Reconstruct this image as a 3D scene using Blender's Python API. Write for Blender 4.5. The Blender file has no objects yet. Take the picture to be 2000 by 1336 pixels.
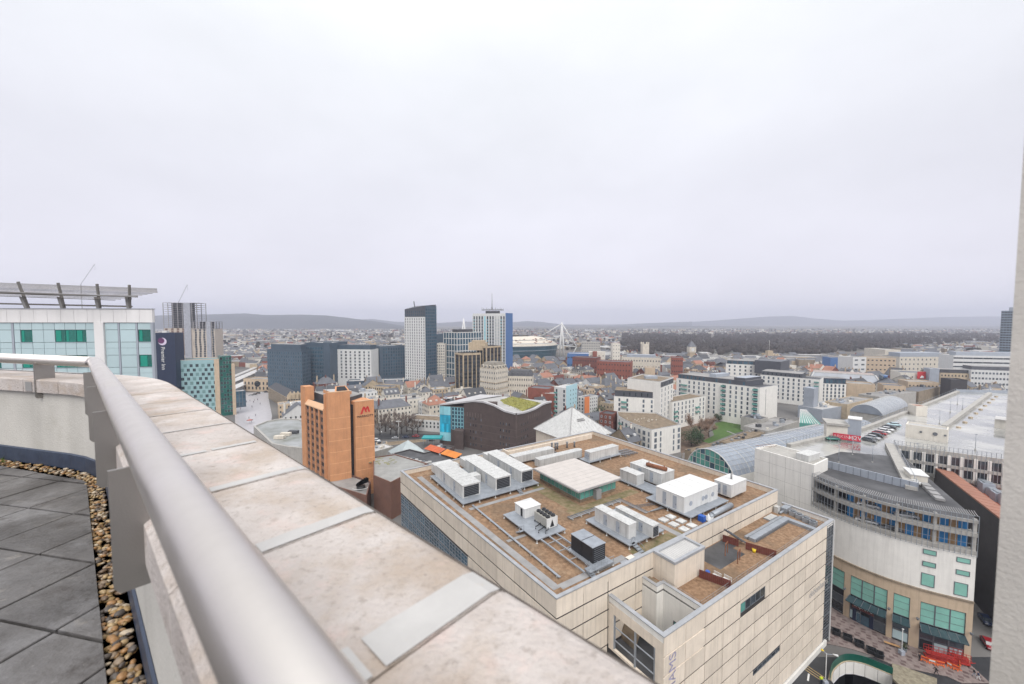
import bpy, math, random
from mathutils import Vector, Matrix
from mathutils.geometry import tessellate_polygon
random.seed(7)
R = random.Random(11)
sc = bpy.context.scene
# ------------------------------------------------------------------ camera, sky, sun, exposure
EYE = 72.0                     # the roof deck is 70.5 m above the streets
FPX = 778.0                    # focal length in photo pixels (14 mm lens, photo 2000 px wide)
TILT = math.radians(2.94)
CT, ST = math.cos(TILT), math.sin(TILT)
cam = bpy.data.cameras.new('camera')
cam.lens = 14.0; cam.sensor_width = 36.0
cam.clip_start = 0.02; cam.clip_end = 60000
cam.dof.use_dof = True; cam.dof.focus_distance = 12.0; cam.dof.aperture_fstop = 2.5
co = bpy.data.objects.new('camera', cam); sc.collection.objects.link(co)
co.location = (0, 0, EYE); co.rotation_euler = (math.pi/2 - TILT, 0, 0)
sc.camera = co
SUN_EL, SUN_AZ = math.radians(46), math.radians(168)
sdir = Vector((math.sin(SUN_AZ)*math.cos(SUN_EL), math.cos(SUN_AZ)*math.cos(SUN_EL), math.sin(SUN_EL)))
w = bpy.data.worlds.new('World'); sc.world = w; w.use_nodes = True
nt = w.node_tree; nt.nodes.clear(); N = nt.nodes.new; LK = nt.links.new
wo = N('ShaderNodeOutputWorld'); bg = N('ShaderNodeBackground'); bg.inputs['Strength'].default_value = 0.1
sky = N('ShaderNodeTexSky'); sky.sky_type = 'NISHITA'; sky.sun_disc = False
sky.sun_elevation = SUN_EL; sky.sun_rotation = SUN_AZ; sky.air_density = 1.0; sky.dust_density = 4.0
tc = N('ShaderNodeTexCoord'); sep = N('ShaderNodeSeparateXYZ'); LK(tc.outputs['Generated'], sep.inputs[0])
ramp = N('ShaderNodeValToRGB')                      # overcast: brightness grows with elevation
cr = ramp.color_ramp
cr.elements[0].position = 0.0; cr.elements[0].color = (6.75, 6.6, 7.25, 1)
cr.elements[1].position = 1.0; cr.elements[1].color = (15.5, 15.4, 15.4, 1)
for p, c in ((0.12, (6.45, 6.35, 7.0)), (0.3, (6.4, 6.42, 6.95)), (0.5, (7.0, 7.15, 7.5)), (0.62, (7.8, 8.0, 8.2)), (0.8, (10.8, 10.9, 11.0))):
 e = cr.elements.new(p); e.color = (*c, 1)
LK(sep.outputs['Z'], ramp.inputs[0])
nz = N('ShaderNodeTexNoise'); nz.inputs['Scale'].default_value = 1.6; nz.inputs['Detail'].default_value = 5; nz.inputs['Roughness'].default_value = 0.55
mp = N('ShaderNodeMapping'); mp.inputs['Scale'].default_value = (1, 0.8, 2.2); LK(tc.outputs['Generated'], mp.inputs[0]); LK(mp.outputs[0], nz.inputs['Vector'])
mr = N('ShaderNodeMapRange'); mr.inputs[1].default_value = 0.3; mr.inputs[2].default_value = 0.7; mr.inputs[3].default_value = 0.925; mr.inputs[4].default_value = 1.07
LK(nz.outputs['Fac'], mr.inputs[0])
mul = N('ShaderNodeVectorMath'); mul.operation = 'SCALE'; LK(ramp.outputs[0], mul.inputs[0]); LK(mr.outputs[0], mul.inputs['Scale'])
mx = N('ShaderNodeMix'); mx.data_type = 'RGBA'; mx.inputs[0].default_value = 0.95
LK(sky.outputs[0], mx.inputs[6]); LK(mul.outputs[0], mx.inputs[7])
LK(mx.outputs[2], bg.inputs['Color']); LK(bg.outputs[0], wo.inputs[0])
sl = bpy.data.lights.new('sun', 'SUN'); sl.energy = 1.5; sl.angle = math.radians(35); sl.color = (1.0, 0.97, 0.93)
so = bpy.data.objects.new('sun', sl); sc.collection.objects.link(so)
so.rotation_euler = (-sdir).to_track_quat('-Z', 'Y').to_euler(); so.location = (0, 0, 200)
vs = sc.view_settings; vs.view_transform = 'Standard'; vs.look = 'None'; vs.gamma = 1.0; vs.exposure = 0.5; vs.use_curve_mapping = False
sc.render.engine = 'CYCLES'
sc.cycles.use_denoising = True; sc.cycles.max_bounces = 5; sc.cycles.diffuse_bounces = 2; sc.cycles.glossy_bounces = 3
sc.cycles.volume_bounces = 0; sc.cycles.transparent_max_bounces = 6
# ------------------------------------------------------------------ survey helpers: a sight line met with a level or a distance
def ray(u, v):
 b = (v - 668)/FPX
 return (u - 1000)/FPX, CT - b*ST, -ST - b*CT
def at(u, v, z=0.0):
 x, y, k = ray(u, v); t = (z - EYE)/k
 return Vector((x*t, y*t))
def atY(u, Y):
 return Vector(((u - 1000)/FPX*Y*1.004, Y))
def hz(u, v, Y):
 x, y, k = ray(u, v)
 return EYE + k*Y/y
U = Vector((0.836, 0.548)); V = Vector((-0.548, 0.836))
class Fr:
 """a plan frame: origin and heading"""
 def __init__(s, o, ang=None, x=None):
  s.o = Vector(o[:2]); s.x = Vector((math.cos(ang), math.sin(ang))) if x is None else Vector(x).normalized()
  s.y = Vector((-s.x.y, s.x.x)); s.ang = math.atan2(s.x.y, s.x.x)
 def __call__(s, a, b): return s.o + s.x*a + s.y*b
 def inv(s, p): d = Vector(p[:2]) - s.o; return d.dot(s.x), d.dot(s.y)
W0 = Fr((0, 0), 0.0)
# ------------------------------------------------------------------ materials
MATS = {}
def mat(name, col, rough=0.8, var=0.12, scale=0.6, bump=0.0, bscale=None, metal=0.0, streak=0.0, rnd=0.0, spec=None, col2=None, detail=4, mix2=0.5, clear=0.0, rough2=None):
 if name in MATS: return MATS[name]
 m = bpy.data.materials.new(name); m.use_nodes = True
 t = m.node_tree; b = t.nodes['Principled BSDF']; n = t.nodes.new; l = t.links.new
 b.inputs['Roughness'].default_value = rough; b.inputs['Metallic'].default_value = metal
 if spec is not None: b.inputs['Specular IOR Level'].default_value = spec
 if clear: b.inputs['Coat Weight'].default_value = clear
 g = n('ShaderNodeNewGeometry'); tcx = n('ShaderNodeTexCoord')
 no = n('ShaderNodeTexNoise'); no.inputs['Scale'].default_value = scale; no.inputs['Detail'].default_value = detail; no.inputs['Roughness'].default_value = 0.6
 l(g.outputs['Position'], no.inputs['Vector'])
 c1 = [max(0, c*(1 - var)) for c in col]; c2 = col2 or [min(1, c*(1 + var)) for c in col]
 rm = n('ShaderNodeMapRange'); rm.inputs[1].default_value = mix2 - 0.2; rm.inputs[2].default_value = mix2 + 0.2; l(no.outputs['Fac'], rm.inputs[0])
 mxx = n('ShaderNodeMix'); mxx.data_type = 'RGBA'; l(rm.outputs[0], mxx.inputs[0])
 mxx.inputs[6].default_value = (*c1, 1); mxx.inputs[7].default_value = (*c2, 1)
 out = mxx.outputs[2]
 if rough2 is not None:
  rr_ = n('ShaderNodeMapRange'); rr_.inputs[3].default_value = rough2; rr_.inputs[4].default_value = rough; l(rm.outputs[0], rr_.inputs[0]); l(rr_.outputs[0], b.inputs['Roughness'])
 if streak:
  mpp = n('ShaderNodeMapping'); mpp.inputs['Scale'].default_value = (1.3, 1.3, 0.07); l(g.outputs['Position'], mpp.inputs[0])
  n2 = n('ShaderNodeTexNoise'); n2.inputs['Scale'].default_value = 1.6; n2.inputs['Detail'].default_value = 6; l(mpp.outputs[0], n2.inputs['Vector'])
  r2 = n('ShaderNodeMapRange'); r2.inputs[1].default_value = 0.48; r2.inputs[2].default_value = 0.75; r2.inputs[3].default_value = 1.0; r2.inputs[4].default_value = 1.0 - streak
  l(n2.outputs['Fac'], r2.inputs[0])
  sv = n('ShaderNodeVectorMath'); sv.operation = 'SCALE'; l(out, sv.inputs[0]); l(r2.outputs[0], sv.inputs['Scale']); out = sv.outputs[0]
 if rnd:
  oi = n('ShaderNodeObjectInfo'); r3 = n('ShaderNodeMapRange'); r3.inputs[3].default_value = 1 - rnd; r3.inputs[4].default_value = 1 + rnd
  l(oi.outputs['Random'], r3.inputs[0])
  sv = n('ShaderNodeVectorMath'); sv.operation = 'SCALE'; l(out, sv.inputs[0]); l(r3.outputs[0], sv.inputs['Scale']); out = sv.outputs[0]
 l(out, b.inputs['Base Color'])
 if bump:
  n3 = n('ShaderNodeTexNoise'); n3.inputs['Scale'].default_value = bscale or scale*4; n3.inputs['Detail'].default_value = 6; l(g.outputs['Position'], n3.inputs['Vector'])
  bp = n('ShaderNodeBump'); bp.inputs['Strength'].default_value = bump; bp.inputs['Distance'].default_value = 0.02; l(n3.outputs['Fac'], bp.inputs['Height']); l(bp.outputs[0], b.inputs['Normal'])
 MATS[name] = m
 return m
M = dict(
cream=mat('cream_panel', (.69,.605,.505), .75, .07, .5, streak=.18, rnd=.08),
joint=mat('joint_dark', (.035,.031,.03), .9, .1),
render=mat('white_render', (.75,.73,.69), .8, .05, .4, streak=.12),
white=mat('white_paint', (.63,.63,.62), .55, .05, .5, streak=.14),
whitem=mat('white_metal', (.52,.52,.51), .5, .10, .7, streak=.30, rnd=.06),
offw=mat('warm_white', (.66,.62,.55), .8, .06, .5, streak=.12),
stone=mat('bath_stone', (.46,.37,.26), .85, .16, .5, streak=.25),
stoned=mat('dark_stone', (.25,.2,.145), .9, .2, .4, streak=.3),
beige=mat('beige_stone', (.50,.39,.28), .8, .08, .5, streak=.18),
orange=mat('orange_brick', (.57,.275,.135), .85, .10, .35, streak=.14),
orangel=mat('pale_brick_trim', (.68,.43,.26), .8, .07, .5),
orangeb=mat('brick_band', (.72,.40,.22), .85, .1, .6),
brown=mat('brown_brick', (.085,.062,.058), .85, .14, .3, bump=.1, bscale=6),
brownd=mat('brown_brick_band', (.13,.10,.092), .85, .14, .3),
red=mat('red_brick', (.25,.085,.06), .85, .15, .3, streak=.1),
redd=mat('dark_red_brick', (.17,.06,.045), .85, .15, .3),
redpaint=mat('red_paint', (.55,.03,.035), .5, .05),
slate=mat('roof_slate', (.10,.105,.12), .6, .22, .35, rnd=.15),
slated=mat('dark_roof', (.055,.057,.065), .6, .2, .4, rnd=.1),
flat=mat('flat_roof_felt', (.22,.21,.205), .7, .25, .12, rnd=.12, col2=(.33,.32,.31)),
flatl=mat('pale_flat_roof', (.42,.41,.40), .6, .15, .15, rnd=.1),
flatd=mat('dark_flat_roof', (.04,.04,.043), .6, .35, .2, col2=(.095,.095,.10)),
gravel=mat('brown_roof_gravel', (.20,.11,.06), .95, .3, 1.6, bump=1.0, bscale=9, col2=(.33,.21,.125), detail=10),
gravelg=mat('mossy_roof_gravel', (.17,.13,.085), .95, .3, .4, bump=.6, bscale=9, col2=(.26,.2,.14), detail=8),
pathg=mat('grey_walkway', (.27,.265,.265), .8, .15, .5),
steelp=mat('galvanised_steel', (.30,.325,.36), .45, .15, .8, metal=.3),
steeld=mat('dark_steel', (.12,.13,.145), .5, .15),
alu=mat('parapet_capping', (.36,.37,.39), .4, .14, .7, metal=.25),
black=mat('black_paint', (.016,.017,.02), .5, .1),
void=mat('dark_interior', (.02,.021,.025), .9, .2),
glassd=mat('dark_glass', (.035,.045,.055), .08, .3, .5, spec=.7, rnd=.5),
glassm=mat('window_glass', (.10,.12,.14), .12, .3, .3, spec=.6, rnd=.55),
glassb=mat('blue_glass', (.045,.095,.135), .1, .25, .3, spec=.7, rnd=.3),
glasst=mat('green_glass', (.10,.30,.26), .1, .15, .3, spec=.7, rnd=.15),
glassc=mat('cyan_glass', (.03,.38,.56), .15, .15, .3, spec=.6, rnd=.3),
glasscl=mat('pale_cyan_panel', (.28,.58,.66), .2, .1, .3, rnd=.1),
glassmint=mat('mint_glass', (.22,.46,.39), .12, .12, .3, spec=.6, rnd=.1),
glassp=mat('pale_green_panel', (.42,.535,.56), .18, .05, .3, spec=.6, rnd=.04),
curtain=mat('emerald_window', (.0,.12,.095), .1, .3, 5, spec=.7, rnd=.25),
navy=mat('navy_cladding', (.012,.022,.055), .4, .1),
blued=mat('blue_grey_cladding', (.062,.092,.125), .45, .12, .2),
blueg=mat('grey_blue_frame', (.17,.22,.27), .5, .1, .2),
bluel=mat('bright_blue_cladding', (.07,.16,.36), .45, .06),
lilac=mat('pale_blue_render', (.42,.62,.68), .7, .05),
orangep=mat('orange_render', (.68,.22,.08), .7, .05),
teal=mat('teal_cladding', (.14,.25,.25), .45, .1, .2),
charcoal=mat('charcoal_cladding', (.07,.075,.09), .5, .12, .3),
greyc=mat('grey_cladding', (.33,.36,.41), .5, .08, .3, streak=.1),
concrete=mat('concrete', (.38,.365,.34), .85, .12, .5, streak=.2),
asphalt=mat('asphalt', (.030,.031,.035), .6, .25, .25),  # base darkened to stand in for the lane's deep shade
paving=mat('grey_paving', (.34,.32,.32), .5, .12, .3),
deckwet=mat('wet_concrete_deck', (.20,.21,.21), .45, .3, .06, spec=.5, col2=(.50,.49,.46), clear=.6, rough2=.04),
grass=mat('lawn', (.058,.115,.022), .9, .25, .4),
moss=mat('roof_moss', (.22,.21,.05), .95, .3, .4, bump=.6, bscale=5),
rust=mat('rusty_metal', (.20,.075,.035), .8, .3, 2),
fencebr=mat('brown_red_fence', (.13,.035,.025), .8, .2, 1.5),
copper=mat('terracotta_roof', (.30,.14,.095), .7, .12, .3),
redroof=mat('red_terrace', (.36,.085,.04), .8, .2, .4),
yellow=mat('yellow_paint', (.75,.55,.02), .5, .1),
blueb=mat('blue_plastic', (.01,.09,.42), .4, .1),
orangeplas=mat('orange_plastic', (.72,.15,.03), .45, .1),
redplas=mat('red_plastic', (.37,.03,.025), .45, .1),
bark=mat('bark', (.07,.055,.045), .9, .3, 2),
twig=mat('bare_twigs', (.16,.125,.105), .95, .3, .5),
twigr=mat('russet_twigs', (.27,.185,.135), .95, .3, .5),
leaf=mat('evergreen_leaves', (.03,.058,.022), .8, .4, .5),
skin=mat('skin', (.45,.28,.2), .6, .1),
rubber=mat('tyre_rubber', (.02,.02,.02), .8, .1),
plumd=mat('charcoal_brown_wall', (.05,.047,.05), .8, .15, .3),
arc=mat('vault_glazing', (.25,.28,.33), .25, .12, .25, spec=.6),
stonew=mat('pale_stone', (.60,.55,.47), .85, .12, .5, streak=.2),
)
# ------------------------------------------------------------------ mesh builder
LOC = {}
class MB:
 def __init__(s): s.v = []; s.f = []; s.m = []; s.sm = []
 def face(s, pts, m=0, smooth=False):
  i = len(s.v); s.v.extend(tuple(p) for p in pts); s.f.append(tuple(range(i, i + len(pts)))); s.m.append(m); s.sm.append(smooth)
 def add(s, verts, faces, m=0, smooth=False):
  i = len(s.v); s.v.extend(tuple(p) for p in verts)
  for f in faces: s.f.append(tuple(i + k for k in f)); s.m.append(m); s.sm.append(smooth)
 def prism(s, poly, z0, z1, m=0, mt=None, bottom=False):
  n = len(poly); i = len(s.v)
  s.v.extend((p[0], p[1], z0) for p in poly); s.v.extend((p[0], p[1], z1) for p in poly)
  for k in range(n):
   s.f.append((i + k, i + (k + 1) % n, i + n + (k + 1) % n, i + n + k)); s.m.append(m); s.sm.append(False)
  s.f.append(tuple(i + n + k for k in range(n))); s.m.append(m if mt is None else mt); s.sm.append(False)
  if bottom: s.f.append(tuple(i + k for k in reversed(range(n)))); s.m.append(m); s.sm.append(False)
 def box(s, x0, x1, y0, y1, z0, z1, fr=W0, m=0, mt=None):
  s.prism([fr(x0, y0), fr(x1, y0), fr(x1, y1), fr(x0, y1)], z0, z1, m, mt, True)
 def beam(s, a, b, wd, hg=None, m=0):
  """a straight bar between two points, rectangular section"""
  a = Vector(a); b = Vector(b); d = (b - a);
  if d.length < 1e-6: return
  d.normalize(); up = Vector((0, 0, 1)) if abs(d.z) < .95 else Vector((0, 1, 0))
  x = d.cross(up).normalized()*wd/2; y = x.cross(d).normalized()*(hg or wd)/2
  vs_ = [p + q for p in (a, b) for q in (-x - y, x - y, x + y, -x + y)]
  s.add(vs_, [(0, 1, 2, 3), (4, 7, 6, 5), (0, 4, 5, 1), (1, 5, 6, 2), (2, 6, 7, 3), (3, 7, 4, 0)], m)
 def tube(s, pts, r, n=8, m=0, caps=True, smooth=True):
  pts = [Vector(p) for p in pts]; rr = r if isinstance(r, (list, tuple)) else [r]*len(pts)
  i = len(s.v)
  for k, p in enumerate(pts):
   d = (pts[min(k + 1, len(pts) - 1)] - pts[max(k - 1, 0)]).normalized()
   up = Vector((0, 0, 1)) if abs(d.z) < .95 else Vector((0, 1, 0))
   x = d.cross(up).normalized(); y = x.cross(d)
   for j in range(n):
    a = 2*math.pi*j/n; q = p + (x*math.cos(a) + y*math.sin(a))*rr[k]; s.v.append(tuple(q))
  for k in range(len(pts) - 1):
   for j in range(n):
    s.f.append((i + k*n + j, i + k*n + (j + 1) % n, i + (k + 1)*n + (j + 1) % n, i + (k + 1)*n + j)); s.m.append(m); s.sm.append(smooth)
  if caps:
   s.f.append(tuple(i + j for j in reversed(range(n)))); s.m.append(m); s.sm.append(False)
   s.f.append(tuple(i + (len(pts) - 1)*n + j for j in range(n))); s.m.append(m); s.sm.append(False)
 def cyl(s, x, y, z0, z1, r, n=12, m=0, r2=None):
  s.tube([(x, y, z0), (x, y, z1)], [r, r if r2 is None else r2], n, m)
 def mesh(s, name, mats, off=(0, 0, 0)):
  me = bpy.data.meshes.new(name)
  me.from_pydata([(x - off[0], y - off[1], z - off[2]) for x, y, z in s.v], [], s.f)
  for q in (mats if isinstance(mats, (list, tuple)) else [mats]): me.materials.append(q)
  if any(s.m): me.polygons.foreach_set('material_index', s.m)
  if any(s.sm): me.polygons.foreach_set('use_smooth', s.sm)
  return me
 def build(s, name, mats, parent=None, kind=None, loc=None):
  off = LOC[parent.name] if parent else Vector(loc or (0, 0, 0))
  o = bpy.data.objects.new(name, s.mesh(name, mats, off)); sc.collection.objects.link(o)
  if parent: o.parent = parent; LOC[o.name] = off
  else: o.location = off; LOC[o.name] = Vector(off)
  if kind: o['kind'] = kind
  return o
def tag(o, label, cat, group=None):
 o['label'] = label; o['category'] = cat
 if group: o['group'] = group
 return o
def thing(name, label, cat, loc, group=None):
 o = bpy.data.objects.new(name, None); sc.collection.objects.link(o)
 loc = Vector((loc[0], loc[1], loc[2] if len(loc) > 2 else 0.0)); o.location = loc; LOC[o.name] = loc
 o.empty_display_size = .2
 return tag(o, label, cat, group)
def struct(o): o['kind'] = 'structure'; return o
def put(me, name, parent, x, y, z, rz=0.0):
 """one more part that shares a mesh"""
 o = bpy.data.objects.new(name, me); sc.collection.objects.link(o); o.parent = parent
 o.location = Vector((x, y, z)) - LOC[parent.name]; o.rotation_euler = (0, 0, rz); LOC[o.name] = Vector((x, y, z))
 return o
WM = {}
def win_mesh(wd, hg, frame, glass, bars=0, proud=.07, fw=None, hb=0):
 key = (round(wd, 2), round(hg, 2), frame.name, glass.name, bars, hb, proud)
 if key in WM: return WM[key]
 b = MB(); fw = fw or min(.12, wd*.09); x, z = wd/2, hg/2
 b.box(-x, -x + fw, -proud, .02, -z, z); b.box(x - fw, x, -proud, .02, -z, z)
 b.box(-x + fw, x - fw, -proud, .02, z - fw, z); b.box(-x + fw, x - fw, -proud - .03, .02, -z, -z + fw)
 for k in range(bars):
  c = -x + wd*(k + 1)/(bars + 1); b.box(c - fw/3, c + fw/3, -proud*.8, .01, -z + fw, z - fw)
 for k in range(hb):
  c = -z + hg*(k + 1)/(hb + 1); b.box(-x + fw, x - fw, -proud*.75, .008, c - fw/3, c + fw/3)
 b.face([(-x + fw, -.022, -z + fw), (x - fw, -.022, -z + fw), (x - fw, -.022, z - fw), (-x + fw, -.022, z - fw)], 1)
 WM[key] = b.mesh('window', [frame, glass]); return WM[key]
def facade(root, A, B, z0, z1, cols, rows, wd, hg, frame, glass, name='window', ml=0.0, mr=0.0, skip=None, bars=0, hb=0, stuff=False, proud=.07):
 """rows of windows on the wall from A (left, seen from outside) to B"""
 A = Vector(A[:2]); B = Vector(B[:2]); d = B - A; L = d.length; d.normalize(); rz = math.atan2(d.y, d.x)
 me = win_mesh(wd, hg, frame, glass, bars, proud, None, hb); mb = MB() if stuff else None
 for r in range(rows):
  for c in range(cols):
   if skip and skip(c, r): continue
   s_ = ml + (L - ml - mr)*(c + .5)/cols; p = A + d*s_; z = z0 + (z1 - z0)*(r + .5)/rows
   if stuff:
    n = Vector((d.y, -d.x)); q = p + n*.05; x = d*wd/2
    mb.face([(*(q - x), z - hg/2), (*(q + x), z - hg/2), (*(q + x), z + hg/2), (*(q - x), z + hg/2)], 0)
   else: put(me, name, root, p.x, p.y, z, rz)
 if stuff and mb.f: return mb.build(name, [glass], root, 'stuff')
OCC = []                                   # plots taken
def occupy(poly, pad=3.0):
 xs = [p[0] for p in poly]; ys = [p[1] for p in poly]
 OCC.append((min(xs) - pad, max(xs) + pad, min(ys) - pad, max(ys) + pad, [Vector(p[:2]) for p in poly], pad))
def offset_in(poly, d):
 """shrink a convex counter-clockwise footprint"""
 n = len(poly); out = []
 for k in range(n):
  a, b, c = Vector(poly[k - 1]), Vector(poly[k]), Vector(poly[(k + 1) % n])
  e1 = (b - a).normalized(); e2 = (c - b).normalized(); n1 = Vector((-e1.y, e1.x)); n2 = Vector((-e2.y, e2.x))
  m_ = (n1 + n2); m_ = m_/max(.25, 1 + n1.dot(n2)); out.append(b + m_*d)
 return out
def ring(b, poly, d, z0, z1, m=0):
 """an upstand along the edge of a roof"""
 q = offset_in(poly, d); n = len(poly)
 for k in range(n):
  j = (k + 1) % n; o0, o1, i0, i1 = poly[k], poly[j], q[k], q[j]
  b.face([(*o0[:2], z0), (*o1[:2], z0), (*o1[:2], z1), (*o0[:2], z1)], m)
  b.face([(*o0[:2], z1), (*o1[:2], z1), (*i1, z1), (*i0, z1)], m)
  b.face([(*i1, z0), (*i0, z0), (*i0, z1), (*i1, z1)], m)
def block(name, label, cat, poly, z1, wall, roof, z0=0.0, par=.7, cap=None, group=None, root=None, pw=.35, occ=True):
 """a flat-roofed block: walls, roof, parapet"""
 poly = [Vector(p[:2]) for p in poly]; c = sum(poly, Vector((0, 0)))/len(poly)
 if root is None: root = thing(name, label, cat, (c.x, c.y, z0), group)
 b = MB(); n = len(poly)
 for k in range(n):
  j = (k + 1) % n; b.face([(*poly[k], z0), (*poly[j], z0), (*poly[j], z1 - par), (*poly[k], z1 - par)])
 if par > 0: ring(b, poly, pw, z1 - par, z1)
 b.build('wall', wall, root)
 b = MB(); b.face([(*p, z1 - par) for p in (offset_in(poly, pw) if par > 0 else poly)]); b.build('roof', roof, root)
 if cap:
  b = MB(); ring(b, offset_in(poly, -.05), pw + .1, z1 + .003, z1 + .12); b.build('parapet_capping', cap, root)
 if occ: occupy(poly)
 return root
def quad(L, C, Rr, z):
 L, C, Rr = at(*L, z), at(*C, z), at(*Rr, z)
 return [L, C, Rr, L + Rr - C]
def slab(A, B, depth):
 """footprint from a front edge (left to right) and a depth"""
 A = Vector(A[:2]); B = Vector(B[:2]); d = (B - A).normalized(); n = Vector((-d.y, d.x))*depth
 return [A, B, B + n, A + n]
def text_mesh(txt, size, ext=.05):
 cu = bpy.data.curves.new('lettering', 'FONT'); cu.body = txt; cu.size = size; cu.extrude = ext; cu.align_x = 'CENTER'; cu.align_y = 'CENTER'
 cu.resolution_u = 3
 o = bpy.data.objects.new('lettering', cu); sc.collection.objects.link(o)
 bpy.context.view_layer.update()
 me = bpy.data.meshes.new_from_object(o.evaluated_get(bpy.context.evaluated_depsgraph_get()))
 bpy.data.objects.remove(o); return me
def lettering(root, txt, size, p, z, rz, m, roll=0.0, name='lettering', ext=.05):
 me = text_mesh(txt, size, ext); me.materials.clear(); me.materials.append(m)
 o = put(me, name, root, p[0], p[1], z, 0)
 o.rotation_euler = (Matrix.Rotation(rz, 3, 'Z') @ Matrix.Rotation(math.pi/2, 3, 'X') @ Matrix.Rotation(roll, 3, 'Z')).to_euler()
 return o
# ------------------------------------------------------------------ ground, hills, far town, woods, haze
def ground():
 hole = [(46, 34), (104, 34), (104, 82), (46, 82)]          # the sunken slip road is cut out of this rectangle
 b = MB(); S = 10400
 xs = [-S, 46, 104, S]; ys = [-600, 34, 82, S]
 for i in range(3):
  for j in range(3):
   if i == 1 and j == 1: continue
   b.face([(xs[i], ys[j], 0), (xs[i+1], ys[j], 0), (xs[i+1], ys[j+1], 0), (xs[i], ys[j+1], 0)])
 m = mat('town_ground', (.115,.112,.112), .9, .35, .02, col2=(.19,.18,.17), detail=8)
 t = m.node_tree; bs = t.nodes['Principled BSDF']; n = t.nodes.new; l = t.links.new
 src = bs.inputs['Base Color'].links[0].from_socket
 g = n('ShaderNodeNewGeometry'); s3 = n('ShaderNodeSeparateXYZ'); l(g.outputs['Position'], s3.inputs[0])
 mr_ = n('ShaderNodeMapRange'); mr_.inputs[1].default_value = 500; mr_.inputs[2].default_value = 1100; l(s3.outputs['Y'], mr_.inputs[0])
 n2 = n('ShaderNodeTexNoise'); n2.inputs['Scale'].default_value = .006; n2.inputs['Detail'].default_value = 10; n2.inputs['Roughness'].default_value = .7; l(g.outputs['Position'], n2.inputs['Vector'])
 rp = n('ShaderNodeValToRGB'); e = rp.color_ramp.elements; e[0].position = .36; e[0].color = (.035,.045,.025,1); e[1].position = .62; e[1].color = (.17,.14,.125,1)
 q = rp.color_ramp.elements.new(.5); q.color = (.075,.07,.055,1); l(n2.outputs['Fac'], rp.inputs[0])
 mm = n('ShaderNodeMix'); mm.data_type = 'RGBA'; l(mr_.outputs[0], mm.inputs[0]); l(src, mm.inputs[6]); l(rp.outputs[0], mm.inputs[7]); l(mm.outputs[2], bs.inputs['Base Color'])
 struct(b.build('ground', m))
ground()
HILLM = mat('wooded_hill', (.022,.030,.034), .95, .4, .006, col2=(.05,.055,.056), detail=8)  # bluish base: the blue of distant air put into the colour
def hill(prof, Y, depth, name='hill', jag=3.0, seed=1):
 """a ridge whose crest has the given heights at the given bearings (photo columns)"""
 rr = random.Random(seed); b = MB(); us = []
 for (u0, h0), (u1, h1) in zip(prof, prof[1:]):
  k = max(1, int((u1 - u0)/7))
  for i in range(k): us.append((u0 + (u1 - u0)*i/k, h0 + (h1 - h0)*i/k))
 us.append(prof[-1]); rows = []
 for fy, fh in ((0, 0), (.18, .32), (.42, .7), (.7, .93), (1, 1.0), (1.5, .55), (2.1, 0)):
  row = []
  for u, h in us:
   p = atY(u, Y + depth*fy); z = max(-2, h*fh + (rr.uniform(-jag, jag) if 0 < fy < 2 else 0)*(1 if fh < 1 else .5)); row.append((p.x, p.y, z if fh > 0 else -2))
  rows.append(row)
 vs_ = [p for r_ in rows for p in r_]; n = len(us)
 b.add(vs_, [(i*n + j, i*n + j + 1, (i + 1)*n + j + 1, (i + 1)*n + j) for i in range(6) for j in range(n - 1)], 0, True)
 o = b.build(name, HILLM); struct(o); return o
def hp(pts, Y): return [(u, EYE + (630 - v)/FPX*Y*1.0) for u, v in pts]
hill(hp([(-200, 640), (100, 622), (300, 619), (345, 617), (395, 616.5), (480, 614), (520, 617), (600, 616.5), (640, 618), (690, 624), (745, 631), (800, 640), (850, 645)], 4700), 4000, 700, seed=2)
hill(hp([(560, 636), (690, 627), (730, 625), (770, 630), (850, 633), (900, 630), (990, 632), (1030, 629), (1060, 631), (1100, 636), (1180, 638), (1260, 633), (1350, 630)], 7400), 6500, 900, seed=3)
hill(hp([(1100, 640), (1180, 637), (1260, 633), (1330, 632), (1420, 626), (1500, 620), (1545, 619), (1590, 624), (1640, 628), (1690, 627), (1770, 624), (1850, 621), (1930, 620), (2040, 622), (2300, 626)], 8900), 8000, 850, seed=4)
hill(hp([(960, 645), (1040, 641), (1160, 641), (1300, 638), (1420, 640), (1560, 642), (1700, 643), (1850, 641), (2100, 640)], 5200), 4800, 500, seed=6, jag=5)
def haze():
 b = MB(); b.box(-10600, 10600, -700, 10500, -9, 340)
 m = bpy.data.materials.new('haze'); m.use_nodes = True; t = m.node_tree; t.nodes.clear()
 o_ = t.nodes.new('ShaderNodeOutputMaterial'); v = t.nodes.new('ShaderNodeVolumePrincipled')
 v.inputs['Color'].default_value = (.82,.85,1.0,1); v.inputs['Density'].default_value = HAZE; v.inputs['Anisotropy'].default_value = 0.0
 t.links.new(v.outputs[0], o_.inputs['Volume'])
 b.build('haze', m, None, 'stuff')
HAZE = 1.6e-4
haze()
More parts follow.
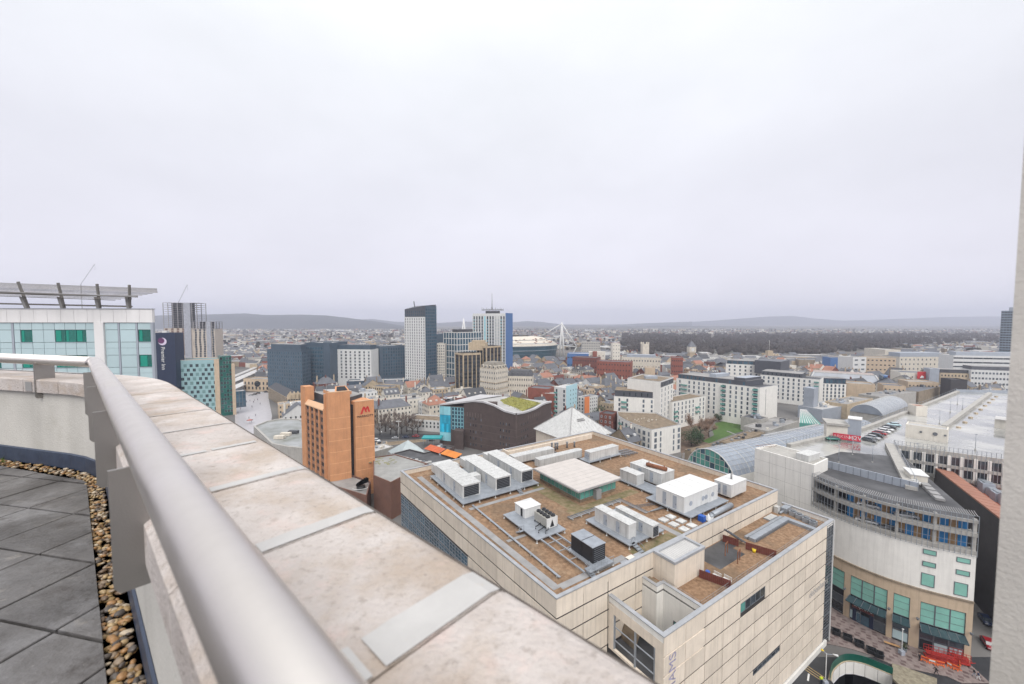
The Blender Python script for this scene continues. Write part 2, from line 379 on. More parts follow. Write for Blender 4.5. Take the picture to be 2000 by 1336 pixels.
# woods and far suburbs, each one mass that nobody could count
def tuft_wood(name, spots, m, seed, hgt=(9, 15), n=26, wid=4.6, spread=1.0):
 rr = random.Random(seed); b = MB()
 for x, y in spots:
  h = rr.uniform(*hgt); s_ = h/12
  r0 = wid*s_*.62; rings = [[(x + r0*f_*math.cos(j*1.047 + s_), y + r0*f_*math.sin(j*1.047 + s_), h*z_) for j in range(6)] for f_, z_ in ((.85, .12), (1, .45), (.62, .72))]
  for ra, rb in zip(rings, rings[1:]):
   for j in range(6): b.face([ra[j], ra[(j + 1) % 6], rb[(j + 1) % 6], rb[j]], 0, True)
  b.face(rings[2], 0, True)
  for k in range(n):
   t = rr.random(); a = rr.uniform(0, 6.28); r_ = wid*s_*math.sqrt(rr.random())*(1 - .55*abs(t - .45))*spread
   px_, py_, pz = x + r_*math.cos(a), y + r_*math.sin(a), h*(.22 + .8*t*(1 - (r_/(wid*2.2))**2))
   q = rr.uniform(.5, 1.25)*s_; a2 = rr.uniform(0, 6.28); dx, dy = math.cos(a2)*q, math.sin(a2)*q
   b.face([(px_ - dx, py_ - dy, pz - q*.7), (px_ + dx, py_ + dy, pz - q*.35*rr.random()), (px_ + rr.uniform(-.5, .5)*q, py_ + rr.uniform(-.5, .5)*q, pz + q*1.1)])
 t_ = m.node_tree; bs = t_.nodes['Principled BSDF']; tr = t_.nodes.new('ShaderNodeBsdfTranslucent'); mxs = t_.nodes.new('ShaderNodeMixShader'); out = t_.nodes['Material Output']; t_.links.new(bs.inputs['Base Color'].links[0].from_socket, tr.inputs[0]); t_.links.new(bs.outputs[0], mxs.inputs[1]); t_.links.new(tr.outputs[0], mxs.inputs[2]); t_.links.new(mxs.outputs[0], out.inputs[0])
 return b.build(name, m, None, 'stuff')
rr = random.Random(21); spots = []
while len(spots) < 1500:                       # the park behind the castle
 u = rr.uniform(1215, 1960); Y = rr.uniform(820, 2100)
 if Y < 800 + 230*max(0, (u - 1560)/400)*2.2: continue
 p = atY(u, Y); spots.append((p.x, p.y))
tuft_wood('park_woods', spots, mat('bare_winter_crowns', (.082,.070,.064), .95, .2, .015, col2=(.125,.106,.094), detail=6), 31, (14, 22), 22, 8)
spots = []
while len(spots) < 1700:
 u = rr.uniform(420, 2000); Y = rr.uniform(900, 3600); p = atY(u, Y); spots.append((p.x, p.y))
tuft_wood('suburban_woods', spots, mat('distant_crowns', (.045,.048,.038), .95, .4, .01, col2=(.095,.085,.07), detail=6), 32, (10, 17), 12, 7)
def suburbs():
 rr = random.Random(5); b = MB()
 for k in range(5200):
  u = rr.uniform(300, 1990); Y = 620*math.exp(rr.uniform(0, 1.75))
  if 1240 < u < 1780 and 790 < Y < 2000: continue
  if 960 < u < 1140 and Y < 1050: continue
  p = atY(u, Y); f = Fr(p, .35 + .5*math.floor(Y/260 % 3) + rr.choice((0, math.pi/2)))
  L, D, h = rr.uniform(9, 26), rr.uniform(7, 10), rr.uniform(5, 8)
  if rr.random() < .1: L, D, h = rr.uniform(25, 60), rr.uniform(15, 30), rr.uniform(7, 11)
  c = rr.choice((0, 0, 2, 2, 3, 5, 5, 8)) if rr.random() < .9 else 1; rf = rr.choice((4, 4, 4, 4, 5)) if rr.random() < .96 else 6
  if D > 12:
   b.prism([f(0, 0), f(L, 0), f(L, D), f(0, D)], 0, h, c, rr.choice((7, 7, 5)))
  else:
   P0, P1, P2, P3 = f(0, 0), f(L, 0), f(L, D), f(0, D); r0, r1 = f(0, D/2), f(L, D/2); t = h + D*.42
   for a_, c_ in ((P0, P1), (P2, P3)): b.face([(*a_, 0), (*c_, 0), (*c_, h), (*a_, h)], c)
   b.face([(*P1, 0), (*P2, 0), (*P2, h), (*r1, t), (*P1, h)], c); b.face([(*P3, 0), (*P0, 0), (*P0, h), (*r0, t), (*P3, h)], c)
   b.face([(*P0, h), (*P1, h), (*r1, t), (*r0, t)], rf); b.face([(*P2, h), (*P3, h), (*r0, t), (*r1, t)], rf)
 b.build('suburban_houses', [M['offw'], M['red'], M['stone'], M['white'], M['slate'], M['flat'], M['copper'], M['flatl'], M['stoned']], None, 'stuff')
suburbs()
for u0, u1, v0, v1, Y, lab in ((452, 588, 660, 653.5, 2600, 'long low white warehouse with a bright curved roof below the ridge'), (592, 684, 655, 645, 2900, 'white arena shed with a flat top under the wooded ridge'), (1652, 1708, 683, 675.5, 1250, 'white curved pavilion with a tall pylon at the edge of the woods'), (1404, 1466, 667, 664, 2100, 'thin white shed roof standing out among the bare woods')):
 A, B_ = atY(u0, Y), atY(u1, Y); zt = hz(u0, v1, Y)
 r_ = thing('warehouse', lab, 'warehouse', (*((A + B_)/2), 0))
 b = MB(); b.prism(slab(A, B_, 60), 0, zt*.75, 0); b.build('wall', M['whitem'], r_)
 b = MB(); N_ = 10; A2, B2 = A, B_;
 pts = [(A.lerp(B_, k/N_), zt*.75 + (zt*.25 + 1.5)*math.sin(math.pi*k/N_)**.5 + .1) for k in range(N_ + 1)]
 for (p, z), (q, y) in zip(pts, pts[1:]):
  b.face([(*p, z), (*q, y), (*(q + Vector((0, 60))), y), (*(p + Vector((0, 60))), z)]); b.face([(*p, zt*.7), (*q, zt*.7), (*q, y), (*p, z)])
 b.build('roof', M['white'], r_)
 if 'pylon' in lab:
  b = MB(); p = atY(1654, Y - 3); b.cyl(p.x, p.y, 0, hz(1654, 672, Y), 1.6, 6); b.build('pylon', M['white'], r_)
# ------------------------------------------------------------------ the roof terrace the camera stands on
DK = 70.5; CP = 71.4; RL = 71.6
T_ = Vector((-.742, .67)); N_ = Vector((.67, .742))
def path(n, s0=-2.2, s1=15.0, step=.25):
 """plan line at distance n outside the base line; straight, a 26 degree bend of radius 2, straight on"""
 out = []; S1 = 5.15; RAD = 2.0; ANG = math.radians(27); s = s0
 a0 = math.atan2(T_.y, T_.x)
 while s < s1 + 1e-6:
  if s <= S1: p = T_*s; h = a0
  else:
   a = min((s - S1)/RAD, ANG); c = T_*S1 - N_*RAD
   p = c + Vector((N_.x*math.cos(a) - N_.y*math.sin(a), N_.x*math.sin(a) + N_.y*math.cos(a)))*RAD; h = a0 + a
   if s - S1 > RAD*ANG: p = p + Vector((math.cos(h), math.sin(h)))*(s - S1 - RAD*ANG)
  out.append((p + Vector((math.sin(h), -math.cos(h)))*n, h, s)); s += step
 return out
def at_s(s, n): return path(n, s, s, 1)[0]
coping_m = mat('coping_stone', (.47,.415,.385), .85, .12, 3.0, bump=.5, bscale=70, rnd=.06, col2=(.59,.545,.52), detail=9)
def dirty(m, patches):
 t = m.node_tree; bs = t.nodes['Principled BSDF']; n = t.nodes.new; l = t.links.new
 src = bs.inputs['Base Color'].links[0].from_socket; g = n('ShaderNodeNewGeometry')
 for sc_, lo, hi, colr, amt in patches:
  no = n('ShaderNodeTexNoise'); no.inputs['Scale'].default_value = sc_; no.inputs['Detail'].default_value = 8; no.inputs['Roughness'].default_value = .65; l(g.outputs['Position'], no.inputs['Vector'])
  r_ = n('ShaderNodeMapRange'); r_.inputs[1].default_value = lo; r_.inputs[2].default_value = hi; r_.inputs[4].default_value = amt; l(no.outputs['Fac'], r_.inputs[0])
  mm = n('ShaderNodeMix'); mm.data_type = 'RGBA'; l(r_.outputs[0], mm.inputs[0]); l(src, mm.inputs[6]); mm.inputs[7].default_value = (*colr, 1); src = mm.outputs[2]
 l(src, bs.inputs['Base Color'])
dirty(coping_m, [(2.2, .50, .62, (.37,.285,.21), .6), (38, .55, .68, (.27,.23,.20), .6), (5, .54, .66, (.60,.46,.42), .55), (90, .60, .70, (.15,.13,.12), .55), (16, .58, .72, (.33,.28,.235), .5), (9, .66, .73, (.22,.18,.14), .45)])
wall_m = mat('parapet_render', (.55,.53,.49), .85, .08, 1.4, bump=.25, bscale=60, streak=.22)
dirty(wall_m, [(3, .55, .7, (.40,.38,.33), .5), (30, .62, .75, (.30,.28,.25), .4)])
steel_m = mat('brushed_steel', (.74,.69,.645), .28, .07, 5, metal=1.0, bump=.07, bscale=320, rough2=.42)
def terrace():
 par = thing('parapet_wall', 'curved pale rendered parapet with wide stone coping round the roof terrace', 'parapet', (0, 0, DK))
 inn = path(.17); out = path(.60)
 b = MB()
 for (p, _, _), (q, _, _), (p2, _, _), (q2, _, _) in zip(inn, inn[1:], out, out[1:]):
  b.face([(*q, DK), (*p, DK), (*p, CP - .12), (*q, CP - .12)]); b.face([(*p2, 40), (*q2, 40), (*q2, CP - .12), (*p2, CP - .12)]); b.face([(*p, CP - .13), (*q, CP - .13), (*q2, CP - .13), (*p2, CP - .13)])
 b.build('wall', wall_m, par)
 rr = random.Random(3)
 s = .60 - 5*.55; k = 0; BN = [(s_, sz) for s_, sz in ((-1, 0), (0, 0))]
 prof = [(.125, CP - .135), (.125, CP - .012), (.14, CP)] + [(.60 + .06*math.sin(a), CP - .06 + .06*math.cos(a)) for a in (0, .35, .7, 1.05, 1.4, 1.57)] + [(.66, CP - .30)]
 while s < 12.4:
  L = .55; e0, e1 = s + .004, s + L - .004; dz = rr.uniform(-.0015, .0015); nst = 4
  vs_ = []; pn = len(prof)
  for i in range(nst + 1):
   ss = e0 + (e1 - e0)*i/nst
   for n_, z in prof:
    p = at_s(ss, n_)[0]; vs_.append((p.x, p.y, z + dz))
  fs = [(i*pn + j, (i + 1)*pn + j, (i + 1)*pn + j + 1, i*pn + j + 1) for i in range(nst) for j in range(pn - 1)]
  b = MB(); b.add(vs_, fs); b.face([vs_[j] for j in range(pn)]); b.face([vs_[nst*pn + j] for j in reversed(range(pn))])
  b.build('coping_stone', coping_m, par)
  s += L; k += 1
 b = MB()                                                    # dark mortar bed seen in the joints
 for (p, _, _), (q, _, _), (p2, _, _), (q2, _, _) in zip(path(.135), path(.135)[1:], path(.652), path(.652)[1:]):
  b.face([(*p, CP - .02), (*q, CP - .02), (*q2, CP - .02), (*p2, CP - .02)]); b.face([(*p2, CP - .3), (*q2, CP - .3), (*q2, CP - .05), (*p2, CP - .05)])
 b.build('mortar_joint', mat('mortar', (.10,.085,.075), .95, .3, 20), par)
 strip_m = mat('sealant_tape', (.46,.45,.44), .6, .09, 6, bump=.1, bscale=60)
 dirty(strip_m, [(14, .62, .7, (.45,.37,.28), .55)])
 for s0, segs, wd in ((.60, ((.20, .32), (.345, .662)), .098), (1.15, ((.15, .2), (.21, .30), (.31, .662)), .062), (1.70, ((.16, .30), (.31, .655)), .05), (2.25, ((.14, .4), (.42, .6)), .042), (2.80, ((.14, .62),), .02), (3.35, ((.2, .6),), .015), (3.90, ((.2, .6),), .014)):
  for n0, n1 in segs:
   b = MB(); k = 10; top = []
   for i in range(k + 1):
    n_ = n0 + (n1 - n0)*i/k; z = CP + .0022
    if n_ > .60: a = math.asin(min(1, (n_ - .60)/.063)); z = CP - .06 + .0622*math.cos(a); n_ = .60 + .0622*math.sin(a)
    j = rr.uniform(-.002, .002) if wd > .03 else 0
    top.append((at_s(s0 + .006, n_)[0], at_s(s0 + wd + j, n_)[0], z))
   for (p, q, z), (p2, q2, z2) in zip(top, top[1:]): b.face([(*p, z), (*p2, z2), (*q2, z2), (*q, z)])
   b.build('sealant_strip', strip_m, par)
 b = MB()                                                    # damp-proof upstand at the foot of the wall
 m1 = path(.168); m2 = path(.157)
 for (p, _, _), (q, _, _), (p2, _, _), (q2, _, _) in zip(m1, m1[1:], m2, m2[1:]):
  b.face([(*q2, DK - .02), (*p2, DK - .02), (*p2, DK + .13), (*q2, DK + .13)]); b.face([(*q2, DK + .13), (*p2, DK + .13), (*p, DK + .142), (*q, DK + .142)])
 b.build('membrane_upstand', mat('blue_grey_membrane', (.04,.055,.09), .45, .2, 6, bump=.3, bscale=12), par)
 b = MB(); p = at_s(6.55, .118)[0]; f = Fr(p, at_s(6.55, 0)[1]); b.box(-.05, .05, -.012, .0, CP - .125, CP - .03, f); b.build('vent_plate', M['pathg'], par)
 # the body of the building below the terrace
 b = MB(); poly = [p for p, _, _ in path(.58, -2.2, 15, .5)] + [Vector((-16, -3)), Vector((3.5, -3))]
 b.prism(poly, 0, DK - .06); o = b.build('tower_block', wall_m); struct(o)
 # handrail
 r0 = at_s(-2.0, .147)[0]; corner = T_*5.68 + N_*.147; h2 = math.radians(163.5); r1 = corner + Vector((math.cos(h2), math.sin(h2)))*8
 hr = thing('handrail', 'thick brushed steel tube handrail on flat plates along the terrace parapet', 'handrail', (r0.x, r0.y, RL))
 b = MB(); d1 = T_; d2 = Vector((math.cos(h2), math.sin(h2)))
 c1 = corner - d1*.05; c2 = corner + d2*.05
 b.tube([(*r0, RL), (*c1, RL)], .052, 40, caps=False); b.tube([(*c1, RL), (*corner, RL), (*c2, RL)], .052, 40, caps=False); b.tube([(*c2, RL), (*r1, RL)], .052, 40)
 b.build('rail_tube', steel_m, hr)
 plate_m = mat('satin_steel_plate', (.35,.335,.32), .42, .07, 3, metal=.85, bump=.04, bscale=200)
 def bracket(p, h):
  f = Fr(p, h); b = MB(); t_ = .006
  pr = [(-.05, RL - .03), (-.05, RL - .38), (-.035, RL - .40), (.105, RL - .40), (.105, RL - .03)]
  lo = [(*f(-t_, -y), z) for y, z in pr]; hi = [(*f(t_, -y), z) for y, z in pr]; n = len(pr)
  b.face(list(reversed(lo))); b.face(hi)
  for i in range(n): j = (i + 1) % n; b.face([lo[i], lo[j], hi[j], hi[i]])
  o = b.build('bracket_plate', plate_m, hr)
  b = MB(); b.box(-.045, .045, -.096, -.09, RL - .41, RL - .338, f); b.build('fixing_plate', plate_m, o)
 for s in (1.62, 2.73, 3.82, 4.92): p, h, _ = at_s(s, .105); bracket(p, h)
 for k in (.85, 2.1, 3.4): bracket(corner + d2*k - Vector((math.sin(h2), -math.cos(h2)))*.01, h2)
 b = MB(); q = [(*(at_s(s_, .5)[0]), CP + .012) for s_ in (6.2, 7, 8, 9, 10, 11, 12)]; b.tube(q, .005, 6); o = b.build('lightning_tape', M['steeld'], par)
 # terrace floor: slate slabs in a grid turned to the wall, a drain strip of pebbles along the edge
 base = MB(); base.face([(*p, DK - .06) for p in ([q for q, _, _ in path(.3, -2.2, 15, .5)] + [Vector((-16, -3)), Vector((3.4, -3))])])
 fl = struct(base.build('terrace_floor', mat('drain_bed', (.03,.028,.026), .95, .3, 12), None, None, (0, 0, DK - .06)))
 slate_m = mat('slate_slab', (.062,.057,.055), .40, .25, 1.7, bump=1.0, bscale=9, rnd=.16, col2=(.155,.147,.145), detail=12)
 dirty(slate_m, [(1.5, .5, .62, (.225,.22,.225), .7), (4, .54, .66, (.055,.047,.043), .75), (26, .64, .72, (.34,.33,.32), .6), (9, .6, .68, (.24,.22,.20), .5)])
 lim1 = (N_, .045); nn = Vector((math.sin(h2), -math.cos(h2))); far_p = at_s(9, .045)[0]; lim2 = (nn, far_p.dot(nn)); nm = (N_ + nn).normalized(); lim3 = (nm, at_s(5.6, .045)[0].dot(nm))
 def clip(poly, lim):
  out = []
  for i, p in enumerate(poly):
   q = poly[(i + 1) % len(poly)]; a, c = p.dot(lim[0]) - lim[1], q.dot(lim[0]) - lim[1]
   if a <= 0: out.append(p)
   if a*c < 0: out.append(p.lerp(q, a/(a - c)))
  return out
 fr = Fr(Vector((.98, -.2))*-3.02 + Vector((.2, .98))*1.376, x=(.98, -.2)); g = .0075
 for i in range(-9, 9):
  for j in range(-5, 9):
   x0, y0 = i*.475 + g, j*.46 + g; poly = [fr(x0, y0), fr(x0 + .475 - 2*g, y0), fr(x0 + .475 - 2*g, y0 + .46 - 2*g), fr(x0, y0 + .46 - 2*g)]
   for lim in (lim1, lim2, lim3): poly = clip(poly, lim) if len(poly) > 2 else []
   if len(poly) < 3 or max(p.y for p in poly) < .3: continue
   c = sum(poly, Vector((0, 0)))/len(poly)
   if c.length > 8.5: continue
   b = MB(); tz = rr.uniform(-.0025, .0025); tx, ty = rr.uniform(-.004, .004), rr.uniform(-.004, .004)
   up = [(p.x, p.y, DK + tz + (p.x - c.x)*tx + (p.y - c.y)*ty) for p in poly]; lo = [(p.x, p.y, DK - .04) for p in poly]
   inn_ = [((p[0]-c.x)*.988+c.x, (p[1]-c.y)*.988+c.y, p[2]) for p in up]; up2 = [(p[0], p[1], p[2] - .004) for p in up]
   b.face(inn_); n = len(up)
   for q in range(n):
    w_ = (q + 1) % n; b.face([up2[q], up2[w_], inn_[w_], inn_[q]]); b.face([lo[q], lo[w_], up2[w_], up2[q]])
   b.build('slate_slab', slate_m, fl)
 # pebbles
 ico = []
 t = (1 + 5**.5)/2; iv = [(-1,t,0),(1,t,0),(-1,-t,0),(1,-t,0),(0,-1,t),(0,1,t),(0,-1,-t),(0,1,-t),(t,0,-1),(t,0,1),(-t,0,-1),(-t,0,1)]
 fi = [(0,11,5),(0,5,1),(0,1,7),(0,7,10),(0,10,11),(1,5,9),(5,11,4),(11,10,2),(10,7,6),(7,1,8),(3,9,4),(3,4,2),(3,2,6),(3,6,8),(3,8,9),(4,9,5),(2,4,11),(6,2,10),(8,6,7),(9,8,1)]
 iv = [Vector(q).normalized() for q in iv]; v2 = list(iv); cache = {}; f2 = []
 def mid(a, c):
  k = (min(a, c), max(a, c))
  if k not in cache: v2.append(((v2[a] + v2[c])/2).normalized()); cache[k] = len(v2) - 1
  return cache[k]
 for a, b_, c in fi: x, y, z = mid(a, b_), mid(b_, c), mid(c, a); f2 += [(a, x, z), (b_, y, x), (c, z, y), (x, y, z)]
 cols = [(.34,.225,.10), (.24,.14,.06), (.42,.30,.16), (.15,.10,.065), (.46,.38,.28), (.28,.21,.145), (.09,.075,.065), (.33,.18,.075)]
 pm = [mat('pebble_%d' % i, c, .45, .25, 60) for i, c in enumerate(cols)]
 b = MB()
 for k in range(2300):
  s = rr.uniform(.2, 10.5); n_ = rr.uniform(.048, .145); p = at_s(s, n_)[0]
  if s > 3 and rr.random() < .25: continue
  r_ = rr.uniform(.010, .021); sx, sy, sz = r_*rr.uniform(.9, 1.6), r_*rr.uniform(.7, 1.0), r_*rr.uniform(.45, .75); a = rr.uniform(0, 6.28); tl = rr.uniform(-.5, .5)
  rot = Matrix.Rotation(a, 3, 'Z') @ Matrix.Rotation(tl, 3, 'X'); z = DK - .03 + rr.uniform(-.012, .02)
  use_v, use_f = (v2, f2) if s < 3.2 else (iv, fi)
  b.add([rot @ Vector((q.x*sx, q.y*sy, q.z*sz)) + Vector((p.x, p.y, z)) for q in use_v], use_f, rr.randrange(8), True)
 b.build('pebble_gravel', pm, None, 'stuff')
 b = MB()
 for k in range(420):
  p = at_s(rr.gauss(8.0, .5), rr.uniform(.09, .145))[0]; a = rr.uniform(0, 6.28); h = rr.uniform(.015, .05); d = Vector((math.cos(a), math.sin(a)))*.006
  b.face([(*(p - d), DK - .02), (*(p + d), DK - .02), (*(p + d*rr.uniform(-3, 3)), DK - .01 + h)])
 b.build('moss_tufts', mat('green_moss', (.09,.13,.02), .9, .3, 20), None, 'stuff')
 # the concrete pier at the edge of the view
 b = MB(); X, Y = 1.255*.95, .95; f = Fr((X, Y), math.radians(34))
 b.box(0, .9, -.9, 0, DK - 3, 75.5, f)
 pier = b.build('concrete_pier', mat('pier_concrete', (.58,.55,.51), .85, .07, 5, bump=.18, bscale=110, streak=.15), None, None, (X, Y, DK))
 tag(pier, 'pale rough concrete pier rising beside the terrace at the edge of the view', 'pier')
terrace()
# ------------------------------------------------------------------ the cream department store below the terrace
D = Fr((6.5, 56.1), x=U)
def SK(b): return .12 - 3.4*b/62          # the left wall leans out a little from square
def dept():
 root = thing('department_store', 'large cream panelled department store with brown gravel roof full of air plant', 'department store', (*D(34, 25), 0))
 occupy([D(-1, -12), D(72, -12), D(72, 64), D(-1, 64)], 6)
 b = MB()
 b.prism([D(.12, .12), D(68.6, .12), D(68.6, 61.8), D(SK(61.8), 61.8)], 0, 30.35)                 # main body
 b.box(24, 71.0, -10.2, .1, 0, 26.9, D)                    # lower front block
 b.box(20.9, 24, -10.2, -2.9, 0, 26.9, D); b.box(19.2, 24, -2.9, .1, 0, 26.9, D)
 b.box(10.8, 20.9, -10.2, .1, 0, 19.2, D)                  # below the sunken terrace
 b.build('wall', M['joint'], root)
 b = MB(); b.face([(*D(x, y), 30.36) for x, y in ((.5, .5), (68.2, .5), (68.2, 61.5), (.4 + SK(61.5), 61.5))]); b.build('roof', M['gravel'], root)
 b = MB(); b.face([(*D(x, y), 26.92) for x, y in ((21.3, -9.8), (70.6, -9.8), (70.6, .1), (19.6, .1), (19.6, -2.5), (21.3, -2.5))]); b.build('roof', M['gravel'], root)
 # parapets
 b = MB(); pr = [D(.05, .05), D(68.65, .05), D(68.65, 61.95), D(SK(61.95) - .07, 61.95)]; ring(b, pr, .45, 30.2, 31.5); b.build('parapet', M['cream'], root)
 b = MB(); ring(b, offset_in(pr, -.1), .62, 31.503, 31.68); b.build('parapet_capping', M['alu'], root)
 b = MB(); lo = [D(10.9, -10.3), D(71.1, -10.3), D(71.1, 0), D(10.9, 0)]
 for (x0, x1, y0, y1) in ((10.95, 71.05, -10.25, -9.85), (70.65, 71.05, -9.85, 0), (10.95, 11.35, -9.85, 0)): b.box(x0, x1, y0, y1, 26.9, 27.9, D)
 b.box(20.9, 21.3, -9.85, -2.9, 26.5, 27.9, D); b.box(19.2, 21.3, -2.9, -2.5, 26.5, 27.9, D); b.box(19.2, 19.6, -2.5, 0, 26.5, 27.9, D)
 b.build('parapet', M['render'], root)
 b = MB()
 for (x0, x1, y0, y1) in ((10.8, 71.2, -10.4, -9.7), (70.5, 71.2, -9.7, -.003), (10.8, 11.5, -9.7, -.003)): b.box(x0, x1, y0, y1, 27.903, 28.05, D)
 for (x0, x1, y0, y1) in ((20.8, 21.4, -9.7, -2.5), (19.1, 20.8, -3.0, -2.4), (19.1, 19.7, -2.4, -.003)): b.box(x0, x1, y0, y1, 27.903, 28.0, D)
 b.build('parapet_capping', M['alu'], root)
 # wall panels
 def panels(fr_pt, L, cols, z1, rows, h, nrm, skip=None, z_first=None):
  """fr_pt(a) is a plan point along the wall, nrm its heading"""
  for c in range(cols):
   x0, x1 = L*c/cols, L*(c + 1)/cols
   for r in range(rows):
    if skip and skip(c, r): continue
    key = ('panel', round(x1 - x0, 3), h)
    if key not in WM:
     w_ = (x1 - x0)/2 - .05; b = MB(); b.box(-w_, w_, -.10, 0, -h/2 + .15, h/2 - .15); WM[key] = b.mesh('cladding_panel', M['cream'])
    p = fr_pt((x0 + x1)/2); put(WM[key], 'cladding_panel', root, p.x, p.y, z1 - h*(r + .5), nrm)
 ang = D.ang
 panels(lambda a: D(10.9 + a, -10.2), 56.6, 11, 27.85, 9, 2.95, ang, lambda c, r: c in (4, 5) and r == 1 or c in (5, 6) and r == 6)
 panels(lambda a: D(a, .12), 10.7, 2, 31.4, 10, 2.95, ang)
 panels(lambda a: D(10.8 + a, .12), 13.2, 2, 31.4, 4, 2.95, ang); panels(lambda a: D(24.1 + a, .12), 44.5, 8, 31.4, 2, 2.95, ang)
 panels(lambda a: D(SK(62 - a), 62 - a), 62, 12, 31.4, 10, 2.95, ang - math.pi/2 + .0548, lambda c, r: r >= 2 and c < 7)
 panels(lambda a: D(68.6, a), 62, 12, 31.4, 4, 2.95, ang + math.pi/2)
 panels(lambda a: D(71.0, -10.2 + a), 10.2, 2, 27.85, 9, 2.95, ang + math.pi/2)
 # left wall glazing under the first two rows
 for i in range(14):
  for j in range(6):
   p = D(SK(60.35 - i*2.55) - .06, 60.35 - i*2.55); put(win_mesh(2.5, 2.3, M['steelp'], M['glassb'], 1, .09, .08, 2), 'window', root, p.x, p.y, 24.0 - j*2.6, ang - math.pi/2 + .0548)
 # front windows, dark stair glazing at the far end, white corner column
 for a in (32.4, 34.1, 35.8, 37.5, 39.2): p = D(a + .1, -10.2); put(win_mesh(1.66, 1.7, M['steeld'], M['glasst'] if a < 33 else M['glassd'], 0, .05), 'window', root, p.x, p.y, 23.5, ang)
 b = MB(); b.box(31.5, 41.75, -10.28, -10.2, 24.4, 24.85, D); b.build('cladding_panel', M['cream'], root)
 for q in ((31.5, 31.62, 22, 24.4), (40.2, 41.75, 22.1, 24.4), (36.7, 46.85, 7.35, 9.0)): b = MB(); b.box(q[0], q[1], -10.28, -10.2, q[2], q[3], D); b.build('cladding_panel', M['cream'], root)
 for a in (37.5, 39.2, 40.9, 42.6, 44.3, 46.0): p = D(a, -10.2); put(win_mesh(1.66, .85, M['steeld'], M['glassd'], 0, .05), 'window', root, p.x, p.y, 9.5, ang)
 for k in range(9):
  p = D(69.2, -10.2); put(win_mesh(3.3, 2.75, M['steeld'], M['glassd'], 1, .12, .08, 3), 'window', root, p.x, p.y, 26.0 - 2.95*k, ang)
 b = MB(); b.box(70.95, 71.3, -10.45, -10.1, 0, 27.8, D); b.build('corner_column', M['white'], root)
 b = MB(); b.box(10.9, 69, -10.6, -10.2, 0, 1.2, D); b.build('plinth', M['render'], root)
 # sunken corner terrace: open front, rails, arched canopy, window
 b = MB(); b.box(11.3, 20.8, -9.8, 0.08, 19.0, 19.3, D); b.build('terrace_floor', M['flatd'], root)
 b = MB(); b.box(20.85, 20.9, -9.8, -2.9, 19.3, 26.6, D); b.box(19.15, 20.9, -2.95, -2.9, 19.3, 26.6, D); b.box(19.15, 19.2, -2.9, 0, 19.3, 26.6, D); b.build('terrace_wall', M['render'], root)
 b = MB()
 b.box(10.9, 11.35, -10.2, -8.9, 0, 26.88, D); b.box(10.9, 11.35, -1.0, -.05, 0, 26.5, D); b.box(10.9, 11.35, -8.9, -1.0, 0, 19.6, D)
 b.box(10.92, 11.35, -8.9, -1.0, 25.3, 26.88, D); b.box(10.95, 20.9, -10.2, -9.85, 19.2, 26.5, D); b.build('wall', M['cream'], root)
 b = MB()
 for y in (-8.7, -5.2, -1.1): b.box(11.0, 11.25, y - .12, y + .12, 19.6, 26.5, D)
 for z in (21.0, 23.2): b.box(11.05, 11.2, -8.7, -1.1, z, z + .12, D)
 b.build('opening_frame', M['steelp'], root)
 p = D(20.85, -6.6); put(win_mesh(3.2, 2.2, M['steeld'], M['glasst'], 2, .08), 'window', root, p.x, p.y, 21.6, ang - math.pi/2)
 b = MB(); pts = [(16.3 + 2.4*math.sin(a), 19.3 + 3.2*math.cos(a)) for a in [i*math.pi/16 - 1.57 + .0 for i in range(17)]]
 for (x, z), (x2, z2) in zip(pts, pts[1:]): b.face([(*D(x, -3.2), z), (*D(x2, -3.2), z2), (*D(x2, -.1), z2), (*D(x, -.1), z)], 0, True)
 b.build('arched_canopy', M['gravelg'], root)
 b = MB(); b.box(19.7, 21.0, -2.3, -.1, 26.93, 27.5, D); b.build('planter_bed', M['gravelg'], root)
 # faded traces of old lettering
 ghost = mat('faded_lettering', (.42,.40,.385), .8, .25, 2); gv = mat('faded_lilac_lettering', (.33,.31,.42), .8, .35, 2)
 p = D(64.2, -10.345); lettering(root, 'debenhams', 2.1, p, 15.0, ang, ghost, ext=.01)
 p = D(13.0, -10.345); lettering(root, 'DEBENHAMS', 2.3, p, 18.2, ang, gv, roll=math.pi/2, ext=.01)
 b = MB(); b.prism([D(1.9, 3), D(3.3, 3), D(1.2, 58), D(-.2, 58)], 30.37, 30.40); b.box(3.3, 18, 2.4, 3.7, 30.37, 30.40, D); b.box(3.3, 24, 33.5, 34.6, 30.37, 30.395, D); b.box(3.3, 7.6, 18.2, 19.0, 30.37, 30.395, D); b.box(32, 33.4, 1.5, 9, 30.37, 30.395, D); b.build('walkway', M['pathg'], root)
 b = MB(); b.box(20.5, 42, 19.2, 21.7, 30.366, 30.38, D); b.box(21.5, 25, 21.7, 40, 30.366, 30.38, D); b.box(20, 34, 1.2, 3.9, 30.366, 30.38, D); b.build('moss_patch', mat('moss_on_gravel', (.15,.15,.05), .95, .35, .8, col2=(.26,.19,.12)), root, 'stuff')
 b = MB(); b.box(29, 64.5, 58.2, 58.7, 30.37, 32.0, D); b.box(28.9, 29.3, 58.7, 61.5, 30.37, 32.0, D); b.build('inner_parapet', M['cream'], root)
 # stair head joined to the main roof
 b = MB(); b.box(22.1, 30.8, -4.2, .1, 26.9, 31.3, D); b.build('stair_head_wall', M['cream'], root)
 b = MB(); q = [D(22.0, -4.3), D(30.9, -4.3), D(30.9, .0), D(22.0, .0)]; ring(b, q, .55, 31.303, 31.75); b.build('parapet_capping', M['alu'], root)
 b = MB(); b.face([(*D(x, y), 31.42) for x, y in ((22.5, -3.8), (30.4, -3.8), (30.4, -.2), (22.5, -.2))])
 b.build('stair_head_roof', M['flatl'], root)
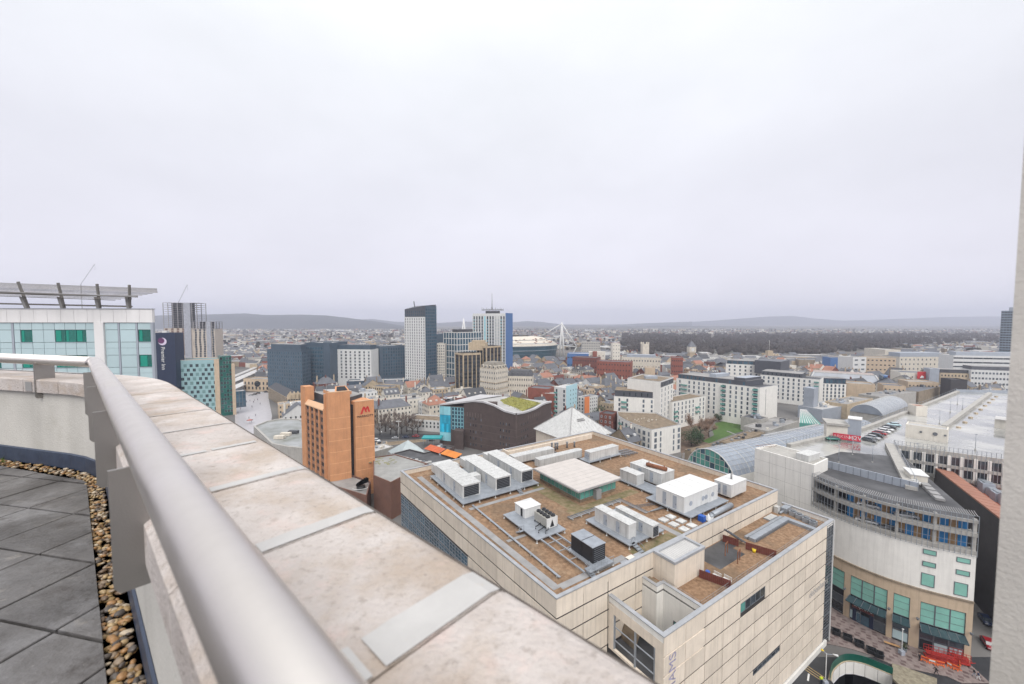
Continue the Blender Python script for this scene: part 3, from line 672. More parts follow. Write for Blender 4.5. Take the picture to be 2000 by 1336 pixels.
 for i in range(15): b = MB() if i == 0 else b; b.box(22.8 + i*.5, 22.86 + i*.5, -3.7, -.3, 31.42, 31.47, D)
 b.build('roof_seam', M['white'], root)
 b = MB(); b.box(34, 42.8, -5.4, -.2, 26.935, 26.95, D); b.box(42.8, 45.3, -3, -.2, 26.935, 26.95, D); b.build('wet_felt_patch', M['flatd'], root)
 # thin safety wire rail
 b = MB()
 for i in range(14): b.beam((*D(21.8 + i*3.6, -9.0), 26.93), (*D(21.8 + i*3.6, -9.0), 28.0), .05)
 for z in (27.5, 27.98): b.beam((*D(21.8, -9.0), z), (*D(68.6, -9.0), z), .035)
 for i in range(3): b.beam((*D(21.8, -2.2 - i*3.4), 26.93), (*D(21.8, -2.2 - i*3.4), 28.0), .05)
 b.beam((*D(21.8, -2.2), 27.98), (*D(21.8, -9.0), 27.98), .035)
 b.build('safety_rail', M['pathg'], root)
 return root
dirty(M['gravel'], [(.09, .50, .64, (.12,.09,.06), .6), (.35, .56, .7, (.36,.265,.175), .45)])
dept()
RZ = 30.37
def stand(a0, a1, b0, b1, z, name, label):
 """a steel grating platform on short legs"""
 t = thing(name, label, 'platform', (*D((a0 + a1)/2, (b0 + b1)/2), RZ)); b = MB(); b.box(a0, a1, b0, b1, z - .18, z, D); b.build('grating_deck', M['steelp'], t)
 na = max(2, int((a1 - a0)/4) + 1); nb = max(2, int((b1 - b0)/4) + 1)
 for i in range(na):
  for j in range(nb):
   if 0 < i < na - 1 and 0 < j < nb - 1: continue
   c = D(a0 + .2 + (a1 - a0 - .4)*i/(na - 1), b0 + .2 + (b1 - b0 - .4)*j/(nb - 1)); b = MB(); b.cyl(c.x, c.y, RZ, z - .18, .09, 6); b.cyl(c.x, c.y, RZ, RZ + .1, .22, 6); b.build('leg', M['white'], t)
 return t
def stairs(t, a, b0, b1, z0, z1, wd=.9, name='steps'):
 b = MB(); n = max(3, int((z1 - z0)/.19))
 for i in range(n): y = b0 + (b1 - b0)*i/n; z = z0 + (z1 - z0)*(i + 1)/n; b.box(a, a + wd, min(y, y + (b1 - b0)/n*1.2), max(y, y + (b1 - b0)/n*1.2), z - .05, z, D)
 for x in (a, a + wd):
  b.beam((*D(x, b0), z0), (*D(x, b1), z1), .06, .2); b.beam((*D(x, b0), z0 + 1.0), (*D(x, b1), z1 + 1.0), .045)
  for f_ in (0, .5, 1): b.beam((*D(x, b0 + (b1 - b0)*f_), z0 + (z1 - z0)*f_), (*D(x, b0 + (b1 - b0)*f_), z0 + (z1 - z0)*f_ + 1.0), .045)
 b.build(name, M['steelp'], t)
def unit(a0, a1, b0, b1, z0, z1, name, label, cat='air handler', m=None, ribs='b', louvre=None, rib=1.15):
 t = thing(name, label, cat, (*D((a0 + a1)/2, (b0 + b1)/2), z0)); m = m or M['whitem']
 b = MB(); b.box(a0, a1, b0, b1, z0, z1 - .1, D); b.build('casing', m, t)
 b = MB(); b.box(a0 - .08, a1 + .08, b0 - .08, b1 + .08, z1 - .097, z1, D); b.build('lid', m, t)
 L = (b1 - b0) if ribs == 'b' else (a1 - a0); n = max(2, int(L/rib))
 for i in range(1, n):
  c = (b0 if ribs == 'b' else a0) + L*i/n; b = MB()
  if ribs == 'b': b.box(a0 - .04, a0 - .003, c - .03, c + .03, z0, z1 - .1, D); b.box(a1 + .003, a1 + .04, c - .03, c + .03, z0, z1 - .1, D); b.box(a0, a1, c - .04, c + .04, z1 + .003, z1 + .05, D)
  else: b.box(c - .03, c + .03, b0 - .04, b0 - .003, z0, z1 - .1, D); b.box(c - .03, c + .03, b1 + .003, b1 + .04, z0, z1 - .1, D); b.box(c - .04, c + .04, b0, b1, z1 + .003, z1 + .05, D)
  b.build('casing_rib', m, t)
 if cat in ('air handler', 'plant room', 'generator'):
  for k in (.25, .62): q = b0 + (b1 - b0)*k; b = MB(); b.box(a0 - .06, a0 - .045, q, q + .9, z0 + .25, z1 - .5, D); o = b.build('access_door', M['greyc'], t); b = MB(); b.box(a0 - .12, a0 - .062, q + .1, q + .16, z0 + 1.1, z0 + 1.4, D); b.build('handle', M['black'], o)
  q = a0 + (a1 - a0)*.3; b = MB(); b.box(q, q + (a1 - a0)*.4, b0 - .10, b0 - .095, z0 + .1, z0 + .2, D); b.build('nameplate', M['steelp'], t)
 if louvre:
  w_ = a1 - a0; b = MB(); b.box(a0 + w_*.08, a1 - w_*.08, b0 - .03, b0 - .003, z0 + .2, z1 - .35, D); lv = b.build('louvre', M['void'], t)
  nl = 7
  for i in range(nl):
   z = z0 + .3 + (z1 - z0 - .7)*i/(nl - 1); b = MB(); b.box(a0 + w_*.1, a1 - w_*.1, b0 - .09, b0 - .035, z - .035, z + .035, D); b.build('louvre_blade', M['steeld'], lv)
 return t
stand(2.4, 23.8, 35.6, 55.2, 31.2, 'plant_platform', 'long grey grating platform carrying three white air handlers')
unit(3.6, 8.2, 38.1, 54.2, 31.2, 34.2, 'air_handling_unit', 'long white air handler nearest the parapet corner, louvred end', louvre=1, rib=1.5)
unit(12.2, 16.6, 37.7, 53.9, 31.2, 34.2, 'air_handling_unit', 'long white air handler in the middle of the three in a row', louvre=1, rib=1.5)
unit(19.9, 23.6, 38.0, 55.0, 31.2, 34.2, 'air_handling_unit', 'long white air handler beside the glass penthouse, last of three', louvre=1, rib=1.5)
def ducts():
 t = thing('duct_run', 'bulky white curved ducting joining the three long air handlers', 'duct', (*D(14, 56), RZ))
 for a0, a1 in ((4.0, 9.5), (12.5, 17.5), (20, 25)):
  b = MB(); b.box(a0, a1, 54.3, 58.2, 31.2, 33.4, D); b.build('duct_box', M['whitem'], t)
  b = MB(); pts = [(*D(a1 - .2 + 1.6*math.sin(q), 56.2), 32.1 + 1.0*math.cos(q) - .6) for q in (0, .4, .8, 1.2, 1.57)]; b.tube(pts, .75, 10); b.build('duct_elbow', M['whitem'], t)
 b = MB(); b.box(9.2, 11.6, 44, 46.5, RZ, 33.2, D); b.build('duct_box', M['whitem'], t)
 t = thing('duct_run', 'wide white rectangular ducts running behind the glass penthouse', 'duct', (*D(36, 49), RZ))
 b = MB(); b.box(26.2, 41, 50.6, 53.4, 31.0, 33.0, D); b.build('duct_box', M['whitem'], t)
 b = MB(); b.box(30.5, 46, 44.2, 46.6, 31.0, 33.2, D); b.build('duct_box', M['whitem'], t)
 b = MB(); ar = [(46 + 1.2*math.cos(q), 45.4 + 1.2*math.sin(q)) for q in [i*math.pi/8 - 1.57 for i in range(9)]]
 b.prism([D(*p) for p in ar], 31.0, 33.2); b.build('duct_bend', M['whitem'], t)
 for x in (28, 33, 38, 43): b = MB(); b.box(x, x + .2, 44.4, 53.2, RZ, 31.0, D); b.build('support', M['steeld'], t)
 for i, (x, y) in enumerate(((44, 55.5), (45.2, 55.2), (46.4, 55.6), (50, 55), (52.5, 54.2))):
  v = thing('exhaust_stack', ['slim dark exhaust stack, first of a row by the inner parapet', 'slim dark exhaust stack, second of the row by the inner parapet', 'slim dark exhaust stack, third of the row by the inner parapet', 'short exhaust stack standing apart by the inner parapet', 'squat exhaust stack nearest the back corner of the gravel roof'][i], 'flue', (*D(x, y), RZ), 'flues by the inner parapet')
  b = MB(); c = D(x, y); b.cyl(c.x, c.y, RZ, RZ + 2.4 - .2*i, .28, 8); b.build('pipe', M['steeld'], v); b = MB(); b.cyl(c.x, c.y, RZ + 2.45 - .2*i, RZ + 2.75 - .2*i, .45, 8, r2=.1); b.build('cowl', M['steelp'], v)
ducts()
def penthouse():
 t = thing('glass_penthouse', 'low green glazed penthouse with a wide pale flat roof', 'penthouse', (*D(31, 30), RZ))
 a0, a1, b0, b1 = 26.0, 37.8, 23.0, 38.2
 b = MB(); b.box(a0, a1, b0, b1, RZ, 31.0, D); b.build('base_wall', M['gravelg'], t)
 b = MB(); b.box(a0 + .1, a1 - .1, b0 + .1, b1 - .1, 31.0, 33.2, D); b.build('core', M['void'], t)
 for i in range(10): p = D(a0 + .09, b1 - .76 - i*1.52); put(win_mesh(1.5, 2.15, M['steelp'], M['glasst'], 0, .05, .05), 'glass_panel', t, p.x, p.y, 32.1, D.ang - math.pi/2)
 for i in range(8):
  if i == 3: continue
  p = D(a0 + .75 + i*1.48, b0 + .09); put(win_mesh(1.45, 2.15, M['steelp'], M['glasst'], 0, .05, .05), 'glass_panel', t, p.x, p.y, 32.1, D.ang)
 b = MB(); b.box(24.4, 38.8, 21.9, 39.0, 33.35, 33.62, D); b.build('roof', M['flatl'], t)
 b = MB(); b.box(24.3, 38.9, 21.8, 39.1, 33.62, 33.72, D, 0); b.build('roof_edge', M['pathg'], t)
 b = MB(); b.box(24.6, 38.6, 22.1, 38.8, 33.72, 33.80, D); b.build('roof', mat('roof_sheet', (.50,.46,.43), .6, .07, .5), t)
 b = MB(); b.box(30.2, 31.8, 21.9, 23.0, RZ, 32.6, D); b.build('porch', M['pathg'], t)
 for i in range(9): b = b if i else MB(); b.box(24.7, 38.5, 23.2 + i*1.75, 23.25 + i*1.75, 33.803, 33.83, D)
 b.build('roof_seam', M['flatl'], t)
penthouse()
stand(7.4, 14.6, 14.7, 26.6, 31.2, 'plant_platform', 'grey grating platform carrying a white hut and a fan chiller')
def hut():
 t = thing('plant_hut', 'small white cabin with a shallow hipped roof and dark doorway', 'cabin', (*D(12, 24.5), 31.2)); a0, a1, b0, b1 = 10.2, 14.3, 22.6, 26.2
 b = MB(); b.box(a0, a1, b0, b1, 31.2, 33.2, D); b.build('wall', M['white'], t)
 b = MB(); e = [D(a0 - .15, b0 - .15), D(a1 + .15, b0 - .15), D(a1 + .15, b1 + .15), D(a0 - .15, b1 + .15)]; r0, r1 = D(11.6, 24.4), D(12.9, 24.4)
 b.face([(*e[0], 33.2), (*e[1], 33.2), (*r1, 33.85), (*r0, 33.85)]); b.face([(*e[1], 33.2), (*e[2], 33.2), (*r1, 33.85)]); b.face([(*e[2], 33.2), (*e[3], 33.2), (*r0, 33.85), (*r1, 33.85)]); b.face([(*e[3], 33.2), (*e[0], 33.2), (*r0, 33.85)]); b.build('roof', M['white'], t)
 b = MB(); b.box(a0 - .03, a0 - .003, 23.4, 24.1, 31.25, 32.9, D); b.build('door', M['void'], t)
hut()
def chiller():
 t = thing('chiller', 'fan chiller with eight black fans on top and a white end panel', 'chiller', (*D(12.5, 18.5), 31.2)); a0, a1, b0, b1 = 11.2, 13.9, 16.5, 20.6
 for x in (a0, a1 - .15):
  for y in (b0, (b0 + b1)/2, b1 - .15): b = MB(); b.box(x, x + .15, y, y + .15, 31.2, 31.6, D); b.build('leg', M['black'], t)
 b = MB(); b.box(a0, a1, b0 + .06, b1, 31.6, 33.3, D); b.build('coil_casing', mat('coil_fins', (.34,.33,.30), .6, .15, 4), t)
 b = MB(); b.box(a0 - .03, a1 + .03, b0, b0 + .055, 31.3, 33.35, D); b.build('end_panel', M['white'], t)
 b = MB(); q = [D(12.0, b0 - .01), D(13.1, b0 - .01), D(12.55, b0 - .01)]; b.face([(*q[0], 31.5), (*q[1], 31.5), (*q[2], 33.0)]); b.build('black_panel', M['black'], t)
 for i in range(2):
  for j in range(4):
   c = D(a0 + .7 + i*1.3, b0 + .6 + j*.98); b = MB(); b.cyl(c.x, c.y, 33.3, 33.62, .46, 12); f_ = b.build('fan', M['black'], t)
   b = MB(); b.cyl(c.x, c.y, 33.62, 33.75, .16, 8); b.build('hub', M['black'], f_)
 for x, y in ((9.6, 18), (9.2, 16.5), (10.2, 15.6)):
  b = MB(); b.tube([(*D(x, y), 31.25), (*D(x, y), 31.7), (*D(x + .7, y + .1), 31.75), (*D(11.3, y + .6), 31.75)], .1, 7); b.build('pipe', M['black'], t)
chiller()
t = unit(11.1, 14.1, 3.9, 9.3, 31.0, 33.8, 'plant_container', 'black sided plant container with a grey lid at the roof edge', 'container', M['black'], rib=9, louvre=1)
for c in t.children:
 if c.name.startswith('lid'): c.data.materials[0] = M['steelp']
stand(10.7, 14.6, 2.2, 9.6, 31.0, 'plant_platform', 'small grey platform with stairs under the black container')
def access():
 t = thing('access_stair', 'galvanised steel stair with handrails up to the black container', 'stair', (*D(9.4, 3.5), RZ))
 stairs(t, 8.9, 1.6, 3.4, RZ, 31.2); b = MB(); b.box(8.9, 14.4, 2.2, 3.6, 31.05, 31.15, D); b.build('landing', M['steelp'], t)
 b = MB()
 for x in (10, 11.4, 12.8, 14.3): b.beam((*D(x, 2.2), 31.15), (*D(x, 2.2), 32.2), .05)
 for z in (31.7, 32.2): b.beam((*D(9.8, 2.2), z), (*D(14.4, 2.2), z), .05)
 b.build('guard_rail', M['steelp'], t)
 t = thing('pipe_gantry', 'twin steel channels carrying pipes from chiller platform to container', 'pipe rack', (*D(11, 12), RZ))
 for x in (8.4, 10.4, 12.2):
  b = MB(); b.beam((*D(x, 14.7), 31.0), (*D(x, 3.0), 31.0), .28, .22); b.build('channel', M['steelp'], t)
 for y in (13, 10, 7): b = MB(); b.beam((*D(8.4, y), 30.9), (*D(12.2, y), 30.9), .14); b.build('cross_bar', M['pathg'], t)
 t = thing('access_stair', 'small galvanised stair beside the paired long air handlers', 'stair', (*D(21.4, 3.5), RZ)); stairs(t, 21.2, 2.0, 4.2, RZ, 31.2)
 t = thing('access_stair', 'short steel steps at the foot of the three air handlers', 'stair', (*D(17.2, 34.8), RZ)); stairs(t, 17, 34.2, 35.6, RZ, 31.2)
 t = thing('access_stair', 'short steel steps beside the white hut platform', 'stair', (*D(6.9, 19), RZ)); stairs(t, 6.4, 20.2, 18.8, RZ, 31.2)
access()
stand(20.4, 30.5, 3.9, 15.4, 31.2, 'plant_platform', 'grey grating platform carrying two long slim air handlers')
unit(21.9, 24.0, 5.4, 14.2, 31.2, 34.0, 'air_handling_unit', 'tall slim white air handler of the paired units', rib=2.2)
unit(26.0, 27.8, 3.2, 12.4, 31.2, 33.6, 'air_handling_unit', 'lower slim white air handler with small grille, of the paired units', rib=2.0, louvre=1)
stand(39.2, 53.8, 3.8, 15.2, 31.3, 'plant_platform', 'broad grey grating platform under the square white plant room')
t = unit(39.6, 52.5, 5.7, 12.7, 31.3, 34.8, 'plant_room', 'square white plant room with round windows on its end wall', 'plant room', M['white'], 'a', rib=2.6)
for a in (42.0, 46.6, 47.8, 50.4):
 c = D(a, 5.66); b = MB(); b.tube([(*D(a, 5.62), 32.9), (*D(a, 5.70), 32.9)], .52, 14); b.build('round_window', M['greyc'], t)
t = unit(56.2, 63.1, 4.6, 8.6, 31.0, 34.0, 'plant_room', 'smaller white plant room with a flue near the back corner', 'plant room', M['white'], 'a', rib=2.3)
b = MB(); c = D(60, 6.6); b.cyl(c.x, c.y, 34, 35.3, .22, 8); b.build('flue', M['pathg'], t)
unit(43.4, 46.2, 21.2, 26.6, 31.0, 33.6, 'generator_cabinet', 'short ribbed white cabinet beside the penthouse', 'cabinet', None, rib=.9)
t = unit(48.0, 53.2, 17.4, 27.2, 31.0, 34.2, 'generator_housing', 'long ribbed white generator housing with a rusty pipe on top', 'generator', None, rib=.8)
b = MB(); b.tube([(*D(49.4, 23), 34.75), (*D(50.6, 17.8), 34.75)], .5, 10); b.build('rusty_silencer', M['rust'], t)
for q in (22.4, 18.4): b = MB(); c = D(49.6 + (22.4 - q)*.2, q); b.tube([(c.x, c.y, 34.2), (c.x, c.y, 35.6)], .14, 6); b.build('exhaust_pipe', M['rust'], t)
stand(42.8, 47.4, 14.9, 27.8, 31.0, 'plant_platform', 'dark walkway platform in front of the ribbed cabinets')
unit(45.9, 57.8, 40.0, 42.4, 31.2, 33.7, 'air_handling_unit', 'isolated white air handler near the back parapet corner', ribs='a', rib=2.4)
stand(44.6, 58.4, 39.2, 43.4, 31.2, 'plant_platform', 'low grey platform under the isolated back air handler')
t = thing('pipe_gantry', 'tangle of grey pipes and dark brackets beside the isolated air handler', 'pipe rack', (*D(61, 40), RZ))
for i in range(6): b = MB(); b.beam((*D(58.6, 38.4 + i*.8), 31.0), (*D(64.6, 38.0 + i*.85), 30.9), .16); b.build('pipe', M['steelp'] if i % 2 else M['steeld'], t)
for i in range(4): b = MB(); b.beam((*D(59 + i*1.7, 37.8), 30.7), (*D(59 + i*1.7, 43.4), 30.7), .14); b.build('cross_bar', M['steeld'], t)
for i, (a, b_) in enumerate(((35.0, 7.3), (37.4, 7.3), (35.1, 5.0), (37.6, 5.0), (35.2, 2.7), (37.8, 2.7))):
 lab = ['back', 'middle', 'front'][i//2] + (' one on the platform side' if i % 2 else ' one on the penthouse side')
 t = thing('rooflight', 'square white rooflight dome, ' + lab + ' of the six', 'skylight', (*D(a, b_), RZ), 'six rooflights on the gravel roof')
 b = MB(); b.box(a - .85, a + .85, b_ - .8, b_ + .8, RZ, RZ + .3, D); b.build('kerb', M['whitem'], t)
 b = MB(); p = [D(a - .8, b_ - .75), D(a + .8, b_ - .75), D(a + .8, b_ + .75), D(a - .8, b_ + .75)]; c = D(a, b_)
 for k in range(4): b.face([(*p[k], RZ + .3), (*p[(k + 1) % 4], RZ + .3), (*c, RZ + .65)])
 b.build('dome', M['whitem'], t)
t = thing('ladder_rack', 'dark cable ladder lying across the gravel between platforms', 'cable ladder', (*D(35, 15), RZ))
b = MB(); b.beam((*D(30.6, 15.6), 30.6), (*D(39.4, 12.6), 30.6), .08); b.beam((*D(30.6, 16.4), 30.6), (*D(39.4, 13.4), 30.6), .08); b.build('side_rail', M['steeld'], t)
for i in range(16): b = MB(); k = i/15; b.beam((*D(30.6 + 8.8*k, 15.6 - 3*k), 30.6), (*D(30.6 + 8.8*k, 16.4 - 3*k), 30.6), .07); b.build('rung', M['steeld'], t)
t = thing('pipe_run', 'bundle of thin pipes on small blocks crossing the gravel to the plant room', 'pipe rack', (*D(34, 18), RZ))
for i in range(3): b = MB(); b.tube([(*D(18.5, 18 + i*.45), 30.75), (*D(34 + i*.4, 18 + i*.45), 30.75), (*D(34 + i*.4, 11), 30.75), (*D(39.6, 11 - i*.4), 30.75)], .09, 6); b.build('pipe', M[('steelp', 'pathg', 'steeld')[i]], t)
for x in range(7): b = MB(); b.box(19 + x*2.4, 19.3 + x*2.4, 17.7, 19.2, RZ + .03, 30.68, D); b.build('support_block', M['concrete'], t)
t = thing('cable_tray', 'long grey cable tray running beside the walkway along the parapet', 'cable tray', (*D(5, 20), RZ))
b = MB(); b.box(4.3, 4.7, 4.6, 35, 30.6, 30.72, D); b.build('tray', M['steelp'], t)
for x in range(9): b = MB(); b.box(4.2, 4.8, 5 + x*3.6, 5.2 + x*3.6, RZ + .03, 30.6, D); b.build('support_block', M['concrete'], t)
t = thing('tarpaulin_heap', 'crumpled white tarpaulin and blue machine parts by the parapet', 'tarpaulin', (*D(44, 2), RZ))
b = MB(); rr = random.Random(4); g_ = [[(*D(42.2 + i*.5, 1.2 + j*.5), RZ + rr.uniform(.2, 1.5)*math.sin(math.pi*(i + .5)/5)) for j in range(4)] for i in range(5)]
for i in range(4):
 for j in range(3): b.face([g_[i][j], g_[i+1][j], g_[i+1][j+1], g_[i][j+1]])
b.build('sheet', M['white'], t); b = MB(); b.box(41, 42, 2.2, 3.4, RZ, RZ + 1.2, D); b.build('motor', M['blueb'], t)
b = MB(); b.tube([(*D(44.6, 2.4), 31.0), (*D(52.5, 2.6), 31.0)], .62, 12); b.tube([(*D(44.6, 2.4), 31.0), (*D(43.9, 2.3), 30.5)], [.62, .3], 12); t2 = thing('air_duct', 'round grey spiral duct lying along the parapet behind a tarpaulin', 'duct', (*D(48, 2.5), RZ)); b.build('duct_pipe', M['steelp'], t2)
for i, (a, b_, s_) in enumerate(((16.6, 1.5, 1.5), (18.4, 1.9, 1.3), (20.0, 1.6, 1.7))):
 t = thing('roof_panel', ['grey metal sheet lying by the parapet near the container', 'pale board lying between two grey sheets by the parapet', 'grey metal sheet lying next to the stair head'][i], 'sheet', (*D(a, b_), RZ)); b = MB(); b.box(a - .8, a + .8, b_ - .6, b_ + .6, RZ + .2 + .06*i, RZ + .28 + .06*i, D); b.build('sheet', M['alu'] if i != 1 else M['offw'], t); b = MB(); b.box(a - .6, a - .4, b_ - .4, b_ + .4, RZ, RZ + .2 + .06*i, D); b.build('batten', M['steeld'], t)
# lower roof: brown fences, posts, barrel, benches, ductwork
LZ = 26.93
def slatfence(a0, b0, a1, b1, n, label):
 t = thing('timber_fence', label, 'fence', (*D((a0 + a1)/2, (b0 + b1)/2), LZ)); A, B_ = D(a0, b0), D(a1, b1); d = (B_ - A)/n; me = None; rz = math.atan2(d.y, d.x)
 b = MB(); w_ = d.length/2 - .008; b.box(-w_, w_, -.03, .03, 0, 1.45); me = b.mesh('fence_board', M['fencebr'])
 for i in range(n): p = A + d*(i + .5); put(me, 'fence_board', t, p.x, p.y, LZ + .08, rz)
 for z in (.4, 1.2): b = MB(); b.beam((*(A), LZ + z), (*B_, LZ + z), .07); b.build('rail', M['fencebr'], t)
slatfence(28.6, -4.6, 30.2, -10.0 + .7, 16, 'dark red brown board fence beside the blue barrel'); slatfence(43.4, -.6, 44.2, -3.4, 8, 'short dark red fence meeting the tall wall behind the ramp'); slatfence(44.5, -4.6, 46.2, -9.4, 14, 'dark red fence with a yellow bucket at its foot')
t = thing('barrel', 'blue plastic barrel standing on brown gravel by the red fence', 'barrel', (*D(29.9, -5.2), LZ)); b = MB(); c = D(29.9, -5.4); b.tube([(c.x, c.y, LZ + z) for z in (0, .2, .6, 1.0, 1.2)], [.36, .41, .43, .41, .37], 14); b.build('drum', M['blueb'], t); b = MB(); b.cyl(c.x, c.y, LZ + 1.2, LZ + 1.24, .33, 14); b.build('lid', M['blueb'], t)
t = thing('bucket', 'yellow bucket standing against the dark red fence', 'bucket', (*D(45.2, -6.0), LZ)); b = MB(); c = D(44.9, -6.0); b.cyl(c.x, c.y, LZ, LZ + .7, .28, 12, r2=.36); b.build('pail', M['yellow'], t); b = MB(); b.tube([(c.x - .33, c.y, LZ + .7), (c.x, c.y - .3, LZ + .8), (c.x + .33, c.y, LZ + .7)], .03, 5); b.build('handle', M['pathg'], t)
for i in range(2):
 a = 31.2 + .5*i; c0 = -6.4 - 1.55*i
 t = thing('garden_bench', ['white cast bench by the red fence, the one nearer the barrel', 'white cast bench by the red fence, the one nearer the roof edge'][i], 'bench', (*D(a, c0), LZ)); m_ = M['white']
 b = MB(); b.box(a - .4, a + .15, c0 - .7, c0 + .7, LZ + .42, LZ + .47, D); b.build('seat', m_, t)
 for x in (a - .35, a + .1):
  for y in (c0 - .65, c0 + .6): b = MB(); b.box(x, x + .06, y, y + .06, LZ, LZ + .42, D); b.build('leg', m_, t)
 for k in range(6): b = MB(); y = c0 - .6 + .24*k; b.beam((*D(a + .15, y), LZ + .47), (*D(a + .2, y + .1), LZ + .95), .05); b.build('back_bar', m_, t)
 b = MB(); b.beam((*D(a + .2, c0 - .7), LZ + .95), (*D(a + .2, c0 + .7), LZ + .95), .06); b.build('back_rail', m_, t)
for i, (a, c0) in enumerate(((38.4, -6.2), (38.9, -3.6))):
 t = thing('timber_goalpost', ['weathered goalpost shaped timber frame on the brown gravel', 'weathered timber frame standing on the dark felt'][i], 'frame', (*D(a, c0), LZ))
 for y in (0, 1.9): b = MB(); b.beam((*D(a + y*.8, c0 + y*.2), LZ), (*D(a + y*.8, c0 + y*.2), LZ + 2.3), .12); b.build('post', M['rust'], t)
 b = MB(); b.beam((*D(a, c0), LZ + 2.25), (*D(a + 1.52, c0 + .38), LZ + 2.25), .12); b.build('cross_bar', M['rust'], t)
t = thing('duct_run', 'grey flat ductwork bent at a right angle on the lower gravel roof', 'duct', (*D(57, -6), LZ))
b = MB(); b.box(48.5, 64.6, -4.4, -3.2, LZ, LZ + .7, D); b.build('duct_box', M['steelp'], t); b = MB(); b.box(48.6, 64.5, -2.9, -2.3, LZ, LZ + .45, D); b.build('duct_box', M['steelp'], t)
b = MB(); b.box(63.4, 64.6, -9.4, -4.4, LZ, LZ + .65, D); b.build('duct_box', M['steelp'], t); b = MB(); b.box(49, 63, -4.55, -4.42, LZ, LZ + .5, D); b.build('duct_flange', M['steeld'], t)
t = thing('roof_ramp', 'sloping dark conveyor like ramp leaning over the red fence', 'ramp', (*D(44, -2.5), LZ))
for y in (0, .8): b = MB(); b.beam((*D(42.9, -1.2 - y), LZ + 3.0), (*D(46.4, -3.0 - y), LZ + .3), .35, .3); b.build('side_beam', M['steeld'], t)
b = MB(); b.beam((*D(42.9, -1.6), LZ + 3.1), (*D(46.4, -3.4), LZ + .4), .7, .06); b.build('belt', M['steelp'], t)
t = thing('rooflight', 'flat pale slatted rooflight at the far end of the lower roof', 'skylight', (*D(62, -1.5), LZ)); b = MB(); b.box(60.6, 64.2, -2.0, -.5, LZ, LZ + .25, D); b.build('kerb', M['steelp'], t)
for i in range(7): b = MB(); b.box(60.7 + i*.5, 61.1 + i*.5, -1.9, -.6, LZ + .25, LZ + .33, D); b.build('pane', M['whitem'], t)
t = thing('fan_cluster', 'row of dark fans and grey boxes in the far roof corner', 'fan unit', (*D(67, -6), LZ))
for i in range(4): b = MB(); b.box(66 + .5*i, 67.4 + .5*i, -8.6 + 1.5*i, -7.4 + 1.5*i, LZ, LZ + 1.0, D); u_ = b.build('fan_box', M['steelp'], t); b = MB(); c = D(66.7 + .5*i, -8 + 1.5*i); b.cyl(c.x, c.y, LZ + 1.0, LZ + 1.25, .5, 10); b.build('fan', M['steeld'], u_)
t = thing('condenser', 'grey boxed condenser with pipes at the end of the lower roof', 'condenser', (*D(69, -1.5), LZ)); b = MB(); b.box(67.5, 70, -2.4, -1.1, LZ, LZ + 1.2, D); b.build('casing', M['steelp'], t); b = MB(); b.tube([(*D(66, -1.6), LZ + .3), (*D(67.5, -1.7), LZ + .5)], .25, 8); b.build('pipe', M['steelp'], t); b = MB(); b.box(66, 67.2, -1.2, -.3, LZ, LZ + 1.5, D); b.build('housing', M['whitem'], t)
# ------------------------------------------------------------------ the shop block with the car park on top, across the lane
CURVE0 = [(79.7,103.4),(79.9,99.5),(80.9,95.5),(83.0,91.2),(86.0,87.2),(90.2,83.6),(96.2,80.1)]
def smooth(pts, k=4):
 pts = [Vector(p) for p in pts]; P_ = [2*pts[0] - pts[1]] + pts + [2*pts[-1] - pts[-2]]; out = []
 for i in range(1, len(P_) - 2):
  a, b, c, d = P_[i-1:i+3]
  for j in range(k):
   t = j/k; out.append(.5*((2*b) + (c - a)*t + (2*a - 5*b + 4*c - d)*t*t + (3*b - a - 3*c + d)*t**3))
 out.append(pts[-1]); return out
CURVE = smooth(CURVE0, 5)
CL = [0]
for p, q in zip(CURVE, CURVE[1:]): CL.append(CL[-1] + (q - p).length)
def on(s, out=0.0):
 s = max(0, min(CL[-1], s)); i = max(k for k in range(len(CL) - 1) if CL[k] <= s + 1e-9)
 d = (CURVE[i+1] - CURVE[i]).normalized(); p = CURVE[i] + d*(s - CL[i]); return p + Vector((d.y, -d.x))*out, math.atan2(d.y, d.x)
DZ = 30.6                                          # car park deck
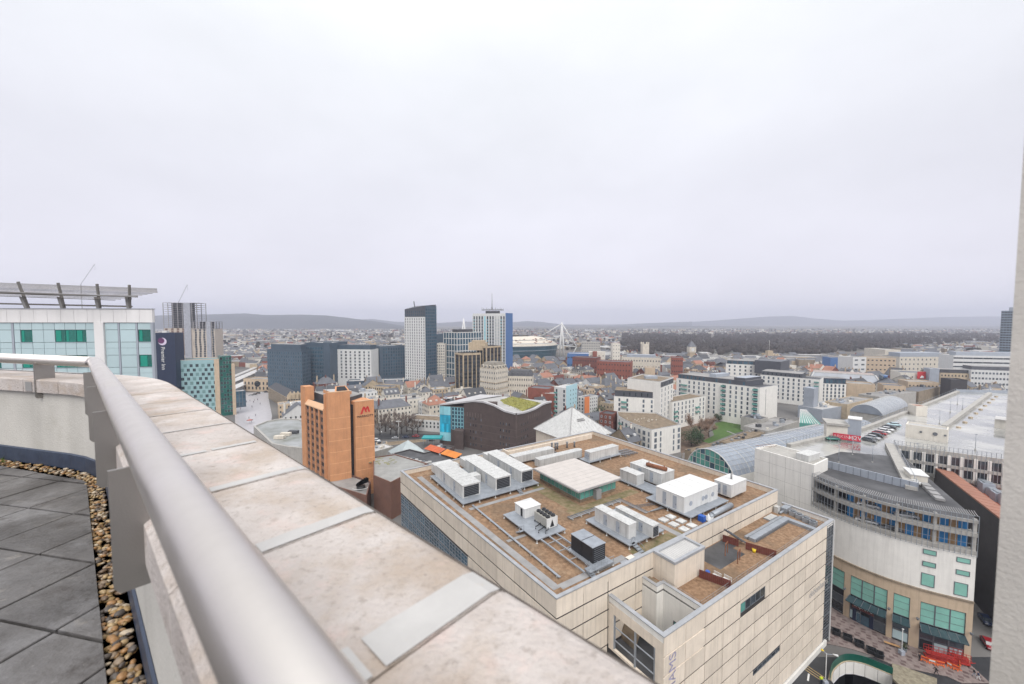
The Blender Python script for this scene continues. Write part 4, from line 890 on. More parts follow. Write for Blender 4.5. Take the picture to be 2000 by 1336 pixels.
def shop():
 root = thing('shop_block', 'pale curved shop block with stone ground floors and two open parking storeys', 'shop building', (90, 95, 0))
 back = [Vector((123.6, 127)), Vector((104, 136)), Vector((88, 118))]
 pts = [on(CL[-1]*i/24)[0] for i in range(25)]; occupy(pts + back, 8)
 b = MB(); b.prism(pts + back, 13.6, 23.6); b.build('wall', M['render'], root)
 inn = [on(CL[-1]*i/24, -.35)[0] for i in range(25)]
 b = MB()                                        # stone storey with openings: piers, lintel band
 L = CL[-1]; su = lambda u, z: min((abs(1000 + FPX*on(L*i/400)[0].x/(on(L*i/400)[0].y*CT - (z - EYE)*ST) - u), L*i/400) for i in range(401))[1]
 opens = [(su(1618, 8.5), su(1650, 8.5)), (su(1661, 8.5), su(1733, 8.5)), (su(1745, 8.5), su(1777, 8.5)), (su(1797, 8.5), su(1886, 8.5))]
 def seg(s0, s1, z0, z1, out=.12, thick=.5, bb=b, m=0):
  n = max(1, int((s1 - s0)/1.0));
  for i in range(n):
   a0, a1 = s0 + (s1 - s0)*i/n, s0 + (s1 - s0)*(i + 1)/n
   bb.prism([on(a0, out)[0], on(a1, out)[0], on(a1, out - thick)[0], on(a0, out - thick)[0]], z0, z1, m, None, True)
 e = [0]
 for o in opens: e += [o[0], o[1]]
 e.append(L)
 for i in range(0, len(e), 2):
  if e[i+1] - e[i] > .05: seg(e[i], e[i+1], 0, 10.9)
 seg(0, L, 10.9, 13.4); b.build('stone_wall', M['beige'], root)
 b = MB(); seg(0, L, 13.4, 13.75, .35, .8, b); b.build('cornice', M['brownd'] if False else M['stoned'], root)
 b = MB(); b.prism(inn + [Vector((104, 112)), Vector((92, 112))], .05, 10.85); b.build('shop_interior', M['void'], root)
 for k, (s0, s1) in enumerate(opens):           # glazing above, canopy, shopfronts below
  n = max(1, round((s1 - s0)/2.6))
  for i in range(n):
   a = s0 + (s1 - s0)*(i + .5)/n; p, h = on(a, -.1); w_ = (s1 - s0)/n
   put(win_mesh(w_ - .02, 4.6, M['steeld'], M['glassmint'], 0, .08, .09, 2), 'upper_window', root, p.x, p.y, 8.5, h)
   if not (k == 1 and i in (1,)):
    put(win_mesh(w_ - .02, 2.2, M['steeld'], M['glassp'] if (i + k) % 3 else M['glassd'], 0, .06), 'shop_window', root, p.x, p.y, 1.5, h)
    put(win_mesh(w_ - .02, 2.0, M['steeld'], M['glassd'], 0, .06), 'shop_window', root, p.x, p.y, 3.7, h)
  if k:
   bb = MB(); n2 = max(2, int((s1 - s0)/1.2))
   for i in range(n2):
    a0, a1 = s0 + (s1 - s0)*i/n2, s0 + (s1 - s0)*(i + 1)/n2
    p0, p1, q0, q1 = on(a0, .1)[0], on(a1, .1)[0], on(a0, 2.1)[0], on(a1, 2.1)[0]
    bb.face([(*p0, 6.0), (*p1, 6.0), (*q1, 5.3), (*q0, 5.3)]); bb.face([(*q0, 5.15), (*q1, 5.15), (*p1, 5.85), (*p0, 5.85)]); bb.face([(*q0, 5.15), (*q0, 5.3), (*q1, 5.3), (*q1, 5.15)])
   o = bb.build('glass_canopy', mat('dark_canopy_glass', (.025,.05,.06), .2, .2, .5), root)
   for i in range(n2 + 1):
    a0 = s0 + (s1 - s0)*i/n2; b = MB(); b.beam((*on(a0, .1)[0], 6.05), (*on(a0, 2.1)[0], 5.36), .07); b.build('canopy_rib', M['steeld'], o)
 sc_ = opens[1][0]*.62 + opens[1][1]*.38; p, h = on(sc_, -.08); b = MB(); f = Fr(p, h); b.box(-2.0, 2.0, -.1, .05, 3.3, 5.2, f); b.build('shop_sign', mat('maroon_sign', (.12,.035,.03), .5, .1), root)
 q = on(sc_, .06)[0]; lettering(root, 'explore', 1.15, q, 4.2, h, M['white'], ext=.02)
 for x in (-1.9, 1.3): b = MB(); b.box(x, x + .7, -.05, .05, 0.05, 3.2, f); b.build('door_pier', M['navy'], root)
 b = MB(); b.box(-1.1, 1.2, -.03, .04, .1, 2.4, f); b.build('door', M['glassb'], root)
 for s, z, hh in ((su(1815, 20), 22.2, 1.1), (su(1814, 18), 19.5, 1.1), (su(1812, 16), 16.0, 2.8), (su(1881, 20), 22.0, 1.1), (su(1880, 18), 19.3, 1.1), (su(1877, 16), 15.7, 2.8)):
  p, h = on(s, .01); put(win_mesh(2.1, hh, M['steeld'], M['glassmint'], 0, .06), 'window', root, p.x, p.y, z, h)
 for s in (opens[0][1] + .4, opens[1][1] + .4, opens[3][0] - .4, L - .3):
  p, h = on(s, .15); q = on(s, .75)[0]; b = MB(); b.beam((*p, 7.0), (*q, 7.1), .08); b.tube([(*q, 6.85), (*q, 7.3)], [.16, .3], 10); b.build('wall_lamp', M['steeld'], root)
 # joints of the white panels
 for i in range(1, 9):
  p, h = on(L*i/9, .004); b = MB(); f = Fr(p, h); b.box(-.03, .03, -.012, .01, 13.8, 23.55, f); b.build('panel_joint', M['render'], root)
 for z in (17.0, 20.3):
  b = MB(); seg(0, L, z, z + .05, .014, .03, b); b.build('panel_joint', M['render'], root)
 # two open parking storeys: slabs, columns, wire screens, back wall
 for z in (23.6, 27.4): b = MB(); seg(0, L, z, z + .8, .1, 1.6, b); b.build('parking_edge', M['concrete'], root)
 b = MB(); b.prism([on(L*i/24, -.1)[0] for i in range(25)] + [Vector((116, 112)), Vector((92, 116))], 23.62, 23.9); b.prism([on(L*i/24, -.1)[0] for i in range(25)] + [Vector((116, 112)), Vector((92, 116))], 27.5, 27.8); b.build('parking_floor', M['concrete'], root)
 mural = mat('painted_mural_blue', (.02,.19,.46), .6, .1); mur2 = mat('painted_mural_ochre', (.32,.20,.10), .7, .2)
 rr = random.Random(8)
 for z in (24.0, 27.9):
  b = MB()
  n = 30
  for i in range(n):
   a0, a1 = L*.26 + L*.72*i/n, L*.26 + L*.72*(i + 1)/n; p, q = on(a0, -2.3)[0], on(a1, -2.3)[0]; sh = .5 + .2*math.sin(i)
   m1 = L*.72/n
   b.face([(*p, z), (*q, z), (*q, z + 2.9), (*p.lerp(q, .02), z + 2.9)], 1 if (i//2) % 2 else 0)
  b.build('mural_wall', [mural, mur2], root)
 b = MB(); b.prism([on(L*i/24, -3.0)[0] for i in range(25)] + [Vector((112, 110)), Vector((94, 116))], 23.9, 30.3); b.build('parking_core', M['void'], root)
 for i in range(6):
  p, h = on(L*i/5*.985 + .2, -.7); b = MB(); f = Fr(p, h); b.box(-.28, .28, -.3, .3, 23.9, 31.0, f); b.build('column', M['concrete'], root)
 for i in range(38):
  p, _ = on(L*i/37, .28); b = MB(); b.beam((*p, 23.3), (*p, 32.0), .07); b.build('screen_post', M['steelp'], root)
 b = MB()
 for z in (23.4, 26.0, 28.6, 31.1, 32.0):
  for i in range(24): b.beam((*on(L*i/24, .3)[0], z), (*on(L*(i + 1)/24, .3)[0], z), .05)
 b.build('screen_rail', M['steelp'], root)
 for i in range(80):                              # slatted sloping top of the screen
  s = L*(i + .5)/80; b = MB(); b.beam((*on(s, .25)[0], 31.9), (*on(s, -1.6)[0], 32.4), .1, .05); b.build('screen_slat', M['pathg'], root)
 b = MB(); seg(0, L, 30.3, 30.9, .05, 1.8, b); b.build('roof_edge', M['concrete'], root)
 b = MB(); b.face([(*p, 30.92) for p in ([on(L*i/24, -.2)[0] for i in range(25)] + [Vector((119, 119)), Vector((104, 124)), Vector((89, 116))])]); b.build('roof', M['flatd'], root)
 # white end block
 q = [Vector((79.7,103.2)), Vector((87.4,108.3)), Vector((81.2,121.2)), Vector((72.8,117.5))]
 bl = thing('stair_tower', 'blank white panelled tower with a boxed vent on its flat roof', 'tower', (80, 112, 0)); block('', '', '', q, 34.2, M['render'], M['concrete'], root=bl, par=.5)
 A, B_ = q[3], q[0]; d = (B_ - A).normalized(); n_ = Vector((d.y, -d.x))
 for k in (.28, .55, .8): b = MB(); p = A.lerp(B_, k); f = Fr(p, math.atan2(d.y, d.x)); b.box(-.03, .03, -.012, .01, 1, 34.0, f); b.build('panel_joint', M['concrete'], bl)
 for z in (31.0, 27.0, 23): b = MB(); f = Fr(A, math.atan2(d.y, d.x)); b.box(.02, (B_ - A).length - .02, -.014, .01, z, z + .05, f); b.build('panel_joint', M['concrete'], bl)
 b = MB(); f = Fr((80.6, 107.6), math.radians(28)); b.box(-.5, 5.5, -1.0, 2.2, 33.72, 35.5, f); b.build('vent_box', M['whitem'], bl)
 b = MB()
 for i in range(8): b.beam((73.6 + i*.9, 118.6 + i*.2, 33.75), (74.0 + i*.9, 117.6 + i*.2, 34.5), .08)
 b.beam((73.6, 118.6, 34.5), (80.4, 120.2, 34.5), .08); b.build('roof_rail', M['rust'], bl)
 # plant on the dark roof corner
 t = thing('plant_hut', 'white plant cabin with pipes at the sharp corner of the car park roof', 'cabin', (*at(1830, 950, 31), 30.92)); p = at(1797, 929, 31); f = Fr(p, x=(-.504, -.863))
 b = MB(); b.box(1.5, 7, -3.6, -.5, 30.95, 32.9, f); b.build('wall', M['offw'], t); b = MB(); b.box(1.3, 7.2, -3.8, -.3, 32.903, 33.1, f); b.build('roof', M['white'], t)
 for x in (8, 9.6): b = MB(); b.tube([(*f(x, -4.6), 31.1), (*f(x, -3.6), 31.8), (*f(x + .4, -2.6), 31.8)], .4, 10); b.build('pipe', M['whitem'], t)
 for i in range(4): b = MB(); b.box(8.4 + i*2.6, 10.4 + i*2.6, -2.4, -.8, 30.95, 31.8 - .1*i, f); b.build('fan_box', M['pathg'], t)
shop()
def carpark():
 root = thing('rooftop_car_park', 'wet rooftop car park deck with long parapets and puddled pale surface', 'car park', (*at(1780, 850, DZ), 0))
 pl = [at(1612, 915, DZ), at(1793, 962, DZ), at(1746, 874, DZ), at(1975, 905, DZ), at(2060, 770, DZ), at(1868, 766, DZ), at(1797, 795, DZ), at(1684, 838, DZ), at(1536, 872, DZ)]
 occupy(pl, 4)
 b = MB(); tri = tessellate_polygon([[Vector((*p, 0)) for p in pl]])
 b.add([(*p, DZ) for p in pl], [tuple(reversed(t)) if (pl[t[1]] - pl[t[0]]).cross(pl[t[2]] - pl[t[0]]) < 0 else t for t in tri]); o = b.build('deck', M['deckwet'], root)
 b = MB(); n = len(pl)
 for i in range(n):
  a, c = pl[i], pl[(i + 1) % n]; b.face([(*a, 0), (*c, 0), (*c, DZ), (*a, DZ)])
 b.build('wall', M['concrete'], root)
 def para(a, c, h, th, m, name='parapet', z=DZ):
  b = MB(); d = (c - a).normalized(); nn = Vector((-d.y, d.x))*th; b.prism([a, c, c + nn, a + nn], z + .004, z + h); return b.build(name, m, root)
 para(pl[0], pl[1], 2.3, .3, M['greyc'], 'screen_wall')
 d = pl[1] - pl[0]
 for i in range(1, 12):
  p = pl[0] + d*i/12; b = MB(); f = Fr(p, math.atan2(d.y, d.x)); b.box(-.04, .04, -.05, -.003, DZ, DZ + 2.28, f); b.build('screen_joint', M['steeld'], root)
 para(pl[1], pl[2], 1.2, 2.2, M['concrete']); para(pl[2], pl[3], .9, .4, M['concrete'])
 for i, j in ((8, 7), (7, 6), (6, 5)): para(pl[i], pl[j], 1.0, -1.4, M['concrete'])
 para(pl[5], pl[4], 1.6, .4, M['greyc'])
 para(at(1850, 838, DZ), at(1938, 771, DZ), 1.3, 1.6, M['concrete'], 'divider_wall')
 for i in range(9): p = at(1850, 840, DZ).lerp(at(1938, 772, DZ), (i + .5)/9); b = MB(); b.box(p.x + 1.6, p.x + 2.6, p.y - 1.4, p.y - .4, DZ + .004, DZ + .5); b.build('kerb_block', M['stone'], root)
 # mesh fence posts and tall lamp columns along the edges
 def posts(a, c, n, h, nm='fence_post'):
  for i in range(n + 1): p = a.lerp(c, i/n); b = MB(); b.beam((*p, DZ), (*p, DZ + h), .08); b.build(nm, M['steelp'], root)
  b = MB();
  for z in (h*.55, h): b.beam((*a, DZ + z), (*c, DZ + z), .06)
  b.build('fence_rail', M['steelp'], root)
 posts(pl[8], at(1611, 850, DZ), 12, 2.4); posts(pl[7], pl[6], 22, 2.6); posts(pl[6], pl[5], 14, 2.2); posts(pl[1], pl[2], 16, 2.6); posts(pl[2], pl[3], 26, 2.4)
 for k, (u, v) in enumerate(((1704, 905), (1665, 890), (1638, 905), (1790, 900), (1835, 828), (1856, 806), (1870, 790), (1905, 880), (1880, 800))):
  p = at(u, v, DZ); lab = ['slim grey lamp column standing alone on the wet deck before the row of cars', 'slim lamp column by the puddle near the red banner', 'slim lamp column nearest the grey screen wall', 'short lamp column beside the deck edge over the lane', 'lamp column by the cream stair block', 'lamp column midway along the deck divider', 'lamp column at the far end of the deck divider', 'lamp column over the far parking facade', 'lamp column on the far deck behind the white kiosk'][k]
  t = thing('lamp_column', lab, 'lamp post', (*p, DZ), 'lamp columns on the car park deck'); b = MB(); b.tube([(*p, DZ), (*p, DZ + 5.2)], .07, 6); b.build('pole', M['steelp'], t); b = MB(); b.box(p.x - .35, p.x + .35, p.y - .12, p.y + .12, DZ + 5.2, DZ + 5.35); b.build('lamp_head', M['steelp'], t); b = MB(); b.cyl(p.x, p.y, DZ + .005, DZ + .5, .2, 8); b.build('base', M['concrete'], t)
 # bay markings, each a painted strip
 for i in range(14):
  p = at(1655, 872, DZ) + Vector((.86, .5))*0 + U*0; q = at(1640, 885, DZ) + U*(i*2.5) - V*(0); b = MB(); f = Fr(q, D.ang + math.pi/2); b.box(0, 4.6, -.06, .06, DZ + .006, DZ + .012, f); b.build('bay_marking', mat('worn_bay_paint', (.5,.47,.36), .5, .15), root)
 # far facade of the other parking wing (below the deck edge that faces the terrace)
 a, c = pl[2], pl[3]; d = (c - a); L = d.length; d.normalize(); rz = math.atan2(d.y, d.x); nn = Vector((d.y, -d.x))
 for z in (23.0, 26.6): b = MB(); b.prism([a + nn*.05, c + nn*.05, c + nn*.6, a + nn*.6][::-1], z, z + .9, 0, None, True); b.build('parking_edge', M['concrete'], root)
 for z in (24.0, 27.5): b = MB(); b.prism([a + nn*.02, c + nn*.02, c + nn*.04, a + nn*.04][::-1], z, z + 2.5); b.build('parking_void', M['glassd'], root)
 for i in range(30): p = a + d*(L*i/29) + nn*.75; b = MB(); b.beam((*p, 22.8), (*p, DZ + .6), .08); b.build('screen_post', M['steelp'], root)
 for i in range(9): p = a + d*(L*(i + .5)/9) + nn*.3; b = MB(); f = Fr(p, rz); b.box(-.4, .4, -.25, .25, 22.8, DZ - .2, f); b.build('column', M['render'], root)
 # stair blocks on the deck
 t = thing('stair_block', 'white stair block with grey lift tower and long red banner on the deck', 'kiosk', (*at(1645, 858, DZ), DZ)); A, B_ = at(1614, 857, DZ), at(1655, 862, DZ); C_ = at(1681, 866, DZ)
 block('', '', '', slab(A, B_, 7), DZ + 5.2, M['offw'], M['flatl'], z0=DZ, par=.0, root=t, occ=False); b = MB(); b.prism(slab(A + Vector((-.6, -.6)), B_ + Vector((.1, -.6)), 8), DZ + 5.2, DZ + 5.9); b.build('roof_slab', M['concrete'], t)
 b = MB(); q = slab(B_ + Vector((.02, 0)), C_, 5); b.prism(q, DZ, DZ + 7.8); b.build('lift_tower', M['greyc'], t); b = MB(); b.prism(offset_in(q, -.15), DZ + 7.803, DZ + 8.1); b.build('lift_roof', M['white'], t)
 d = (C_ - A).normalized(); nn = Vector((d.y, -d.x)); rz = math.atan2(d.y, d.x); A2 = A + d*1.8
 b = MB(); b.prism([A2 + nn*.05, C_ + nn*.05, C_ + nn*.16, A2 + nn*.16][::-1], DZ + .5, DZ + 2.5, 0, None, True); b.build('banner', mat('red_banner', (.52,.03,.06), .6, .1), t)
 p = A2.lerp(C_, .33) + nn*.18; lettering(t, 'PARKING', 1.5, p, DZ + 1.5, rz, mat('pink_banner_print', (.66,.38,.38), .6, .1), ext=.01); p = A2.lerp(C_, .8) + nn*.18; lettering(t, 'H2V', 1.9, p, DZ + 1.5, rz, M['white'], ext=.01)
 t = thing('stair_block', 'cream blockwork stair block with round vents on the deck', 'kiosk', (*at(1805, 855, DZ), DZ)); A, B_ = at(1768, 853, DZ), at(1850, 866, DZ)
 block('', '', '', slab(A, B_, 6), DZ + 4.6, M['offw'], M['flatl'], z0=DZ, par=.3, root=t, occ=False); d = (B_ - A).normalized(); nn = Vector((d.y, -d.x))
 for k, r_ in ((.38, .35), (.72, .6), (.95, .3)):
  p = A.lerp(B_, k); b = MB(); b.tube([(*(p + nn*.02), DZ + 2.6), (*(p + nn*.25), DZ + 2.6)], r_, 12); b.build('vent', M['steeld'], t)
 t = thing('stair_block', 'small white kiosk with a flat pink capping far along the deck', 'kiosk', (*at(1800, 812, DZ), DZ)); A, B_ = at(1789, 812, DZ), at(1811, 813, DZ); block('', '', '', slab(A, B_, 5), DZ + 4.3, M['offw'], M['copper'], z0=DZ, par=.2, root=t, occ=False)
 t = thing('stair_block', 'pale kiosk with overhanging dark eaves near the concrete pier', 'kiosk', (*at(1950, 838, DZ), DZ)); A, B_ = at(1942, 835, DZ), at(1985, 842, DZ); block('', '', '', slab(A, B_, 6), DZ + 3.4, M['offw'], M['flatd'], z0=DZ, par=.0, root=t, occ=False); b = MB(); b.prism(slab(A + Vector((-1, -1)), B_ + Vector((1, -1)), 8), DZ + 3.403, DZ + 3.7); b.build('roof_slab', M['flatl'], t)
carpark()
def copper():
 z = 26.0; Q = [at(1800, 893, z), at(1990, 1040, z)]; d = (Q[1] - Q[0]); far = at(2010, 928, z)
 Q2 = Q[1] + Vector((45, 8)); root = thing('copper_roofed_hall', 'hall with shade darkened walls under a pointed terracotta roof with a red roof terrace', 'hall', (*((Q[0] + Q[1])/2), 0)); occupy([Q[0], Q[1], Q2, far], 4)
 b = MB(); b.prism([Q[0], Q[1], Q2, far], 0, 21.9); b.build('wall', M['plumd'], root)  # dark wall colour stands in for the shade along the lane
 b = MB(); b.face([(*p, 21.93) for p in (Q[0], Q[1], Q2, far)]); b.build('terrace_floor', M['redroof'], root)
 n = Vector((-d.y, d.x)).normalized(); n = n if n.x > 0 else -n
 def strip(a, c, nn, w_, z0, z1):
  b = MB(); b.add([(*a, z0), (*c, z0), (*(c + nn*w_), z1), (*(a + nn*w_), z1), (*a, z0 - .4), (*c, z0 - .4), (*(c + nn*w_), z1 - .4), (*(a + nn*w_), z1 - .4)], [(0, 1, 2, 3), (7, 6, 5, 4), (4, 5, 1, 0), (6, 7, 3, 2), (5, 6, 2, 1), (7, 4, 0, 3)])
  o = b.build('terracotta_roof', M['copper'], root); k = max(2, int((c - a).length/2.5))
  for i in range(1, k): p = a.lerp(c, i/k); b = MB(); b.beam((*p, z0 + .03), (*(p + nn*w_), z1 + .03), .06, .05); b.build('roof_seam', M['copper'], o)
 strip(Q[0], Q[1], n, 3.9, z, z - .4)
 d2 = (far - Q[0]).normalized(); n2 = Vector((d2.y, -d2.x)); strip(Q[0] + d2*3, far, n2, 3.4, z + .05, z - .4)
 b = MB(); b.prism([Q[0], Q[1], Q[1] + n*.5, Q[0] + n*.5], 21.9, z - .42); b.build('wall', M['plumd'], root)
 b = MB(); a = Q[0] + n*7 + d2*12; b.prism([Q[0] + d2*10 + n2*4.6, far + n2*4.6, far + n2*4.2, Q[0] + d2*10 + n2*4.2], 21.95, z - 1.2); b.build('glazing', M['glassd'], root)
 p = at(1888, 940, 22); f = Fr(p, math.atan2(d.y, d.x))
 t = thing('roof_plant', 'row of pale blue grey air plant boxes on the red roof terrace', 'air handler', (*p, 21.93))
 for i in range(6): b = MB(); b.box(i*3.4, i*3.4 + 2.9, 0 + (i % 2)*.4, 2.6, 21.95, 24.0 + (i % 3)*.4, f); o = b.build('casing', M['greyc'], t); b = MB(); b.box(i*3.4 + .3, i*3.4 + 2.6, .5, 2.2, 24.0 + (i % 3)*.4, 24.3 + (i % 3)*.4, f); b.build('fan_tray', M['steelp'], o)
copper()
def arcade():
 c0 = Vector((76.8, 152.0)); HW, RISE, ZB = 10.0, 7.2, 15.2; f = Fr(c0, x=(.90, .436)); L = 112
 root = thing('glass_arcade', 'long glazed barrel vault arcade with a fan of panes in its end wall', 'arcade', (*c0, 0)); occupy([f(-1, -11), f(L, -11), f(L, 11), f(-1, 11)], 3)
 RA = (HW*HW + RISE*RISE)/(2*RISE); a0 = math.asin(HW/RA)
 def arc(t): a = -a0 + 2*a0*t; return RA*math.sin(a), ZB + RISE - RA + RA*math.cos(a)
 b = MB(); b.box(0.3, L, -HW, HW, 0, ZB, f); b.build('wall', M['render'], root)
 b = MB(); n = 14; m_ = 46; vs_ = []
 for i in range(m_ + 1):
  for j in range(n + 1): y, z = arc(j/n); vs_.append((*f(L*i/m_, -y), z))
 b.add(vs_, [(i*(n+1) + j, (i+1)*(n+1) + j, (i+1)*(n+1) + j + 1, i*(n+1) + j + 1) for i in range(m_) for j in range(n)]); b.build('vault_glazing', M['arc'], root)
 for i in range(m_ + 1):
  b = MB(); x = L*i/m_; pts = [(*f(x, -arc(j/n)[0]), arc(j/n)[1] + .03) for j in range(n + 1)]; w_ = .11 if i % 4 else .26
  b.tube(pts, w_/2 if i else .22, 4, smooth=False); b.build('arch_rib' , M['whitem'], root)
 for j in range(1, n):
  b = MB(); y, z = arc(j/n); b.beam((*f(0, -y), z + .03), (*f(L, -y), z + .03), .10); b.build('purlin', M['steelp'] if j % 3 else M['pathg'], root)
 # end wall: panes between mullions
 N_ = 12
 for i in range(N_):
  t0, t1 = (i + .06)/N_, (i + .94)/N_; y0, zt0 = arc(t0); y1, zt1 = arc(t1); zz = ZB - 4.5
  lv = [zz, ZB - 2.2, ZB, ZB + 2.4, ZB + 4.6, 99]
  for k in range(5):
   z0, z1 = lv[k] + .08, lv[k + 1] - .08
   if z0 >= max(zt0, zt1): continue
   p0, p1 = f(0, -y0), f(0, -y1); b = MB(); b.face([(*p0, min(z0, zt0)), (*p1, min(z0, zt1)), (*p1, min(z1, zt1)), (*p0, min(z1, zt0))][::-1] if True else []); b.build('end_pane', M['glasst'] if (i + k) % 4 else M['glassb'], root)
 b = MB()
 for i in range(N_ + 1): y, z = arc(i/N_); b.beam((*f(-.05, -y), ZB - 4.6), (*f(-.05, -y), z), .14)
 for z in (ZB - 4.5, ZB - 2.2, ZB, ZB + 2.4, ZB + 4.6):
  dz_ = max(.0, z - ZB); half = math.sqrt(max(0, RA*RA - (RA - RISE + dz_)**2)) if z > ZB else HW; b.beam((*f(-.05, -half), z), (*f(-.05, half), z), .12)
 b.build('mullion_frame', M['whitem'], root)
 b = MB(); b.box(.15, .25, -HW, HW, ZB - 5, ZB, f); b.build('end_backing', M['void'], root)
 # cross roof with white ribs beside the vault
 g2 = at(1690, 790, 21.0) + U*2; f2 = Fr(g2, x=U); r2 = thing('glass_arcade', 'farther glazed barrel vault behind the lift tower and deck railing', 'arcade', (*g2, 0)); occupy([f2(-1, -11), f2(75, -11), f2(75, 11), f2(-1, 11)], 3); b = MB(); b.box(.3, 52, -HW*.8, HW*.8, 0, ZB, f2); b.build('wall', M['concrete'], r2)
 b = MB(); b.add([(*f2(52*i/24, -arc(j/n)[0]*.8), ZB + (arc(j/n)[1] - ZB)*.75) for i in range(25) for j in range(n + 1)], [(i*(n+1) + j, (i+1)*(n+1) + j, (i+1)*(n+1) + j + 1, i*(n+1) + j + 1) for i in range(24) for j in range(n)]); b.build('vault_glazing', M['arc'], r2)
 b = MB(); b.face([(*f2(-.05, -arc(j/n)[0]*.8), ZB + (arc(j/n)[1] - ZB)*.75) for j in range(n + 1)]); b.build('end_glazing', M['arc'], r2)
 for i in range(25): b = MB(); b.tube([(*f2(52*i/24, -arc(j/n)[0]*.8), ZB + (arc(j/n)[1] - ZB)*.75 + .03) for j in range(n + 1)], .12, 4, smooth=False); b.build('arch_rib', M['whitem'], r2)
 t = thing('ribbed_roof', 'low ribbed glass roof with white bars beside the barrel vault', 'glass roof', (*f(80, 16), 0)); b = MB(); b.box(62, 110, 11.2, 19, 0, 15.6, f); b.build('roof', M['arc'], t)
 for i in range(9): b = MB(); b.box(62, 110, 11.6 + i*.85, 11.85 + i*.85, 15.603, 15.85, f); b.build('rib', M['white'] if i % 2 else M['pathg'], t)
arcade()
